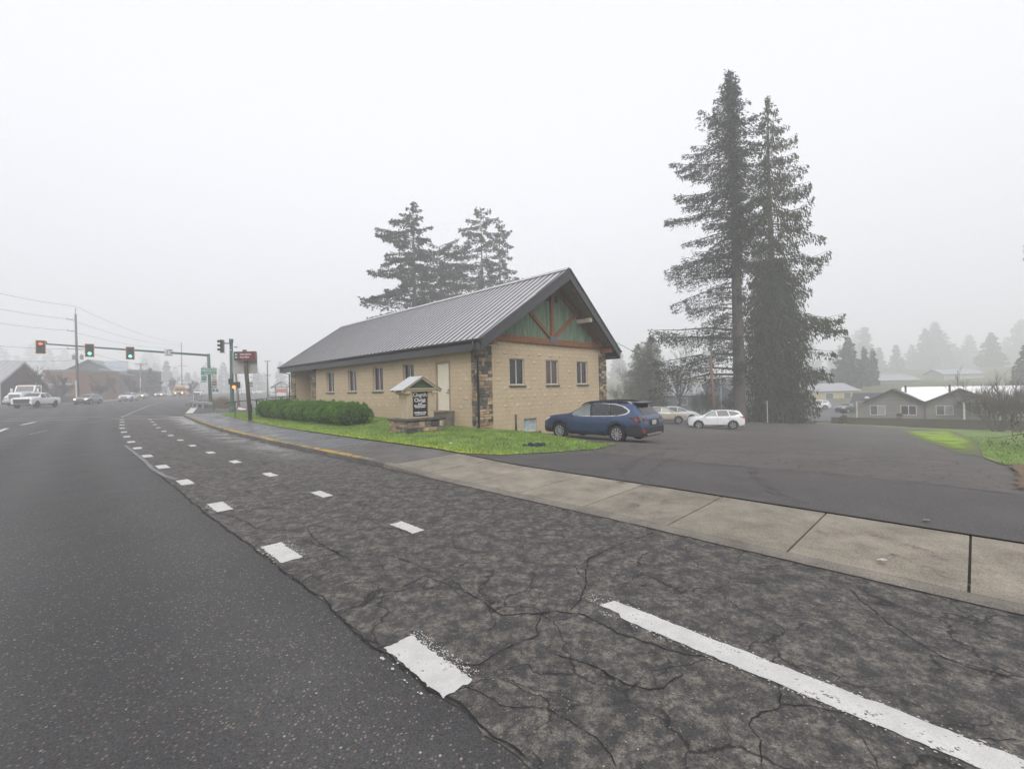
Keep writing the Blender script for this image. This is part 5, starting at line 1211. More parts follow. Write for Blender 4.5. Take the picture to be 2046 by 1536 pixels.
# ------------------------------------------------------------------ traffic signals and street signs
m_sig = mat('green painted signal steel', (.045, .105, .08), .5, var=.15); m_sigblack = mat('black signal housing', (.016, .016, .017), .6); m_yel = mat('yellow reflective border', (.45, .22, .04), .5, var=.1)
m_off = gloss_glass('unlit signal lens', (.03, .03, .032), .2); m_grn = emit('green signal light', (.15, 1.0, .62), 3.0); m_red = emit('red arrow light', (1.0, .12, .05), 3.0); m_org = emit('orange hand light', (1.0, .25, .04), 1.5)
m_signw = mat('white sign face', (.55, .55, .55), .5, var=.06); m_signg = mat('green guide sign face', (.02, .19, .12), .5, var=.1); m_signb = mat('brown trail sign face', (.1, .055, .035), .5, var=.15); m_let2 = mat('pale sign lettering', (.62, .64, .62), .6, var=0)
def head(parent, c, toward, lit, arrow=False, border=True):
    z = Vector((toward.x, toward.y, 0)).normalized(); M = panel_frame(c, Vector((-z.y, z.x, 0)))
    hd2 = MB(); hd2.bbox((-.18, -.54, -.2), (.18, .54, .0), M); h2 = hd2.build('signal_head', m_sigblack, parent)
    if border:
        b = MB(); b.bbox((-.34, -.7, -.06), (.34, .7, -.03), M); b.build('backplate', m_sigblack, h2)
        b = MB()
        for lo, hi in (((-.4, -.76, -.05), (-.34, .76, -.02)), ((.34, -.76, -.05), (.4, .76, -.02)), ((-.34, .7, -.05), (.34, .76, -.02)), ((-.34, -.76, -.05), (.34, -.7, -.02))): b.bbox(lo, hi, M)
        b.build('border', m_yel, h2)
    for i in range(3):
        y = .36 - .36 * i; on = (i == lit); b = MB()
        if on and arrow:
            b.add([(-.17, y, .012), (-.02, y + .14, .012), (-.02, y + .06, .012), (.16, y + .06, .012), (.16, y - .06, .012), (-.02, y - .06, .012), (-.02, y - .14, .012)], [(6, 5, 4, 3, 2, 1, 0)], M)
        else: b.lathe([(.15, 0), (.13, .012), (.06, .02)], 18, M @ Matrix.Translation((0, y, 0)))
        b.build('lens', (m_red if arrow else m_grn) if on else m_off, h2)
        b = MB(); n = 10; vs = []
        for k in range(n + 1):
            a = math.pi * (-.05 + 1.1 * k / n); vs += [(.165 * math.cos(a), y + .165 * math.sin(a), 0), (.165 * math.cos(a), y + .165 * math.sin(a), .2 + .04 * math.sin(a))]
        b.add(vs, [(2 * k, 2 * k + 1, 2 * k + 3, 2 * k + 2) for k in range(n)], M); b.build('visor', m_sigblack, h2)
    return h2
pb_ = PX(420.5, 55.5); tp_ = P(416.5, 707, 55.5); mast = thing('traffic_signal_mast', 'green signal mast with a long arm carrying three lit signals over the street', 'traffic signal', loc=(0, 0, 0))
b = MB(); b.tube([Vector((pb_.x, pb_.y, pb_.z - .2)), Vector((tp_.x, tp_.y, tp_.z))], [.2, .16], 14); b.tube([Vector((pb_.x, pb_.y, pb_.z - .1)), Vector((pb_.x, pb_.y, pb_.z + .35))], .27, 14); b.build('pole', m_sig, mast, smooth=True)
a0, a1 = P(417, 710, 55.5), P(76, 686, 50.0); b = MB(); b.tube([a0, a0.lerp(a1, .5), a1], [.14, .11, .075], 10); b.build('arm', m_sig, mast, smooth=True)
cdir = Vector((.69, -.7238, 0))
def arm_at(px): 
    t = min((i / 400 for i in range(401)), key=lambda t: abs((lambda q: 1023 + F * (q.dot(right)) / q.dot(fwd))(a0.lerp(a1, t) - Vector((0, 0, EYE))) - px)); return a0.lerp(a1, t)
fc = Vector((-arm_at(180).x, -arm_at(180).y, 0)).normalized()
for px, lit, arr in ((82, 0, True), (179, 2, False), (260, 2, False)):
    c = arm_at(px) + fc * .38 + Vector((0, 0, -.42)); head(mast, c, fc, lit, arr)
c = arm_at(337) + fc * .18; M = panel_frame(c, Vector((-fc.y, fc.x, 0))); b = MB(); b.bbox((-.42, -.42, 0), (.42, .42, .02), M); sgn = b.build('turn_sign', m_signw, mast, bevel=.02)
b = MB(); pts = []
for k in range(7): a = math.radians(180 - 15 * k); pts.append((.12 + .28 * math.cos(a), .02 + .22 * math.sin(a)))
MM = M @ Matrix.Translation((0, .04, .026)); b.tube([MM @ Vector((-.16, -.18, 0)), *[MM @ Vector((x, y, 0)) for x, y in pts]], .035, 6); b.add([(.1, .12, 0), (.32, .24, 0), (.1, .34, 0)], [(0, 1, 2)], MM); b.build('arrow', m_black, sgn)
lettering([('ONLY', .19, 0, -.3, 'CENTER')], m_black, sgn, M @ Matrix.Translation((0, 0, .026)), bold=.006)
b = MB(); cq = arm_at(93); b.tube([cq, cq + Vector((0, 0, .3))], .05, 8); b.build('sensor', m_sigblack, mast)
def signplate(name, px0, px1, py0, py1, d, m, parent):
    c = P((px0 + px1) / 2, (py0 + py1) / 2, d); w = (px1 - px0) * d / F * .76; h = (py1 - py0) * d / F; fz = Vector((-c.x, -c.y, 0)).normalized()
    M = panel_frame(c, Vector((-fz.y, fz.x, 0))); b = MB(); b.bbox((-w / 2, -h / 2, 0), (w / 2, h / 2, .02), M); return b.build(name, m, parent), M @ Matrix.Translation((0, 0, .026)), w, h
o, M, w, h = signplate('guide_sign', 400.6, 434.5, 735, 749, 54.6, m_signg, mast)
lettering([('US FOREST SERVICE', .17, .16, .27, 'CENTER'), ('MARKHAM PARK', .17, .1, .06, 'CENTER'), ('HWY 26', .2, -.1, -.27, 'CENTER')], m_let2, o, M, bold=.006)
b = MB()
for s, x, y in ((-1, -w / 2 + .2, .14), (1, w / 2 - .3, -.27)): b.add([(x + s * .16, y, 0), (x, y + .09, 0), (x, y + .03, 0), (x - s * .14, y + .03, 0), (x - s * .14, y - .03, 0), (x, y - .03, 0), (x, y - .09, 0)], [(0, 1, 2, 3, 4, 5, 6) if s < 0 else (6, 5, 4, 3, 2, 1, 0)], M)
b.bbox((-w / 2 + .03, -.13, 0), (w / 2 - .03, -.115, .003), M); b.build('arrow', m_let2, o)
b = MB()
for px in (407, 427): q0, q1 = P(px, 731, 54.7), P(px, 748, 54.7); b.tube([q0, q1], .025, 6)
b.build('sign_bracket', mat('grey sign bracket', (.2, .2, .2), .5), o)
o, M, w, h = signplate('route_sign', 402.0, 413.2, 751, 760, 54.7, m_signg, mast); lettering([('HWY', .17, 0, .06, 'CENTER')], m_let2, o, M, bold=.006); o, M, w, h = signplate('route_sign', 401.6, 413.6, 761.2, 763.2, 54.7, m_signg, mast)
o, M, w, h = signplate('trail_sign', 422.8, 433.2, 750.6, 760.2, 54.9, m_signb, mast); b = MB(); b.lathe([(.24, 0), (.23, .006)], 20, M); b.build('emblem', mat('pale emblem', (.55, .5, .38), .6), o); b = MB(); b.lathe([(.13, 0.008), (.08, .016)], 3, M); b.build('emblem', m_signb, o)
for y0, y1 in ((761.2, 770.2), (771.2, 775.2)): o, M, w, h = signplate('trail_sign', 422.8, 433.4, y0, y1, 54.9, m_signb, mast); lettering([('TRAIL', .15, 0, .0, 'CENTER')], m_let2, o, M, bold=.004)
for x0, x1 in ((423.6, 429.6), (430.4, 436.8)): o, M, w, h = signplate('arrow_sign', x0, x1, 776.5, 783, 54.9, m_signg, mast)
# --- signal pole on the near corner
pb2 = Vector((*PX(463.3, 39.0)[:2], 0)); pb2.z = Hz(pb2.x, pb2.y); t2 = P(460.4, 678, 39.0); sp2 = thing('traffic_signal_pole', 'green signal pole on the near corner with side-facing signal and orange hand', 'traffic signal', loc=(0, 0, 0))
t2 = Vector((pb2.x, pb2.y, t2.z)); b = MB(); b.tube([pb2 - Vector((0, 0, .3)), t2], [.17, .125], 14); b.tube([pb2 - Vector((0, 0, .3)), pb2 + Vector((0, 0, .42)), pb2 + Vector((0, 0, .5))], [.24, .24, .18], 14); b.tube([t2 - Vector((0, 0, .28)), t2 + Vector((0, 0, .03))], .165, 14); b.build('pole', m_sig, sp2, smooth=False)
vw = Vector((-pb2.x, -pb2.y, 0)).normalized(); rt = Vector((-vw.y, vw.x, 0)); sdv = (-rt * .96 + vw * .28).normalized()
hc = t2 - rt * .78 + Vector((0, 0, -.62)); head(sp2, hc, sdv, 9, False, False)
b = MB(); b.tube([hc + Vector((0, 0, .62)) , hc + Vector((0, 0, -.62))], .03, 6)
for dz in (.0, ): b.tube([hc + Vector((0, 0, .25)), t2 + Vector((0, 0, -.35))], .045, 8)
b.tube([hc + rt * .28 + Vector((0, 0, .5)), hc + rt * .28 + Vector((0, 0, -.6))], .014, 5); b.tube([hc + rt * .1 + Vector((0, 0, -.6)), hc + rt * .28 + Vector((0, 0, -.6))], .014, 5); b.tube([hc + rt * .1 + Vector((0, 0, .5)), hc + rt * .28 + Vector((0, 0, .5))], .014, 5)
b.build('bracket', m_sigblack, sp2)
def boxpart(name, px0, px1, py0, py1, d, dep, m, parent, base):
    c = P((px0 + px1) / 2, (py0 + py1) / 2, d); w = (px1 - px0) * d / F * .8; h = (py1 - py0) * d / F; M = panel_frame(c, rt); b = MB(); b.bbox((-w / 2, -h / 2, -dep / 2), (w / 2, h / 2, dep / 2), M); return b.build(name, m, parent, bevel=.03), M, w, h
boxpart('pedestrian_signal', 456, 464.5, 756.5, 767.5, 38.7, .25, m_sigblack, sp2, pb2); o, M, w, h = boxpart('pedestrian_signal', 465.5, 480.5, 763, 775.5, 38.6, .26, m_sigblack, sp2, pb2)
b = MB(); b.lathe([(.15, .0), (.14, .02)], 14, M @ Matrix.Translation((-.2, -.17, .14))); b.build('hand_light', m_org, o)
b = MB(); c = P(461, 699, 38.85); M = panel_frame(c, rt); b.bbox((-.07, -.045, 0), (.07, .045, .01), M); b.build('pole_tag', m_signw, sp2)
b = MB(); c = P(468.5, 693.5, 38.9); b.tube([c - rt * .3, c + rt * .12], .025, 6); b.box((c + rt * .12), (.16, .16, .1)); b.build('camera_sensor', mat('grey sensor', (.3, .3, .3), .5), sp2)
# --- speed limit sign, guard rail, marker post
def post_sign(name, label, px, top_y, d, r=.03, m=None, cat='sign'):
    t = thing(name, label, cat, loc=(0, 0, 0)); g_ = PX(px, d); tz = P(px, top_y, d); b = MB(); b.tube([g_ - Vector((0, 0, .2)), Vector((g_.x, g_.y, tz.z))], r, 8); b.build('post', m or mat('grey steel post', (.2, .2, .2), .6), t); return t
t = post_sign('speed_limit_sign', 'white speed limit 40 sign on a thin post beyond the corner', 501.5, 764, 66); o, M, w, h = signplate('sign_face', 496, 507.5, 763.2, 775, 65.8, m_signw, t); lettering([('SPEED', .17, 0, .31, 'CENTER'), ('LIMIT', .17, 0, .14, 'CENTER'), ('40', .48, 0, -.17, 'CENTER')], m_black, o, M, bold=.012)
gr_ = thing('guard_rail', 'short galvanised guard rail curving around the corner island', 'guard rail', loc=(0, 0, 0)); m_galv = mat('galvanised steel', (.3, .315, .32), .4, metal=.4, var=.2)
gp = [P(380, 801.5, 53), P(384, 803, 49.5), P(392, 804.3, 48), P(404, 805.2, 47.5), P(424, 806.5, 47.5)]; b = MB()
for zo, bul in ((.16, .03), (.08, -.02), (0, .03), (-.08, -.02), (-.16, .03)):
    pass
prof = [(.16, .0), (.1, .05), (.04, .05), (0, 0), (-.04, .05), (-.1, .05), (-.16, 0)]; vs = []
for i, p in enumerate(gp):
    tg = (gp[min(i + 1, 4)] - gp[max(i - 1, 0)]); tg.z = 0; tg.normalize(); nn = Vector((tg.y, -tg.x, 0))
    for z_, o_ in prof: vs.append(p + nn * o_ + Vector((0, 0, z_)))
b.add(vs, [(i * 7 + k, i * 7 + k + 1, (i + 1) * 7 + k + 1, (i + 1) * 7 + k) for i in range(4) for k in range(6)]); b.build('rail', m_galv, gr_)
for i in (1, 2, 3): b = MB(); b.box((gp[i].x, gp[i].y + .12, (gp[i].z + .16 + Hz(gp[i].x, gp[i].y)) / 2), (.15, .15, gp[i].z + .2 - Hz(gp[i].x, gp[i].y))); b.build('post', m_galv, gr_)
t = post_sign('marker_post', 'slim dark green post at the right end of the guard rail', 425.5, 799, 44, .07, m_sig, 'post'); b = MB(); q = P(425.5, 799, 44); b.lathe([(.075, 0), (.05, .04)], 8, Matrix.Translation((PX(425.5, 44).x, PX(425.5, 44).y, q.z))); b.build('cap', m_sig, t)
t = post_sign('delineator_post', 'white delineator post by the guard rail tip', 386, 788.5, 58, .05, m_signw, 'post'); q = PX(386, 58); b = MB(); b.tube([q, q + Vector((0, 0, .12))], .13, 10); b.build('base', m_clad, t)
t = post_sign('marker_post', 'yellow marker post beside the leaning grey lamp pole', 470.5, 796, 52, .06, mat('yellow marker', (.45, .33, .05), .6), 'post'); q = PX(470.5, 52); b = MB(); b.tube([q, q + Vector((0, 0, .1))], .11, 8); b.build('base', m_clad, t)
bd = thing('barrier_board', 'low white board with red top and green end lying behind the railing', 'barrier', loc=(0, 0, 0)); q0, q1 = P(476, 812, 45), P(491, 815, 45); b = MB(); b.tube([q0 - Vector((0, 0, .25)), q1 - Vector((0, 0, .25))], .2, 4); b.build('board', m_signw, bd); b = MB(); b.tube([q0, q1], .06, 4); b.build('stripe', mat('red stripe', (.35, .06, .04), .6), bd); b = MB(); b.tube([q1.lerp(q0, .55) - Vector((0, 0, .3)), q1.lerp(q0, .08) - Vector((0, 0, .3))], .215, 4); b.build('band', mat('green band', (.03, .12, .06), .6), bd)
if 0: suv('parked_car', 'dark car mostly hidden behind the green signal pole', (p.x - .6, p.y, Hz(p.x, p.y)), RH(120), carpaint('dark car paint', (.03, .032, .036)), detail=False)

# ------------------------------------------------------------------ poles, lamps and wires
m_pole = grain('grey weathered utility pole', (.1, .085, .07), (.17, .15, .13), (6, 6, .5)); m_pole2 = grain('brown utility pole', (.13, .075, .045), (.2, .125, .08), (6, 6, .5))
m_ins = mat('grey insulator', (.25, .25, .26), .5); m_wire = mat('black wire', (.02, .02, .02), .7); m_lamp = mat('pale lamp steel', (.4, .42, .43), .5, var=.1)
def upole(label, px_b, px_t, y_t, d, r0=.17, r1=.11, m=None, arms=()):
    t = thing('utility_pole', label, 'utility pole', loc=(0, 0, 0)); g_ = PX(px_b, d); tp2 = P(px_t, y_t, d); b = MB(); b.tube([g_ - Vector((0, 0, .3)), tp2], [r0, r1], 10); b.build('pole', m or m_pole, t, smooth=True)
    for y, x0, x1, one in arms:
        a, c = P(x0, y, d - .2), P(x1, y + (x1 - x0) * .02, d - .2); b = MB(); b.tube([a, c], .055, 6)
        o = b.build('crossarm', m_pole if not one else m_ins, t)
        for e in (a, c):
            if one and e is c: continue
            b = MB(); b.tube([e, e + Vector((0, 0, .25))], .05, 6); b.build('insulator', m_ins, o)
    return t, tp2
ua, ta = upole('tall grey utility pole with transformers rising behind the signal arm', 155.5, 151, 628, 70, .22, .13, arms=((638, 134, 150, True), (661, 135.5, 151, True), (697, 135, 170, False)))
b = MB(); b.tube([ta, ta + Vector((0, 0, 1.0))], .05, 6); b.build('lightning_rod', m_ins, ua)
for px in (147.5, 163): b = MB(); q = P(px, 714, 69.8); b.tube([q - Vector((0, 0, .35)), q + Vector((0, 0, .35))], .24, 12); o = b.build('transformer', m_ins, ua); b = MB(); b.tube([q + Vector((0, 0, .35)), q + Vector((0, 0, .6))], .06, 6); b.build('bushing', m_ins, o)
b = MB(); q = PX(153, 69.3); b.tube([q, P(151.6, 760, 69.3)], .1, 8); b.build('guard_sleeve', m_signw, ua)
ub, tb = upole('distant utility pole with one crossarm behind the signal arm sign', 363.5, 362.3, 684, 150, .2, .12, arms=((731, 355, 373, False),))
uc, tc2 = upole('T-shaped utility pole behind the silver-white SUV', 281, 281.5, 726.5, 105, .17, .12, arms=((726.8, 271, 294, False),)); b = MB(); q = PX(280.3, 104.6); b.tube([q, P(280.3, 755, 104.6)], .1, 8); b.build('guard_sleeve', m_signw, uc)
ud, td = upole('grey pole with crossarm and twin lamps on the far lot', 534.5, 534.2, 722, 85, .15, .1, arms=((750, 531, 540, False),)); b = MB(); q = P(534.2, 722.5, 85)
for s in (-1, 1): b.box(q + Vector((s * .3, 0, .1)), (.45, .3, .18))
b.build('flood_lamp', m_lamp, ud, bevel=.03)
ls = post_sign('street_lamp', 'leaning grey lamp pole behind the wooden sign post', 477, 745, 52, .13, m_lamp, 'street lamp'); ls.location = (0, 0, 0)
for ch_ in list(ls.children): bpy.data.objects.remove(ch_)
b = MB(); b.tube([PX(477.5, 52) - Vector((0, 0, .3)), P(471, 746, 52)], [.16, .11], 10); b.build('pole', mat('grey brown lamp pole', (.17, .155, .145), .7, var=.2), ls, smooth=True); b = MB(); q = P(470, 744, 51.8); b.lathe([(.22, -.12), (.3, -.06), (.16, .1), (.04, .16)], 12, Matrix.Translation(q)); b.build('lamp_head', mat('white lamp shade', (.6, .6, .58), .5), ls)
fl_ = thing('flood_lamp_pole', 'slightly leaning brown wooden pole with a flood lamp beside the fir', 'lamp pole', loc=(0, 0, 0)); b = MB(); b.tube([PX(1428, 44.5) - Vector((0, 0, .3)), P(1418, 704, 44.5)], [.17, .13], 10); b.build('pole', m_pole2, fl_, smooth=True); q = P(1411.5, 706, 44.3); b = MB(); b.box(q, (.62, .4, .42)); b.tube([q, P(1418, 706, 44.4)], .04, 6); b.build('lamp_head', mat('pale flood lamp housing', (.42, .45, .47), .4), fl_, bevel=.04)
b = MB(); q = P(1420.5, 703, 44.4); b.box(q, (.18, .2, .4)); b.build('junction_box', m_pole, fl_)
for px, yt, d, lab in ((1624, 757, 62, 'pale street lamp with a short arm right of the cedar'), (1440, 757, 66, 'thin pale street lamp seen between the fir trunk and the wooden pole')):
    t = post_sign('street_lamp', lab, px, yt, d, .085, m_lamp, 'street lamp'); q = P(px, yt, d); g_ = PX(px, d); q = Vector((g_.x, g_.y, q.z)); b = MB(); b.tube([q, q + Vector((-1.0, 0, .3)), q + Vector((-1.6, 0, .32))], [.05, .05, .09], 7); b.build('lamp_arm', m_lamp, t)
t = post_sign('marker_post', 'slim white marker post in front of the cedar skirt', 1531.5, 800, 45.5, .035, m_signw, 'post'); b = MB(); q = PX(1531.5, 45.5); b.tube([q, q + Vector((0, 0, .1))], .06, 8); b.build('base', m_clad, t)
def wire(label, a, c, sag, r=.012, n=24, group=None):
    b = MB(); b.tube([a.lerp(c, i / n) - Vector((0, 0, sag * 4 * (i / n) * (1 - i / n))) for i in range(n + 1)], r, 5); o = b.build('utility_wire', m_wire); tag(o, label, 'wire', group); return o
GW = 'wires along the far street'
for ya, yb, xl, yl, lab in ((612, 684, -260, 516, 'topmost wire passing the tall utility pole'), (637, 688, -260, 552, 'second wire from the top on the tall utility pole'), (660, 692, -260, 590, 'third wire from the top on the tall utility pole'), (697, 731, -260, 655, 'wire at crossarm height on the tall utility pole'), (720, 733, -260, 694, 'lowest wire on the tall utility pole')):
    a, c, l2 = P(151 if ya != 637 and ya != 660 else 135, ya, 70), P(362, yb, 150), P(xl, yl, 52); b = MB(); n = 24
    pts = [l2.lerp(a, i / n) - Vector((0, 0, .7 * 4 * (i / n) * (1 - i / n))) for i in range(n)] + [a.lerp(c, i / n) - Vector((0, 0, 1.3 * 4 * (i / n) * (1 - i / n))) for i in range(n + 1)]; b.tube(pts, .02, 5); tag(b.build('utility_wire', m_wire), lab, 'wire', GW)
mlp = MC @ Vector((9.95, -.75, 2.6)); wire('service wire from the church gable to the brown wooden pole', mlp, P(1421, 742, 44.3), .55, .014)

# ------------------------------------------------------------------ trees
m_bark = grain('dark fir bark', (.045, .038, .032), (.1, .085, .07), (5, 5, .6)); m_bark2 = grain('red brown cedar bark', (.07, .045, .032), (.13, .09, .065), (5, 5, .5)); m_twig = mat('grey bare twigs', (.1, .085, .075), .9, var=.25); m_twig2 = mat('mossy bare twigs', (.12, .12, .075), .9, var=.3); m_twig3 = mat('reddish bare twigs', (.1, .07, .06), .9, var=.25)
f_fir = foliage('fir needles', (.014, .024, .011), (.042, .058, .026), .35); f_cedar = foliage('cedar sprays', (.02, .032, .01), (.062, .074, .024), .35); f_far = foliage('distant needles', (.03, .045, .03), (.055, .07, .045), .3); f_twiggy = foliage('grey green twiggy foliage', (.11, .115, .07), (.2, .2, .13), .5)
def conifer(name, label, base, h, prof, n_br, dens, seed, style='fir', trunk=.35, bare=.1, leaf=.42, fol=None, bark=None, az=None, group=None, cat='tree', sink=.3, wid=.2):
    r = np.random.default_rng(seed); t_ = thing(name, label, cat, loc=base, group=group)
    b = MB(); b.tube([(0, 0, -sink), (0, 0, h * .03), (0, 0, h * .35), (r.normal(0, .05), 0, h * .7), (0, 0, h)], [trunk * 1.25, trunk, trunk * .8, trunk * .42, .02], 10)
    tris = []; us = bare + (1 - bare) * (np.arange(n_br) + r.random(n_br)) / n_br
    for i, u in enumerate(us):
        a = i * 2.399 + r.normal(0, .5); R = prof(u) * r.choice([.5, .75, .95, 1.1], p=[.2, .3, .35, .15]) * r.uniform(.85, 1.1)
        if az is not None: R *= az(a, u)
        if R < .2: continue
        o = np.array([math.cos(a), math.sin(a), 0]); lat = np.array([-math.sin(a), math.cos(a), 0]); T = np.linspace(0, 1, 7)
        if style == 'fir': k1, k2, k3 = .25 + .7 * max(0, u - .75) * 4 * .35, -.62, .34
        else: k1, k2, k3 = -.05 + .5 * max(0, u - .6), -.75, .62
        k2 *= r.uniform(.7, 1.3); jt = np.cumsum(r.normal(0, .03 * R, 7)) * T
        bp = np.array([[0, 0, u * h]]) + o * (R * T)[:, None] + lat * jt[:, None]; bp[:, 2] += R * (k1 * T + k2 * T ** 2 + k3 * T ** 3)
        b.tube(bp[::2], [.018 + .013 * R, .014 + .008 * R, .01 + .004 * R, .006], 4, False)
        n = int(dens * (R ** 1.35) + 6); tt = r.random(n) ** .75 * (.88 if style == 'fir' else .9) + .12
        p = np.stack([np.interp(tt, T, bp[:, j]) for j in range(3)], 1)
        hw = .3 * R * np.sin(np.pi * np.clip(tt * 1.02, 0, 1)) ** .7 * .55 + .12; off = r.normal(0, .55, n) * hw
        cl = np.round(tt * R * 1.6 + r.random() * 3) ; off = off * (.55 + .45 * np.sin(cl * 12.9 + i))
        p += lat * off[:, None]; p[:, 2] += -np.abs(off) * .45 + r.normal(0, .09, n) - (r.random(n) ** 2 * ((.4 + .7 * (u < .5)) if style == 'fir' else .75) * np.minimum(1, R / 3))
        if style == 'fir': d = o * .55 + lat * np.sign(off)[:, None] * .55 + np.array([0, 0, -.28])
        else: d = o * .3 + np.array([0, 0, -.85])
        d = d + r.normal(0, .38 if style == 'fir' else .28, (n, 3)); d /= np.linalg.norm(d, axis=1)[:, None]
        s = np.cross(d, r.normal(size=(n, 3))); s /= np.linalg.norm(s, axis=1)[:, None]; L = leaf * r.uniform(.5, 1.45, n)[:, None]
        m_ = p + d * L * .45
        tris.append(np.stack([p, m_ + s * L * wid, p + d * L], 1)); tris.append(np.stack([p, p + d * L, m_ - s * L * wid], 1))
    nl = int(dens * 2); p = np.stack([r.normal(0, .1, nl), r.normal(0, .1, nl), h * (1 - .06 * r.random(nl))], 1); d = r.normal(0, .5, (nl, 3)) + np.array([0, 0, .5]); s = r.normal(size=(nl, 3)) * .08; tris.append(np.stack([p - s, p + s, p + d * leaf], 1))
    b.build('trunk', bark or m_bark, t_, smooth=True); tri_mesh('crown', np.concatenate(tris), fol or f_fir, t_); return t_
def whorls(base_obj, h, r0, n, leaf, fol, seed, u0, u1):
    """short inner branches that hide the upper stem"""
    r = np.random.default_rng(seed); u = u0 + (u1 - u0) * r.random(n); R = r0 * (1.12 - u) * np.abs(r.normal(0, .6, n)) + .1; a = r.uniform(0, 6.283, n)
    p = np.stack([R * np.cos(a), R * np.sin(a), u * h + r.normal(0, .2, n)], 1); d = np.stack([.7 * np.cos(a), .7 * np.sin(a), -.35 + 0 * a], 1) + r.normal(0, .35, (n, 3)); d /= np.linalg.norm(d, axis=1)[:, None]; s = np.cross(d, r.normal(size=(n, 3))); s /= np.linalg.norm(s, axis=1)[:, None]; L = leaf * r.uniform(.5, 1.4, n)[:, None]
    tri_mesh('crown', np.concatenate([np.stack([p, p + d * L * .5 + s * L * .2, p + d * L], 1), np.stack([p, p + d * L, p + d * L * .5 - s * L * .2], 1)]), fol, base_obj)
def bare_tree(name, label, base, h, seed, twig, levels=5, trunk=.18, spread=.55, stems=1, fan=.2, group=None, cat='tree', kids=(3, 5), upb=.25, tmin=.009):
    r = random.Random(seed); t_ = thing(name, label, cat, loc=base, group=group); tr = MB(); cr = MB()
    def grow(p, d, L, rad, lv):
        q = p; nseg = 3 if lv < 3 else 2; pts = [p]; dd = d
        for i in range(nseg):
            dd = (dd + Vector((r.gauss(0, .1), r.gauss(0, .1), r.gauss(0, .06) + .04))).normalized(); q = q + dd * (L / nseg); pts.append(q)
        (tr if lv < 2 else cr).tube(pts, [rad * (1 - .4 * i / nseg) for i in range(nseg + 1)], 6 if lv < 1 else 4 if lv < 3 else 3, False)
        if lv >= levels: return
        for i in range(r.randint(*kids)):
            k = r.uniform(.35, 1); pp = pts[0].lerp(pts[-1], k) if nseg == 1 else pts[min(nseg, int(k * nseg + .5))]
            perp = dd.orthogonal().normalized(); perp.rotate(Matrix.Rotation(r.uniform(0, 6.28), 3, dd)); nd = (dd + perp * r.uniform(.5, 1.0) * spread * 1.6 + Vector((0, 0, upb))).normalized()
            grow(pp, nd, L * r.uniform(.52, .8), max(tmin, rad * r.uniform(.42, .6)), lv + 1)
    for s in range(stems):
        a = 6.28 * s / stems + r.uniform(-.4, .4); d = Vector((math.cos(a) * fan, math.sin(a) * fan, 1)).normalized() if stems > 1 else Vector((r.gauss(0, .04), r.gauss(0, .04), 1))
        st_ = Vector((math.cos(a) * .25, math.sin(a) * .25, -.2)) if stems > 1 else Vector((0, 0, -.3)); grow(st_, d, h * r.uniform(.3, .42), trunk, 0)
    tr.build('trunk', twig, t_); cr.build('crown', twig, t_); return t_
def lerp_prof(tab):
    xs, ys = zip(*tab); return lambda u: float(np.interp(u, xs, ys))
def tall(px, ytop, d):
    g_ = PX(px, d); return g_, P(px, ytop, d).z - g_.z
bs, hh = tall(1481, 137, 46.5); bs.x -= .2
fir_ = conifer('fir_tree', 'taller of two giant conifers with bare straight trunk on its right side', bs, hh, lerp_prof([(0, 7.0), (.12, 7.6), (.25, 7.4), (.33, 6.2), (.45, 6.2), (.6, 6.0), (.75, 5.5), (.83, 4.6), (.88, 2.4), (.95, 1.5), (1, .3)]), 260, 34, 21, trunk=.62, bare=.12, leaf=.3, wid=.15,
        az=lambda a, u: (.22 if (math.cos(a) > -.1 and u < .44) else 1.0) * (1.1 if math.cos(a) < -.4 else .62 if math.cos(a) > .3 else .8) * (.5 if (math.sin(a) < -.5 and u < .44) else 1.0))
whorls(fir_, hh, 2.7, 8000, .3, f_fir, 55, .42, .97)
bs, hh = tall(1549, 190, 48.5)
conifer('cedar_tree', 'shorter right-hand giant cedar with drooping sprays down to the ground', bs, hh, lerp_prof([(0, 3.7), (.1, 4.5), (.25, 5.6), (.32, 6.0), (.36, 4.6), (.5, 5.2), (.56, 6.6), (.63, 6.9), (.72, 4.6), (.85, 3.0), (.95, 1.4), (1, .3)]), 280, 25, 22, style='cedar', trunk=.5, bare=.02, leaf=.36, fol=f_cedar, bark=m_bark2, az=lambda a, u: (1.12 if math.cos(a) > .3 else .66) * (.8 if u > .4 else .78 if u < .16 else 1), wid=.15)
b_c = bs
def skirt():
    """inner mass of the cedar's dense lower skirt"""
    r = np.random.default_rng(9); n = 24000; u = r.random(n) ** 1.3 * .5; R = np.interp(u, [0, .1, .25, .4, .5], [3.5, 4.0, 4.3, 3.4, 2.0]) * np.sqrt(r.uniform(.03, 1.0, n)) * r.uniform(.75, 1.12, n); a = r.uniform(0, 6.28, n)
    R *= .78 + .22 * np.sin(a * 5 + u * 47) * np.sin(u * 90 + a * 2)
    p = np.stack([R * np.cos(a), R * np.sin(a), u * hh], 1); d = np.stack([.25 * np.cos(a), .25 * np.sin(a), -np.ones(n)], 1) + r.normal(0, .25, (n, 3)); d /= np.linalg.norm(d, axis=1)[:, None]; s = np.cross(d, r.normal(size=(n, 3))); s /= np.linalg.norm(s, axis=1)[:, None]; L = .42 * r.uniform(.5, 1.4, n)[:, None]
    o = bpy.data.objects['cedar_tree']; tri_mesh('skirt', np.concatenate([np.stack([p, p + d * L * .5 + s * L * .15, p + d * L], 1), np.stack([p, p + d * L, p + d * L * .5 - s * L * .15], 1)]), f_cedar, o)
skirt()
big_prof = lambda tab: lerp_prof([(a, b * 1.31) for a, b in tab])
GB = 'conifers behind the church roof'
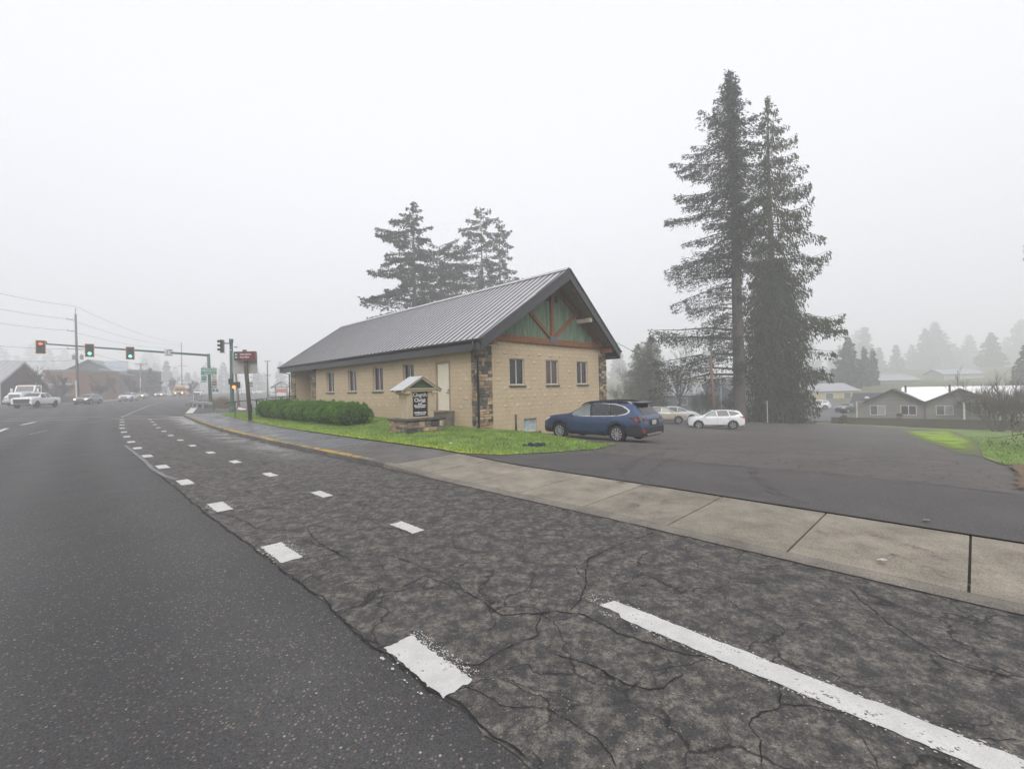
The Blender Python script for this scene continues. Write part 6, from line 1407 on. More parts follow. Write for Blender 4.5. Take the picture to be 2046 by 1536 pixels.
bs, hh = tall(832, 403, 74); conifer('fir_tree', 'leftmost conifer rising behind the church roof with long left branches', bs, hh, big_prof([(0, 6), (.4, 6.3), (.6, 5.6), (.7, 4.4), (.8, 4.6), (.9, 2.2), (1, .3)]), 120, 22, 31, trunk=.55, bare=.25, leaf=.46, group=GB, az=lambda a, u: 1.15 if math.cos(a) < -.2 else .75, wid=.22)
bs, hh = tall(884, 492, 79); conifer('pine_tree', 'low broad pine between the taller conifers behind the church roof', bs, hh, big_prof([(0, 5), (.5, 6), (.75, 5.5), (.9, 4.8), (1, 2.2)]), 85, 20, 32, trunk=.45, bare=.3, leaf=.46, group=GB, wid=.22, az=lambda a, u: 1.2 if math.cos(a) > .2 else .9)
bs, hh = tall(968, 414, 87); conifer('fir_tree', 'bare-stemmed fir with rounded top, left of the close pair behind the roof', bs, hh, big_prof([(0, 3), (.5, 4.4), (.65, 4.2), (.8, 4.0), (.93, 2.8), (1, .5)]), 85, 20, 33, trunk=.36, bare=.3, leaf=.46, group=GB, wid=.22)
bs, hh = tall(1004, 440, 88); conifer('fir_tree', 'right one of the close fir pair behind the church roof', bs, hh, big_prof([(0, 3), (.5, 3.6), (.7, 3.2), (.9, 2.0), (1, .4)]), 85, 20, 34, trunk=.36, bare=.25, leaf=.46, group=GB, wid=.22)
bs, hh = tall(918, 500, 84); conifer('pine_tree', 'drooping pine just left of the close fir pair behind the roof', bs, hh, big_prof([(0, 4), (.5, 4.5), (.8, 3.4), (1, .6)]), 70, 12, 35, trunk=.35, bare=.35, leaf=.46, group=GB, wid=.22)
# far conifers: three builds, then copies of each with its own size, spin and label
pf_ = lerp_prof([(0, .24), (.3, .22), (.6, .15), (.85, .07), (1, .01)])
protos = []
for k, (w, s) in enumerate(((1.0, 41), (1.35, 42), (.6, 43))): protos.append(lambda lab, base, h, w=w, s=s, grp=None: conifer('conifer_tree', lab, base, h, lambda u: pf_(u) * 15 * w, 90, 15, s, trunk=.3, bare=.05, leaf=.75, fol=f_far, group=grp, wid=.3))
P0 = {}
def far_conifer(kind, px, ytop, d, lab, grp, wide=1.0):
    d = d * 1.65 if d > 130 else d * 1.15; g_, h = tall(px, ytop, d)
    if kind not in P0:
        o = protos[kind](lab, g_, 15.0, grp=grp); P0[kind] = o
    else:
        o = copy_tree(P0[kind]); o.location = g_; o['label'] = lab; o['group'] = grp
    s = h / 15.0; o.scale = (s * wide, s * wide, s); o.rotation_euler = (0, 0, px * .37); return o
GR = 'conifers fading into the fog on the right'
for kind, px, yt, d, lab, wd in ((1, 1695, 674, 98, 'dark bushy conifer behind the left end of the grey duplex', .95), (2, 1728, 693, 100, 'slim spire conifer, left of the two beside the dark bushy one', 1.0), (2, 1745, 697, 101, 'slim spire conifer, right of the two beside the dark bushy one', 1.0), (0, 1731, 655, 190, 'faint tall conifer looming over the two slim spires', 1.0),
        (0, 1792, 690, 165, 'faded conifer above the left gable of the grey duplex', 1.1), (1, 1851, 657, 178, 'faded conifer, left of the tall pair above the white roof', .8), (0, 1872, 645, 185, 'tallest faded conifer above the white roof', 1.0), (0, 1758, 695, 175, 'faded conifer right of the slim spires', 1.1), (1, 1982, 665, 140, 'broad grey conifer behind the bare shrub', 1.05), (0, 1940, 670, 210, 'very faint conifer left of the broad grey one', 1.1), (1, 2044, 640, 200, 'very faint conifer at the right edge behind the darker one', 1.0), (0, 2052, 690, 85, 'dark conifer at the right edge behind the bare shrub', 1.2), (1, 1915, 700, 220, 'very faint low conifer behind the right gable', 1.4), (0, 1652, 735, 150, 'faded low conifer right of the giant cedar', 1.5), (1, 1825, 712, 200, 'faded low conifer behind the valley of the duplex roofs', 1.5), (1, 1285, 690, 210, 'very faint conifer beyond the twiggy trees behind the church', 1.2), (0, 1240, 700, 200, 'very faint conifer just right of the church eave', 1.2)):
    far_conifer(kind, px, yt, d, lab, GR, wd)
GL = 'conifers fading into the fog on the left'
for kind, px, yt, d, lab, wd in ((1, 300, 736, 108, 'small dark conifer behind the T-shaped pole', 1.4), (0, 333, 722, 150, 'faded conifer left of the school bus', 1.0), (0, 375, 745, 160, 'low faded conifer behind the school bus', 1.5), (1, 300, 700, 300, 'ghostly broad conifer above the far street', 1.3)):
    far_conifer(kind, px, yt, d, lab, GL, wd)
def forest():
    r = random.Random(12); V = []
    src = []
    for k in (0, 1, 2):
        o = next(c for c in P0[k].children if c.name.startswith('crown')); m = o.data; co = np.empty(len(m.vertices) * 3); m.vertices.foreach_get('co', co); src.append(co.reshape(-1, 3, 3)[::2])
    spots = [(1590 + 24 * i + r.uniform(-9, 9), r.uniform(655, 735), r.uniform(290, 400)) for i in range(21)] + [(180 + 27 * i + r.uniform(-9, 9), r.uniform(715, 752), r.uniform(300, 400)) for i in range(15)] + [(1205 + 26 * i, r.uniform(700, 745), r.uniform(260, 340)) for i in range(6)] + [(-30 + 32 * i, r.uniform(680, 725), r.uniform(330, 420)) for i in range(6)]
    for px, yt, d in spots:
        g_, h = tall(px, yt, d); s = h / 15; q = src[r.randint(0, 1)]; a = r.uniform(0, 6.28); R = np.array([[math.cos(a), -math.sin(a), 0], [math.sin(a), math.cos(a), 0], [0, 0, 1]])
        V.append((q @ R.T) * np.array([s * 1.1, s * 1.1, s]) + np.array(g_))
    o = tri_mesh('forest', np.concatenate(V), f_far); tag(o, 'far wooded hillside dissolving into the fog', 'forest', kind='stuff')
forest()
for px, yt, d, lab in ((1683, 823, 51, 'little yellow-green conifer by the left end of the board fence'), (1795, 829, 51.5, 'little green conifer in front of the board fence under the left gable')):
    g_, h = tall(px, yt, d); conifer('young_conifer', lab, g_, h, lambda u: .62 * (1 - u) + .03, 90, 160, int(px), trunk=.04, bare=.03, leaf=.16, fol=foliage('young conifer needles', (.06, .075, .02), (.16, .14, .05), 3), wid=.2, sink=.1)
# bare trees and shrubs
GS = 'bare trees along the far street'
for i, (px, yt, d, lab, tw) in enumerate(((58, 716, 70, 'bare street tree in front of the dark barn', m_twig3), (118, 724, 76, 'bare street tree in front of the orange brick front', m_twig3), (190, 735, 82, 'bare street tree right of the blue-grey wagon', m_twig), (226, 738, 88, 'bare street tree left of the silver-white SUV', m_twig), (262, 740, 92, 'bare street tree behind the silver-white SUV', m_twig), (205, 742, 95, 'bare street tree set back below the big gable', m_twig), (345, 745, 118, 'bare tree left of the school bus', m_twig), (385, 748, 105, 'bare tree right of the school bus', m_twig2))):
    g_, h = tall(px, yt, d)
    if i < 3: o = bare_tree('bare_tree', lab, g_, h, 60 + i, tw, 5, .17, .45, group=GS, tmin=.016); P0['b%d' % i] = (o, h)
    else:
        src, h0 = P0['b%d' % (i % 3)]; o = copy_tree(src); o.location = g_; o.scale = (h / h0,) * 3; o.rotation_euler = (0, 0, i * 1.3); o['label'] = lab
g_, h = tall(1347, 672, 63); bare_tree('bare_tree', 'tall thin bare tree right of the grey-green twiggy tree', g_, h, 71, m_twig, 5, .14, .35)
g_, h = tall(1362, 690, 66); bare_tree('bare_tree', 'bare tree partly behind the fir branches', g_, h, 72, m_twig, 5, .14, .35)
g_, h = tall(1398, 752, 52); bare_tree('bare_shrub', 'spreading bare bush behind the beige and white SUVs', g_, h, 73, m_twig2, 4, .05, .5, stems=7, fan=.55, cat='shrub')
g_, h = tall(1440, 770, 55); bare_tree('bare_shrub', 'mossy bare bush between the wooden pole and the fir trunk', g_, h, 74, m_twig2, 4, .05, .5, stems=5, fan=.5, cat='shrub')
g_, h = tall(1990, 728, 42); bare_tree('bare_shrub', 'large many-stemmed bare bush in front of the fence at the right', g_, h, 75, m_twig3, 4, .055, .42, stems=15, fan=.55, cat='shrub', kids=(3, 4), tmin=.009)
g_, h = tall(2040, 725, 41); bare_tree('bare_shrub', 'bare bush at the right edge joining the large many-stemmed one', g_, h, 76, m_twig3, 4, .055, .42, stems=10, fan=.5, cat='shrub', kids=(3, 4), tmin=.009)
g_, h = tall(1262, 715, 85); bare_tree('bare_tree', 'pale bare tree beside the right corner of the church', g_, h, 77, m_twig2, 5, .13, .45)
g_, h = tall(1242, 740, 75); bare_tree('bare_shrub', 'pale bare bush beyond the right corner of the church', g_, h, 78, m_twig2, 4, .06, .5, stems=6, fan=.4, cat='shrub')
g_, h = tall(1302, 674, 62); conifer('twiggy_tree', 'dense grey-green twiggy tree beyond the car park behind the blue wagon', g_, h, lerp_prof([(0, 1.9), (.4, 2.5), (.7, 1.9), (.92, 1.0), (1, .2)]), 240, 40, 79, trunk=.1, bare=.02, leaf=.4, fol=f_twiggy, wid=.06)
g_, h = tall(1276, 690, 66); conifer('twiggy_tree', 'paler twiggy tree left of the dense grey-green one', g_, h, lerp_prof([(0, 1.6), (.5, 2.1), (.9, 1.0), (1, .2)]), 200, 36, 80, trunk=.1, bare=.02, leaf=.4, fol=f_twiggy, wid=.06)
g_, h = tall(1466, 778, 62); conifer('conifer_tree', 'small dark conifer seen left of the fir trunk', g_, h, lerp_prof([(0, 2.0), (.6, 1.3), (1, .1)]), 60, 22, 81, trunk=.15, bare=.03, leaf=.4, fol=f_far, wid=.2)
# the cedar standing just outside the right edge, its branch tips reaching in
bs = Vector((25.2, 16.2, Hz(25.2, 16.2))); conifer('cedar_tree', 'cedar at the right edge with only its branch tips in view', bs, 11.5, lerp_prof([(0, 3), (.15, 3.2), (.18, 5.6), (.23, 5.6), (.27, 3.0), (.5, 3.2), (.56, 5.0), (.65, 5.0), (.72, 3.0), (.8, 5.3), (.86, 5.3), (.9, 2), (1, .4)]), 90, 40, 90, style='cedar', trunk=.3, bare=.16, leaf=.12, fol=foliage('near cedar sprays', (.05, .06, .015), (.15, .13, .03), 1.2), bark=m_bark2, wid=.16)
# dry brush behind the guard rail
def brush(name, label, px0, px1, d, h, n, fol, seed):
    r = np.random.default_rng(seed); a_, c_ = PX(px0, d), PX(px1, d + 2); u = r.random(n); x = a_.x + (c_.x - a_.x) * u + r.normal(0, .3, n); y = a_.y + (c_.y - a_.y) * u + r.normal(0, .7, n); z = H(x, y)
    d_ = r.normal(0, .22, (n, 3)) + np.array([0, 0, 1]); p = np.stack([x, y, z], 1); L = h * r.uniform(.35, 1.1, n)[:, None]; s = r.normal(size=(n, 3)) * .02; s[:, 2] = 0; m = Vector(((a_.x + c_.x) / 2, (a_.y + c_.y) / 2, 0))
    t_ = thing(name, label, 'shrub', loc=m); tri_mesh('stalks', np.stack([p - s, p + s, p + d_ * L], 1) - np.array(m), fol, t_)
brush('dry_grass_clump', 'tall tan dry grass clump behind the guard rail', 434, 452, 56, 1.5, 1800, mat('dry tan stalks', (.2, .15, .085), .9, var=.4, scale=3), 3)
brush('dry_grass_clump', 'low brown brush inside the guard rail left of the signal mast', 394, 418, 58, 1.0, 1500, mat('brown brush stalks', (.11, .09, .06), .9, var=.4, scale=3), 4)

# ------------------------------------------------------------------ houses and other buildings
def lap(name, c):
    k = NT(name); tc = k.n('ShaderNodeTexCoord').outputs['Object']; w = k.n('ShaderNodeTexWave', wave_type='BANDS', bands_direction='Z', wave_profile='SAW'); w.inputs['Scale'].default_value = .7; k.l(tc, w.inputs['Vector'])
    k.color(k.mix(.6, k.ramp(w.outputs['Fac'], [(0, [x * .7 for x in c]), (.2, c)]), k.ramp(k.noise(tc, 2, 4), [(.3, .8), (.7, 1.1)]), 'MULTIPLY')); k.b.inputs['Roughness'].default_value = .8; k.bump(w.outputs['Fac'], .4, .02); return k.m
m_lap = lap('brown grey lap siding', (.25, .232, .208)); m_shing = mat('dark shingle roof', (.065, .065, .072), .85, var=.3, scale=4, bump=.3); m_wtrim = mat('white trim', (.62, .62, .6), .6, var=.06); m_wroof = mat('pale roofing and sky sheen', (.86, .86, .87), .5, var=.03); m_dtrim = mat('dark brown trim', (.05, .047, .045), .7)
m_glw = gloss_glass('pale blinds in window', (.28, .3, .3), .3); m_glg = gloss_glass('grey window glass', (.1, .11, .12), .12); m_gld = gloss_glass('dark house window', (.045, .035, .04), .12)
hl_, hr_ = P(1712, 842, 57.5), P(2046, 848, 53.0); hx = Vector((.72, -.694, 0)).normalized(); hy_ = Vector((-hx.y, hx.x, 0)); zb_ = -3.75; MH = Matrix((hx, hy_, Vector((0, 0, 1)))).transposed().to_4x4(); MH.translation = (hl_.x, hl_.y, zb_)
house = thing('duplex_house', 'grey-brown single storey house with two dark front gables and a main roof coloured white as sky sheen', 'house', M=MH)
def hloc(px, py):                                      # front wall coordinates of a pixel
    d = ray(px, py); o = Vector((0, 0, EYE)); n = hy_; t = (Vector((hl_.x, hl_.y, 0)) - o).dot(n) / d.dot(n); q = MH.inverted() @ (o + d * t); return q.x, q.z
ea, za = hloc(1848, 800); ap1, zp1 = hloc(1784, 776.5); ap2, zp2 = hloc(1920, 776); e0, _ = hloc(1703, 805); e2 = 2 * ap2 - ea; ze_ = za - .12
LW = hloc(2150, 800)[0]
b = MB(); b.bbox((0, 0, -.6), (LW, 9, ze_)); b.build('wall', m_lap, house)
for ap, zp in ((ap1, zp1), (ap2, zp2)):
    w = ea - ap1 if ap == ap1 else ap2 - ea
    b = MB(); b.prism([(ap - w, -.01, ze_), (ap + w, -.01, ze_), (ap, -.01, zp - .12)], (0, .3, 0)); b.build('gable_wall', m_lap, house)
    for s in (-1, 1):
        zz = lambda f: zp + (ze_ - .05 - zp) * f
        b = MB(); b.prism([(ap, -.45, zz(0)), (ap + s * w * 1.02, -.45, zz(1.02)), (ap + s * w * 1.02, -.45, zz(1.02) - .16), (ap, -.45, zz(0) - .16)], (0, 5.5, 0)); b.build('roof', m_shing, house)
        b = MB(); b.prism([(ap, -.5, zz(0) + .01), (ap + s * w * 1.02, -.5, zz(1.02) + .01), (ap + s * w * 1.02, -.5, zz(1.02) - .22), (ap, -.5, zz(0) - .22)], (0, .06, 0)); b.build('bargeboard', m_dtrim, house)
b = MB(); zr2 = zp1 + .12; b.prism([(ap1 + .6, .3, ze_ - .2), (ap1 + .6, 5.2, zr2), (ap1 + .6, 9.4, ze_)], (LW - ap1 - .5, 0, 0)); b.build('main_roof', m_wroof, house)  # roof coloured white to stand for the sky reflected on its slope
b = MB(); b.prism([(-.7, .1, ze_ - .25), (-.7, 3.6, zp1 - .55), (-.7, 8, ze_ - .25)], (ap1 + 1.2, 0, 0)); b.build('side_roof', m_shing, house)
for (x0, x1), (gl1, gl2) in zip(((1738, 1769.5), (1799, 1832), (1869.5, 1905.5), (1941, 1980), (2022, 2060)), ((m_glg, m_glw), (m_gld, mat('plum curtain', (.09, .035, .05), .8)), (m_glg, m_glw), (m_glg, m_glw), (m_gld, m_gld))):
    u0, zt_ = hloc(x0, 810); u1, zb2 = hloc(x1, 829); zt_, zb2 = hloc((x0 + x1) / 2, 809.8)[1], hloc((x0 + x1) / 2, 829)[1]; b = MB(); t_ = .07
    for lo, hi in (((u0, -.05, zt_ - t_), (u1, .0, zt_)), ((u0, -.05, zb2), (u1, .0, zb2 + t_)), ((u0, -.05, zb2 + t_), (u0 + t_, .0, zt_ - t_)), ((u1 - t_, -.05, zb2 + t_), (u1, .0, zt_ - t_)), (((u0 + u1) / 2 - .04, -.05, zb2 + t_), ((u0 + u1) / 2 + .04, .0, zt_ - t_))): b.bbox(lo, hi)
    o = b.build('window', m_wtrim, house)
    for a, c, gm_ in ((u0 + t_, (u0 + u1) / 2 - .04, gl1), ((u0 + u1) / 2 + .04, u1 - t_, gl2)): b = MB(); b.bbox((a, -.02, zb2 + t_), (c, -.012, zt_ - t_)); b.build('pane', gm_, o)
pa, pz = hloc(1957, 786); p0, pzb = hloc(1912, 801); p1 = 2 * pa - p0; b = MB()
for s, e in ((-1, p0), (1, p1)): b.prism([(pa, -2.2, pz), (e, -2.2, pzb), (e, -2.2, pzb - .2), (pa, -2.2, pz - .2)], (0, 2.15, 0))
b.build('porch_roof', m_shing, house); b = MB(); b.prism([(p0 + .3, -2.1, pzb - .1), (p1 - .3, -2.1, pzb - .1), (pa, -2.1, pz - .15)], (0, .1, 0)); b.build('porch_gable', m_lap, house)
for u in (p0 + .5, p1 - .5): b = MB(); b.box((u, -2.0, (pzb - .6) / 2), (.16, .16, pzb + .5)); b.build('porch_post', m_wtrim, house)
b = MB(); b.box((.04, -.03, (ze_ - .6) / 2), (.12, .1, ze_ + .5)); b.build('corner_trim', m_wtrim, house); b = MB(); b.tube([(ea, -.1, ze_), (ea, -.1, -.4)], .05, 6); b.build('downpipe', m_dtrim, house)
for ap, sx in ((ap1, 1.1), (ap2, -.9)): b = MB(); b.tube([(ap + sx, 2.0, zp1 - .5), (ap + sx, 2.0, zp1 + .35)], .1, 8); b.build('vent_pipe', m_dtrim, house)
b = MB(); b.lathe([(.28, 0), (.22, .18), (.05, .24)], 12, Matrix.Translation((1.0, 1.0, zp1 - 1.2))); b.build('roof_vent', m_wtrim, house)
fence = thing('board_fence', 'low brown board fence in front of the grey duplex', 'fence', loc=(0, 0, 0)); m_fence = grain('brown fence boards', (.06, .045, .035), (.12, .09, .07), (8, 8, .6)); fa, fb2 = P(1663, 834, 53), P(2075, 842, 43.5)
n = int((fb2 - fa).length / .145); b = MB(); fx = (fb2 - fa).normalized(); fr = random.Random(5); MF = Matrix((Vector((fx.x, fx.y, 0)).normalized(), Vector((-fx.y, fx.x, 0)).normalized(), Vector((0, 0, 1)))).transposed().to_4x4()
for i in range(n):
    p = fa.lerp(fb2, i / n); M = MF.copy(); M.translation = p; hgt = fr.uniform(-.015, .015); b.bbox((0, fr.uniform(0, .01), -1.5), (.138, .03, hgt), M)
b.build('boards', m_fence, fence); b = MB(); M = MF.copy(); M.translation = fa; b.prism([(fa.x, fa.y - .07, fa.z + .0), (fb2.x, fb2.y - .07, fb2.z + .0), (fb2.x, fb2.y - .07, fb2.z + .04), (fa.x, fa.y - .07, fa.z + .04)], (0, .14, 0)); b.build('cap_rail', m_fence, fence)
for i in range(0, 12): p = fa.lerp(fb2, i / 11); b = MB(); b.box((p.x, p.y + .08, p.z - .72), (.1, .1, 1.5)); b.build('post', m_fence, fence)
def gable_house(name, label, px, d, base_z, w, dep, wall_h, rise, yaw, mw, mr, cat='house', windows=(), over=.4, mg=None):
    """box with a ridge along local x; local -y is the front"""
    c = P(px, 780, d); t_ = thing(name, label, cat, loc=(c.x, c.y, base_z), rz=yaw); b = MB(); b.bbox((-w / 2, -dep / 2, -1), (w / 2, dep / 2, wall_h)); b.build('wall', mw, t_)
    b = MB()
    for s in (-1, 1): b.prism([(s * (w / 2 - .01), -dep / 2, wall_h), (s * (w / 2 - .01), dep / 2, wall_h), (s * (w / 2 - .01), 0, wall_h + rise)], (-s * .2, 0, 0))
    b.build('gable_wall', mg or mw, t_)
    k = rise / (dep / 2)
    for s in (-1, 1): b = MB(); b.prism([(-w / 2 - over, 0, wall_h + rise + .12), (-w / 2 - over, s * (dep / 2 + over), wall_h - over * k + .12), (-w / 2 - over, s * (dep / 2 + over), wall_h - over * k), (-w / 2 - over, 0, wall_h + rise)], (w + 2 * over, 0, 0)); b.build('roof', mr, t_)
    for u, z0, ww, h2, gl in windows:
        b = MB(); b.bbox((u - ww / 2 - .08, -dep / 2 - .05, z0 - .08), (u + ww / 2 + .08, -dep / 2 + .02, z0 + h2 + .08)); o = b.build('window', m_wtrim, t_); b = MB(); b.bbox((u - ww / 2, -dep / 2 - .06, z0), (u + ww / 2, -dep / 2 - .052, z0 + h2)); b.build('pane', gl, o)
    return t_
m_yel_h = lap('pale yellow siding', (.42, .36, .2)); m_blu_h = lap('blue grey siding', (.12, .15, .19)); m_wht_h = lap('off white siding', (.4, .4, .38)); m_groof = mat('grey composite roof', (.3, .31, .33), .7, var=.1)
gable_house('house', 'pale yellow house with light grey roof right of the giant cedar', 1638, 98, -2.6, 11, 8, 2.6, 1.5, .15, m_yel_h, m_groof, windows=((-1.5, .9, 1.8, 1.2, m_glg), (2.8, .9, 1.6, 1.2, m_glg)))
gable_house('house', 'blue-grey house with small white windows seen left of the fir trunk', 1455, 85, -2.6, 9, 8, 3.2, 2.2, .5, m_blu_h, m_shing, windows=((1.5, 1.4, .8, 1.2, m_glw), (2.7, 1.4, .8, 1.2, m_glw), (-2, 1.2, 1.2, 1.1, m_glg)))
gable_house('house', 'pale grey-roofed house on the slope behind the slim spire conifers', 1770, 125, -.6, 12, 8, 2.6, 1.6, .1, m_wht_h, m_groof, windows=((-3, .8, 1.5, 1.1, m_glg), (3, .8, 1.5, 1.1, m_glg)))
gable_house('house', 'faint pale house on the slope behind the right gable of the duplex', 1905, 150, 1.0, 12, 8, 2.6, 1.6, -.1, m_wht_h, m_groof, windows=((-2, .8, 1.5, 1.1, m_glg),))
gable_house('house', 'low dark roofed house partly behind the giant cedar and street lamp', 1672, 125, -1.0, 14, 8, 2.4, 1.4, .1, m_blu_h, m_shing, windows=((0, .8, 1.5, 1.1, m_glg),))
gable_house('house', 'pale house half hidden by the twiggy trees behind the blue wagon', 1345, 82, -2.4, 9, 7, 2.6, 1.6, -.2, m_blu_h, m_groof, windows=((1, .9, 1.4, 1.1, m_glg),))
# left side of the street
m_red = lap('dark red board siding', (.06, .03, .032)); m_bmetal = mat('pale grey metal roof', (.36, .36, .37), .45, metal=.2, var=.12, scale=2); m_brick = mat('orange brick', (.21, .1, .055), .85, var=.2, scale=6); m_brick2 = mat('dusky red brick', (.085, .06, .058), .85, var=.2, scale=5); m_groof2 = mat('grey green metal roof', (.13, .16, .155), .5, var=.12)
ap_ = P(42, 722, 75); rdir = Vector((-.98, -.2, 0)).normalized(); gdir = Vector((-.2, .98, 0)).normalized(); zg = Hz(ap_.x, ap_.y)
MBn = Matrix((-rdir, gdir, Vector((0, 0, 1)))).transposed().to_4x4(); MBn.translation = (ap_.x, ap_.y, zg); bn = thing('barn', 'dark red barn-like building with pale metal roof at the left edge', 'building', M=MBn); hA = ap_.z - zg; hw_ = 5.7; hE = hA - 4.6
b = MB(); b.prism([(-.4, -hw_ + .3, -.5), (-.4, hw_ - .3, -.5), (-.4, hw_ - .3, hE), (-.4, 0, hA - .3), (-.4, -hw_ + .3, hE)], (-16, 0, 0)); b.build('wall', m_red, bn)
for s in (-1, 1):
    b = MB(); b.prism([(.5, 0, hA), (.5, s * (hw_ + .6), hE - .5), (.5, s * (hw_ + .6), hE - .66), (.5, 0, hA - .16)], (-17.5, 0, 0))
    for i in range(24): x = .3 - i * .7; b.prism([(x, 0, hA), (x, s * (hw_ + .6), hE - .5), (x, s * (hw_ + .6), hE - .44), (x, 0, hA + .06)], (-.06, 0, 0))
    b.build('roof', m_bmetal, bn); b = MB(); b.prism([(.56, 0, hA + .02), (.56, s * (hw_ + .62), hE - .5), (.56, s * (hw_ + .62), hE - .85), (.56, 0, hA - .35)], (-.06, 0, 0)); b.build('bargeboard', m_bmetal, bn)
for y in (-3.4, 3.4): b = MB(); b.bbox((-.38, y - .08, -.3), (-.3, y + .08, hE + 1.2)); b.build('post', m_wtrim, bn)
b = MB(); b.bbox((-.42, -1.6, -.3), (-.33, 1.6, 2.6)); b.build('door', mat('grey shutter door', (.1, .1, .105), .6), bn)
def flat_block(name, label, px0, px1, ytop, d, mw, dep=10, wins=(), band=None, cap=None):
    a, c = P(px0, ytop, d), P(px1, ytop, d); x0, x1 = a.x, c.x; zt_ = a.z; g_ = min(Hz(a.x, a.y), Hz(c.x, c.y)) - .5; mid = Vector(((x0 + x1) / 2, d, 0)); t_ = thing(name, label, 'building', loc=(mid.x, mid.y, 0)); w = x1 - x0
    b = MB(); b.bbox((-w / 2, 0, g_), (w / 2, dep, zt_ - .5)); b.build('wall', mw, t_); b = MB(); b.bbox((-w / 2 - .15, -.15, zt_ - .5), (w / 2 + .15, dep, zt_)); b.build('parapet', cap or m_groof2, t_)
    if band: z = P(px0, band, d).z; b = MB(); b.bbox((-w / 2, -1.0, z - .15), (w / 2, .0, z + .15)); b.build('canopy', m_bmetal, t_)
    for q0, q1, y0, y1 in wins:
        u0, u1 = P(q0, y0, d).x - mid.x, P(q1, y0, d).x - mid.x; z1, z0 = P(q0, y0, d).z, P(q0, y1, d).z; b = MB(); b.bbox((u0, -.06, z0), (u1, .0, z1)); o = b.build('window', m_dtrim, t_); b = MB(); b.bbox((u0 + .1, -.075, z0 + .1), (u1 - .1, -.062, z1 - .1)); b.build('pane', m_glg, o)
    return t_
flat_block('brick_building', 'orange brick flat-roofed front with two grey windows behind the dump truck', 88, 152, 739, 92, m_brick, wins=((96, 111, 755, 766), (128, 142, 755, 766), (127, 142, 781, 799), (98, 114, 782, 796)), band=768.5)
flat_block('brick_wing', 'low dusky brick wing with flat roof right of the big gabled building', 233, 262, 739, 118, m_brick2, wins=((238, 247, 765, 775), (252, 259, 765, 775)))
c = P(188, 719, 112); zg = Hz(c.x, c.y); b0 = thing('gabled_building', 'big dusky brick building with grey-green gabled roofs beyond the street', 'building', loc=(c.x, c.y, zg), rz=.35); hR = c.z - zg
b = MB(); b.bbox((-5.4, -2, -1), (5.4, 6, hR - 3.2)); b.build('wall', m_brick2, b0)
for s in (-1, 1): b = MB(); b.prism([(0, -2.8, hR), (s * 6.4, -2.8, hR - 3.7), (s * 6.4, -2.8, hR - 3.9), (0, -2.8, hR - .2)], (0, 9, 0)); b.build('roof', m_groof2, b0)
b = MB(); b.prism([(-5.3, -1.99, hR - 3.2), (5.3, -1.99, hR - 3.2), (0, -1.99, hR - .25)], (0, .2, 0)); b.build('gable_wall', mat('grey gable panel', (.09, .1, .1), .8), b0)
b = MB(); b.prism([(2, 1, hR - .2), (6.5, 1, hR - .2), (7.8, -3, hR - 3), (2, -3, hR - 3)], (0, .2, 0)); b.build('dormer_roof', mat('pale blue metal roof', (.3, .34, .37), .45, metal=.2), b0)
for u in (-3.6, -1.2, 1.2, 3.6): b = MB(); b.bbox((u - .9, -2.08, 1.6), (u + .9, -2.0, 3.6)); o = b.build('window', m_dtrim, b0); b = MB(); b.bbox((u - .8, -2.1, 1.7), (u + .8, -2.085, 3.5)); b.build('pane', m_glg, o)
flat_block('flat_building', 'long low white building far behind the school bus', 292, 362, 764, 170, m_wht_h, wins=((300, 312, 772, 780), (320, 334, 772, 780), (342, 354, 772, 780)), cap=m_wroof)
wl = thing('low_wall', 'low grey wall with railing along the far kerb left of the wagon', 'wall', loc=(0, 0, 0)); a, c = P(112, 792, 76), P(152, 790, 80); b = MB(); a.z = Hz(a.x, a.y); c.z = Hz(c.x, c.y); b.prism([(a.x, a.y, a.z - .3), (c.x, c.y, c.z - .3), (c.x, c.y, c.z + 1.1), (a.x, a.y, a.z + 1.1)], (.1, .3, 0)); b.build('panel', mat('grey wall', (.13, .13, .135), .8, var=.2), wl)
fk = ribbon('far_kerb', [PX(100, 66.5), PX(153, 68.5), PX(200, 76), PX(242, 92), PX(300, 122)], .9, mat('pale far kerb', (.4, .39, .36), .8, obj=False), road, .12, seg=2)
# shelter with a red panel on the far lot
k0 = PX(562, 95); ks = thing('roadside_shelter', 'small gabled timber sign shelter with a red and white panel on the far lot', 'sign shelter', loc=k0, rz=.3); zt2 = P(562, 762, 95).z - k0.z
for x in (-1.1, 1.1): b = MB(); b.box((x, 0, zt2 * .36), (.2, .2, zt2 * .74)); b.build('post', m_pole, ks)
for s in (-1, 1): b = MB(); b.prism([(0, -.7, zt2), (s * 2.0, -.7, zt2 * .68), (s * 2.0, -.7, zt2 * .65), (0, -.7, zt2 - .12)], (0, 1.4, 0)); b.build('roof', m_groof2, ks)
b = MB(); b.bbox((-1.9, -.05, zt2 * .68), (1.9, .05, zt2 * .71)); b.prism([(-.06, -.05, zt2 * .71), (.06, -.05, zt2 * .71), (.06, -.05, zt2 - .15), (-.06, -.05, zt2 - .15)], (0, .1, 0)); b.build('truss', m_pole, ks)
b = MB(); b.bbox((-.95, -.06, zt2 * .42), (.95, .0, zt2 * .6)); b.build('panel', mat('red panel', (.5, .1, .06), .6), ks); b = MB(); b.bbox((-.95, -.06, zt2 * .24), (.95, .0, zt2 * .36)); b.build('panel', m_wtrim, ks)
far_lot = [(float(a), float(b)) for a, b in (st2xy(61, 17), st2xy(62, 40), st2xy(90, 60), st2xy(150, 60), st2xy(160, 24), st2xy(80, 16))]
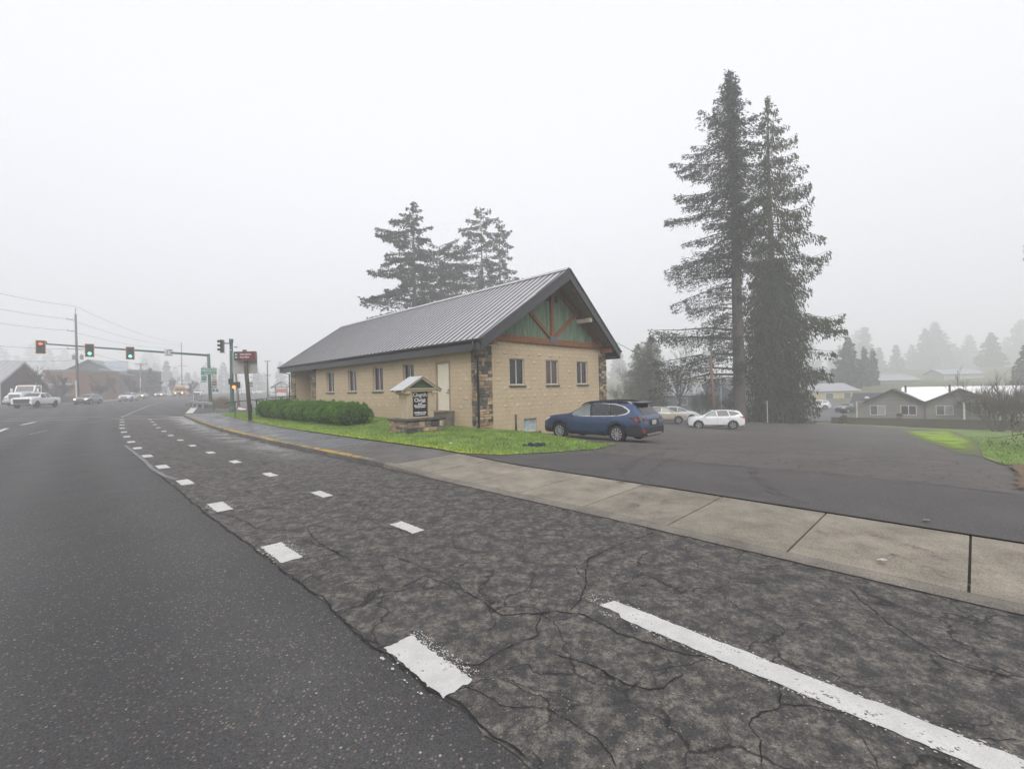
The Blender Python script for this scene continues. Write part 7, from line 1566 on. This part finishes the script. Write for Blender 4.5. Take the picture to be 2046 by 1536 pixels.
tag(drape('far_car_park', far_lot, .05, m_far), kind='structure')
lower = [g2(1612, 846), g2(1640, 846), PX(1690, 64), PX(1700, 90), PX(1640, 84), PX(1590, 70)]
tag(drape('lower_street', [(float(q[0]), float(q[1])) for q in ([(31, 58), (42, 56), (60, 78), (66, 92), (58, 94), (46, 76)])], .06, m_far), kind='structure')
# litter
p = G(1066, 893); t_ = thing('crumpled_jacket', 'crumpled dark blue cloth lying on the lawn edge', 'litter', loc=p); b = MB(); r = random.Random(2); n = 14
for k in range(7):
    x, y = r.uniform(-.3, .3), r.uniform(-.12, .12); b.lathe([(.02, 0), (.1 * r.uniform(.7, 1.3), .03), (.07, .08 + r.uniform(0, .06)), (.01, .11)], 7, Matrix.Translation((x, y, 0)) @ Matrix.Rotation(r.uniform(-.6, .6), 4, 'X'))
b.build('cloth', mat('dark navy cloth', (.02, .025, .05), .9), t_)
for px, py, lab, s in ((1478, 857, 'white paper scrap on the far part of the car park', .16), (1851, 1046, 'white paper scrap on the car park near the pavement', .06), (1763, 1127, 'pale stain-like scrap on the widest pavement slab', .07), (900, 849 + 39, 'white scrap on the lawn below the church sign', .12)):
    p = G(px, py); t_ = thing('paper_scrap', lab, 'litter', loc=(p.x, p.y, p.z + .03), rz=px); b = MB(); b.prism([(-s, -s * .4, 0), (s * .6, -s * .5, .01), (s, s * .3, .03), (-s * .5, s * .5, .012)], (0, 0, .006)); b.build('paper', m_signw, t_)

# ------------------------------------------------------------------ the fog
gz = float(ZZ.min()) - 1.0
hb = MB(); hb.bbox((-640, -280, gz), (640, 640, 58))
km = bpy.data.materials.new('fog'); km.use_nodes = True; km.node_tree.nodes.clear()
pv = km.node_tree.nodes.new('ShaderNodeVolumePrincipled'); po = km.node_tree.nodes.new('ShaderNodeOutputMaterial')
pv.inputs['Color'].default_value = (.97, .975, .99, 1); pv.inputs['Density'].default_value = HAZE
km.node_tree.links.new(pv.outputs[0], po.inputs['Volume'])
tag(hb.build('haze', km), 'pale fog filling the air', 'haze', kind='stuff')
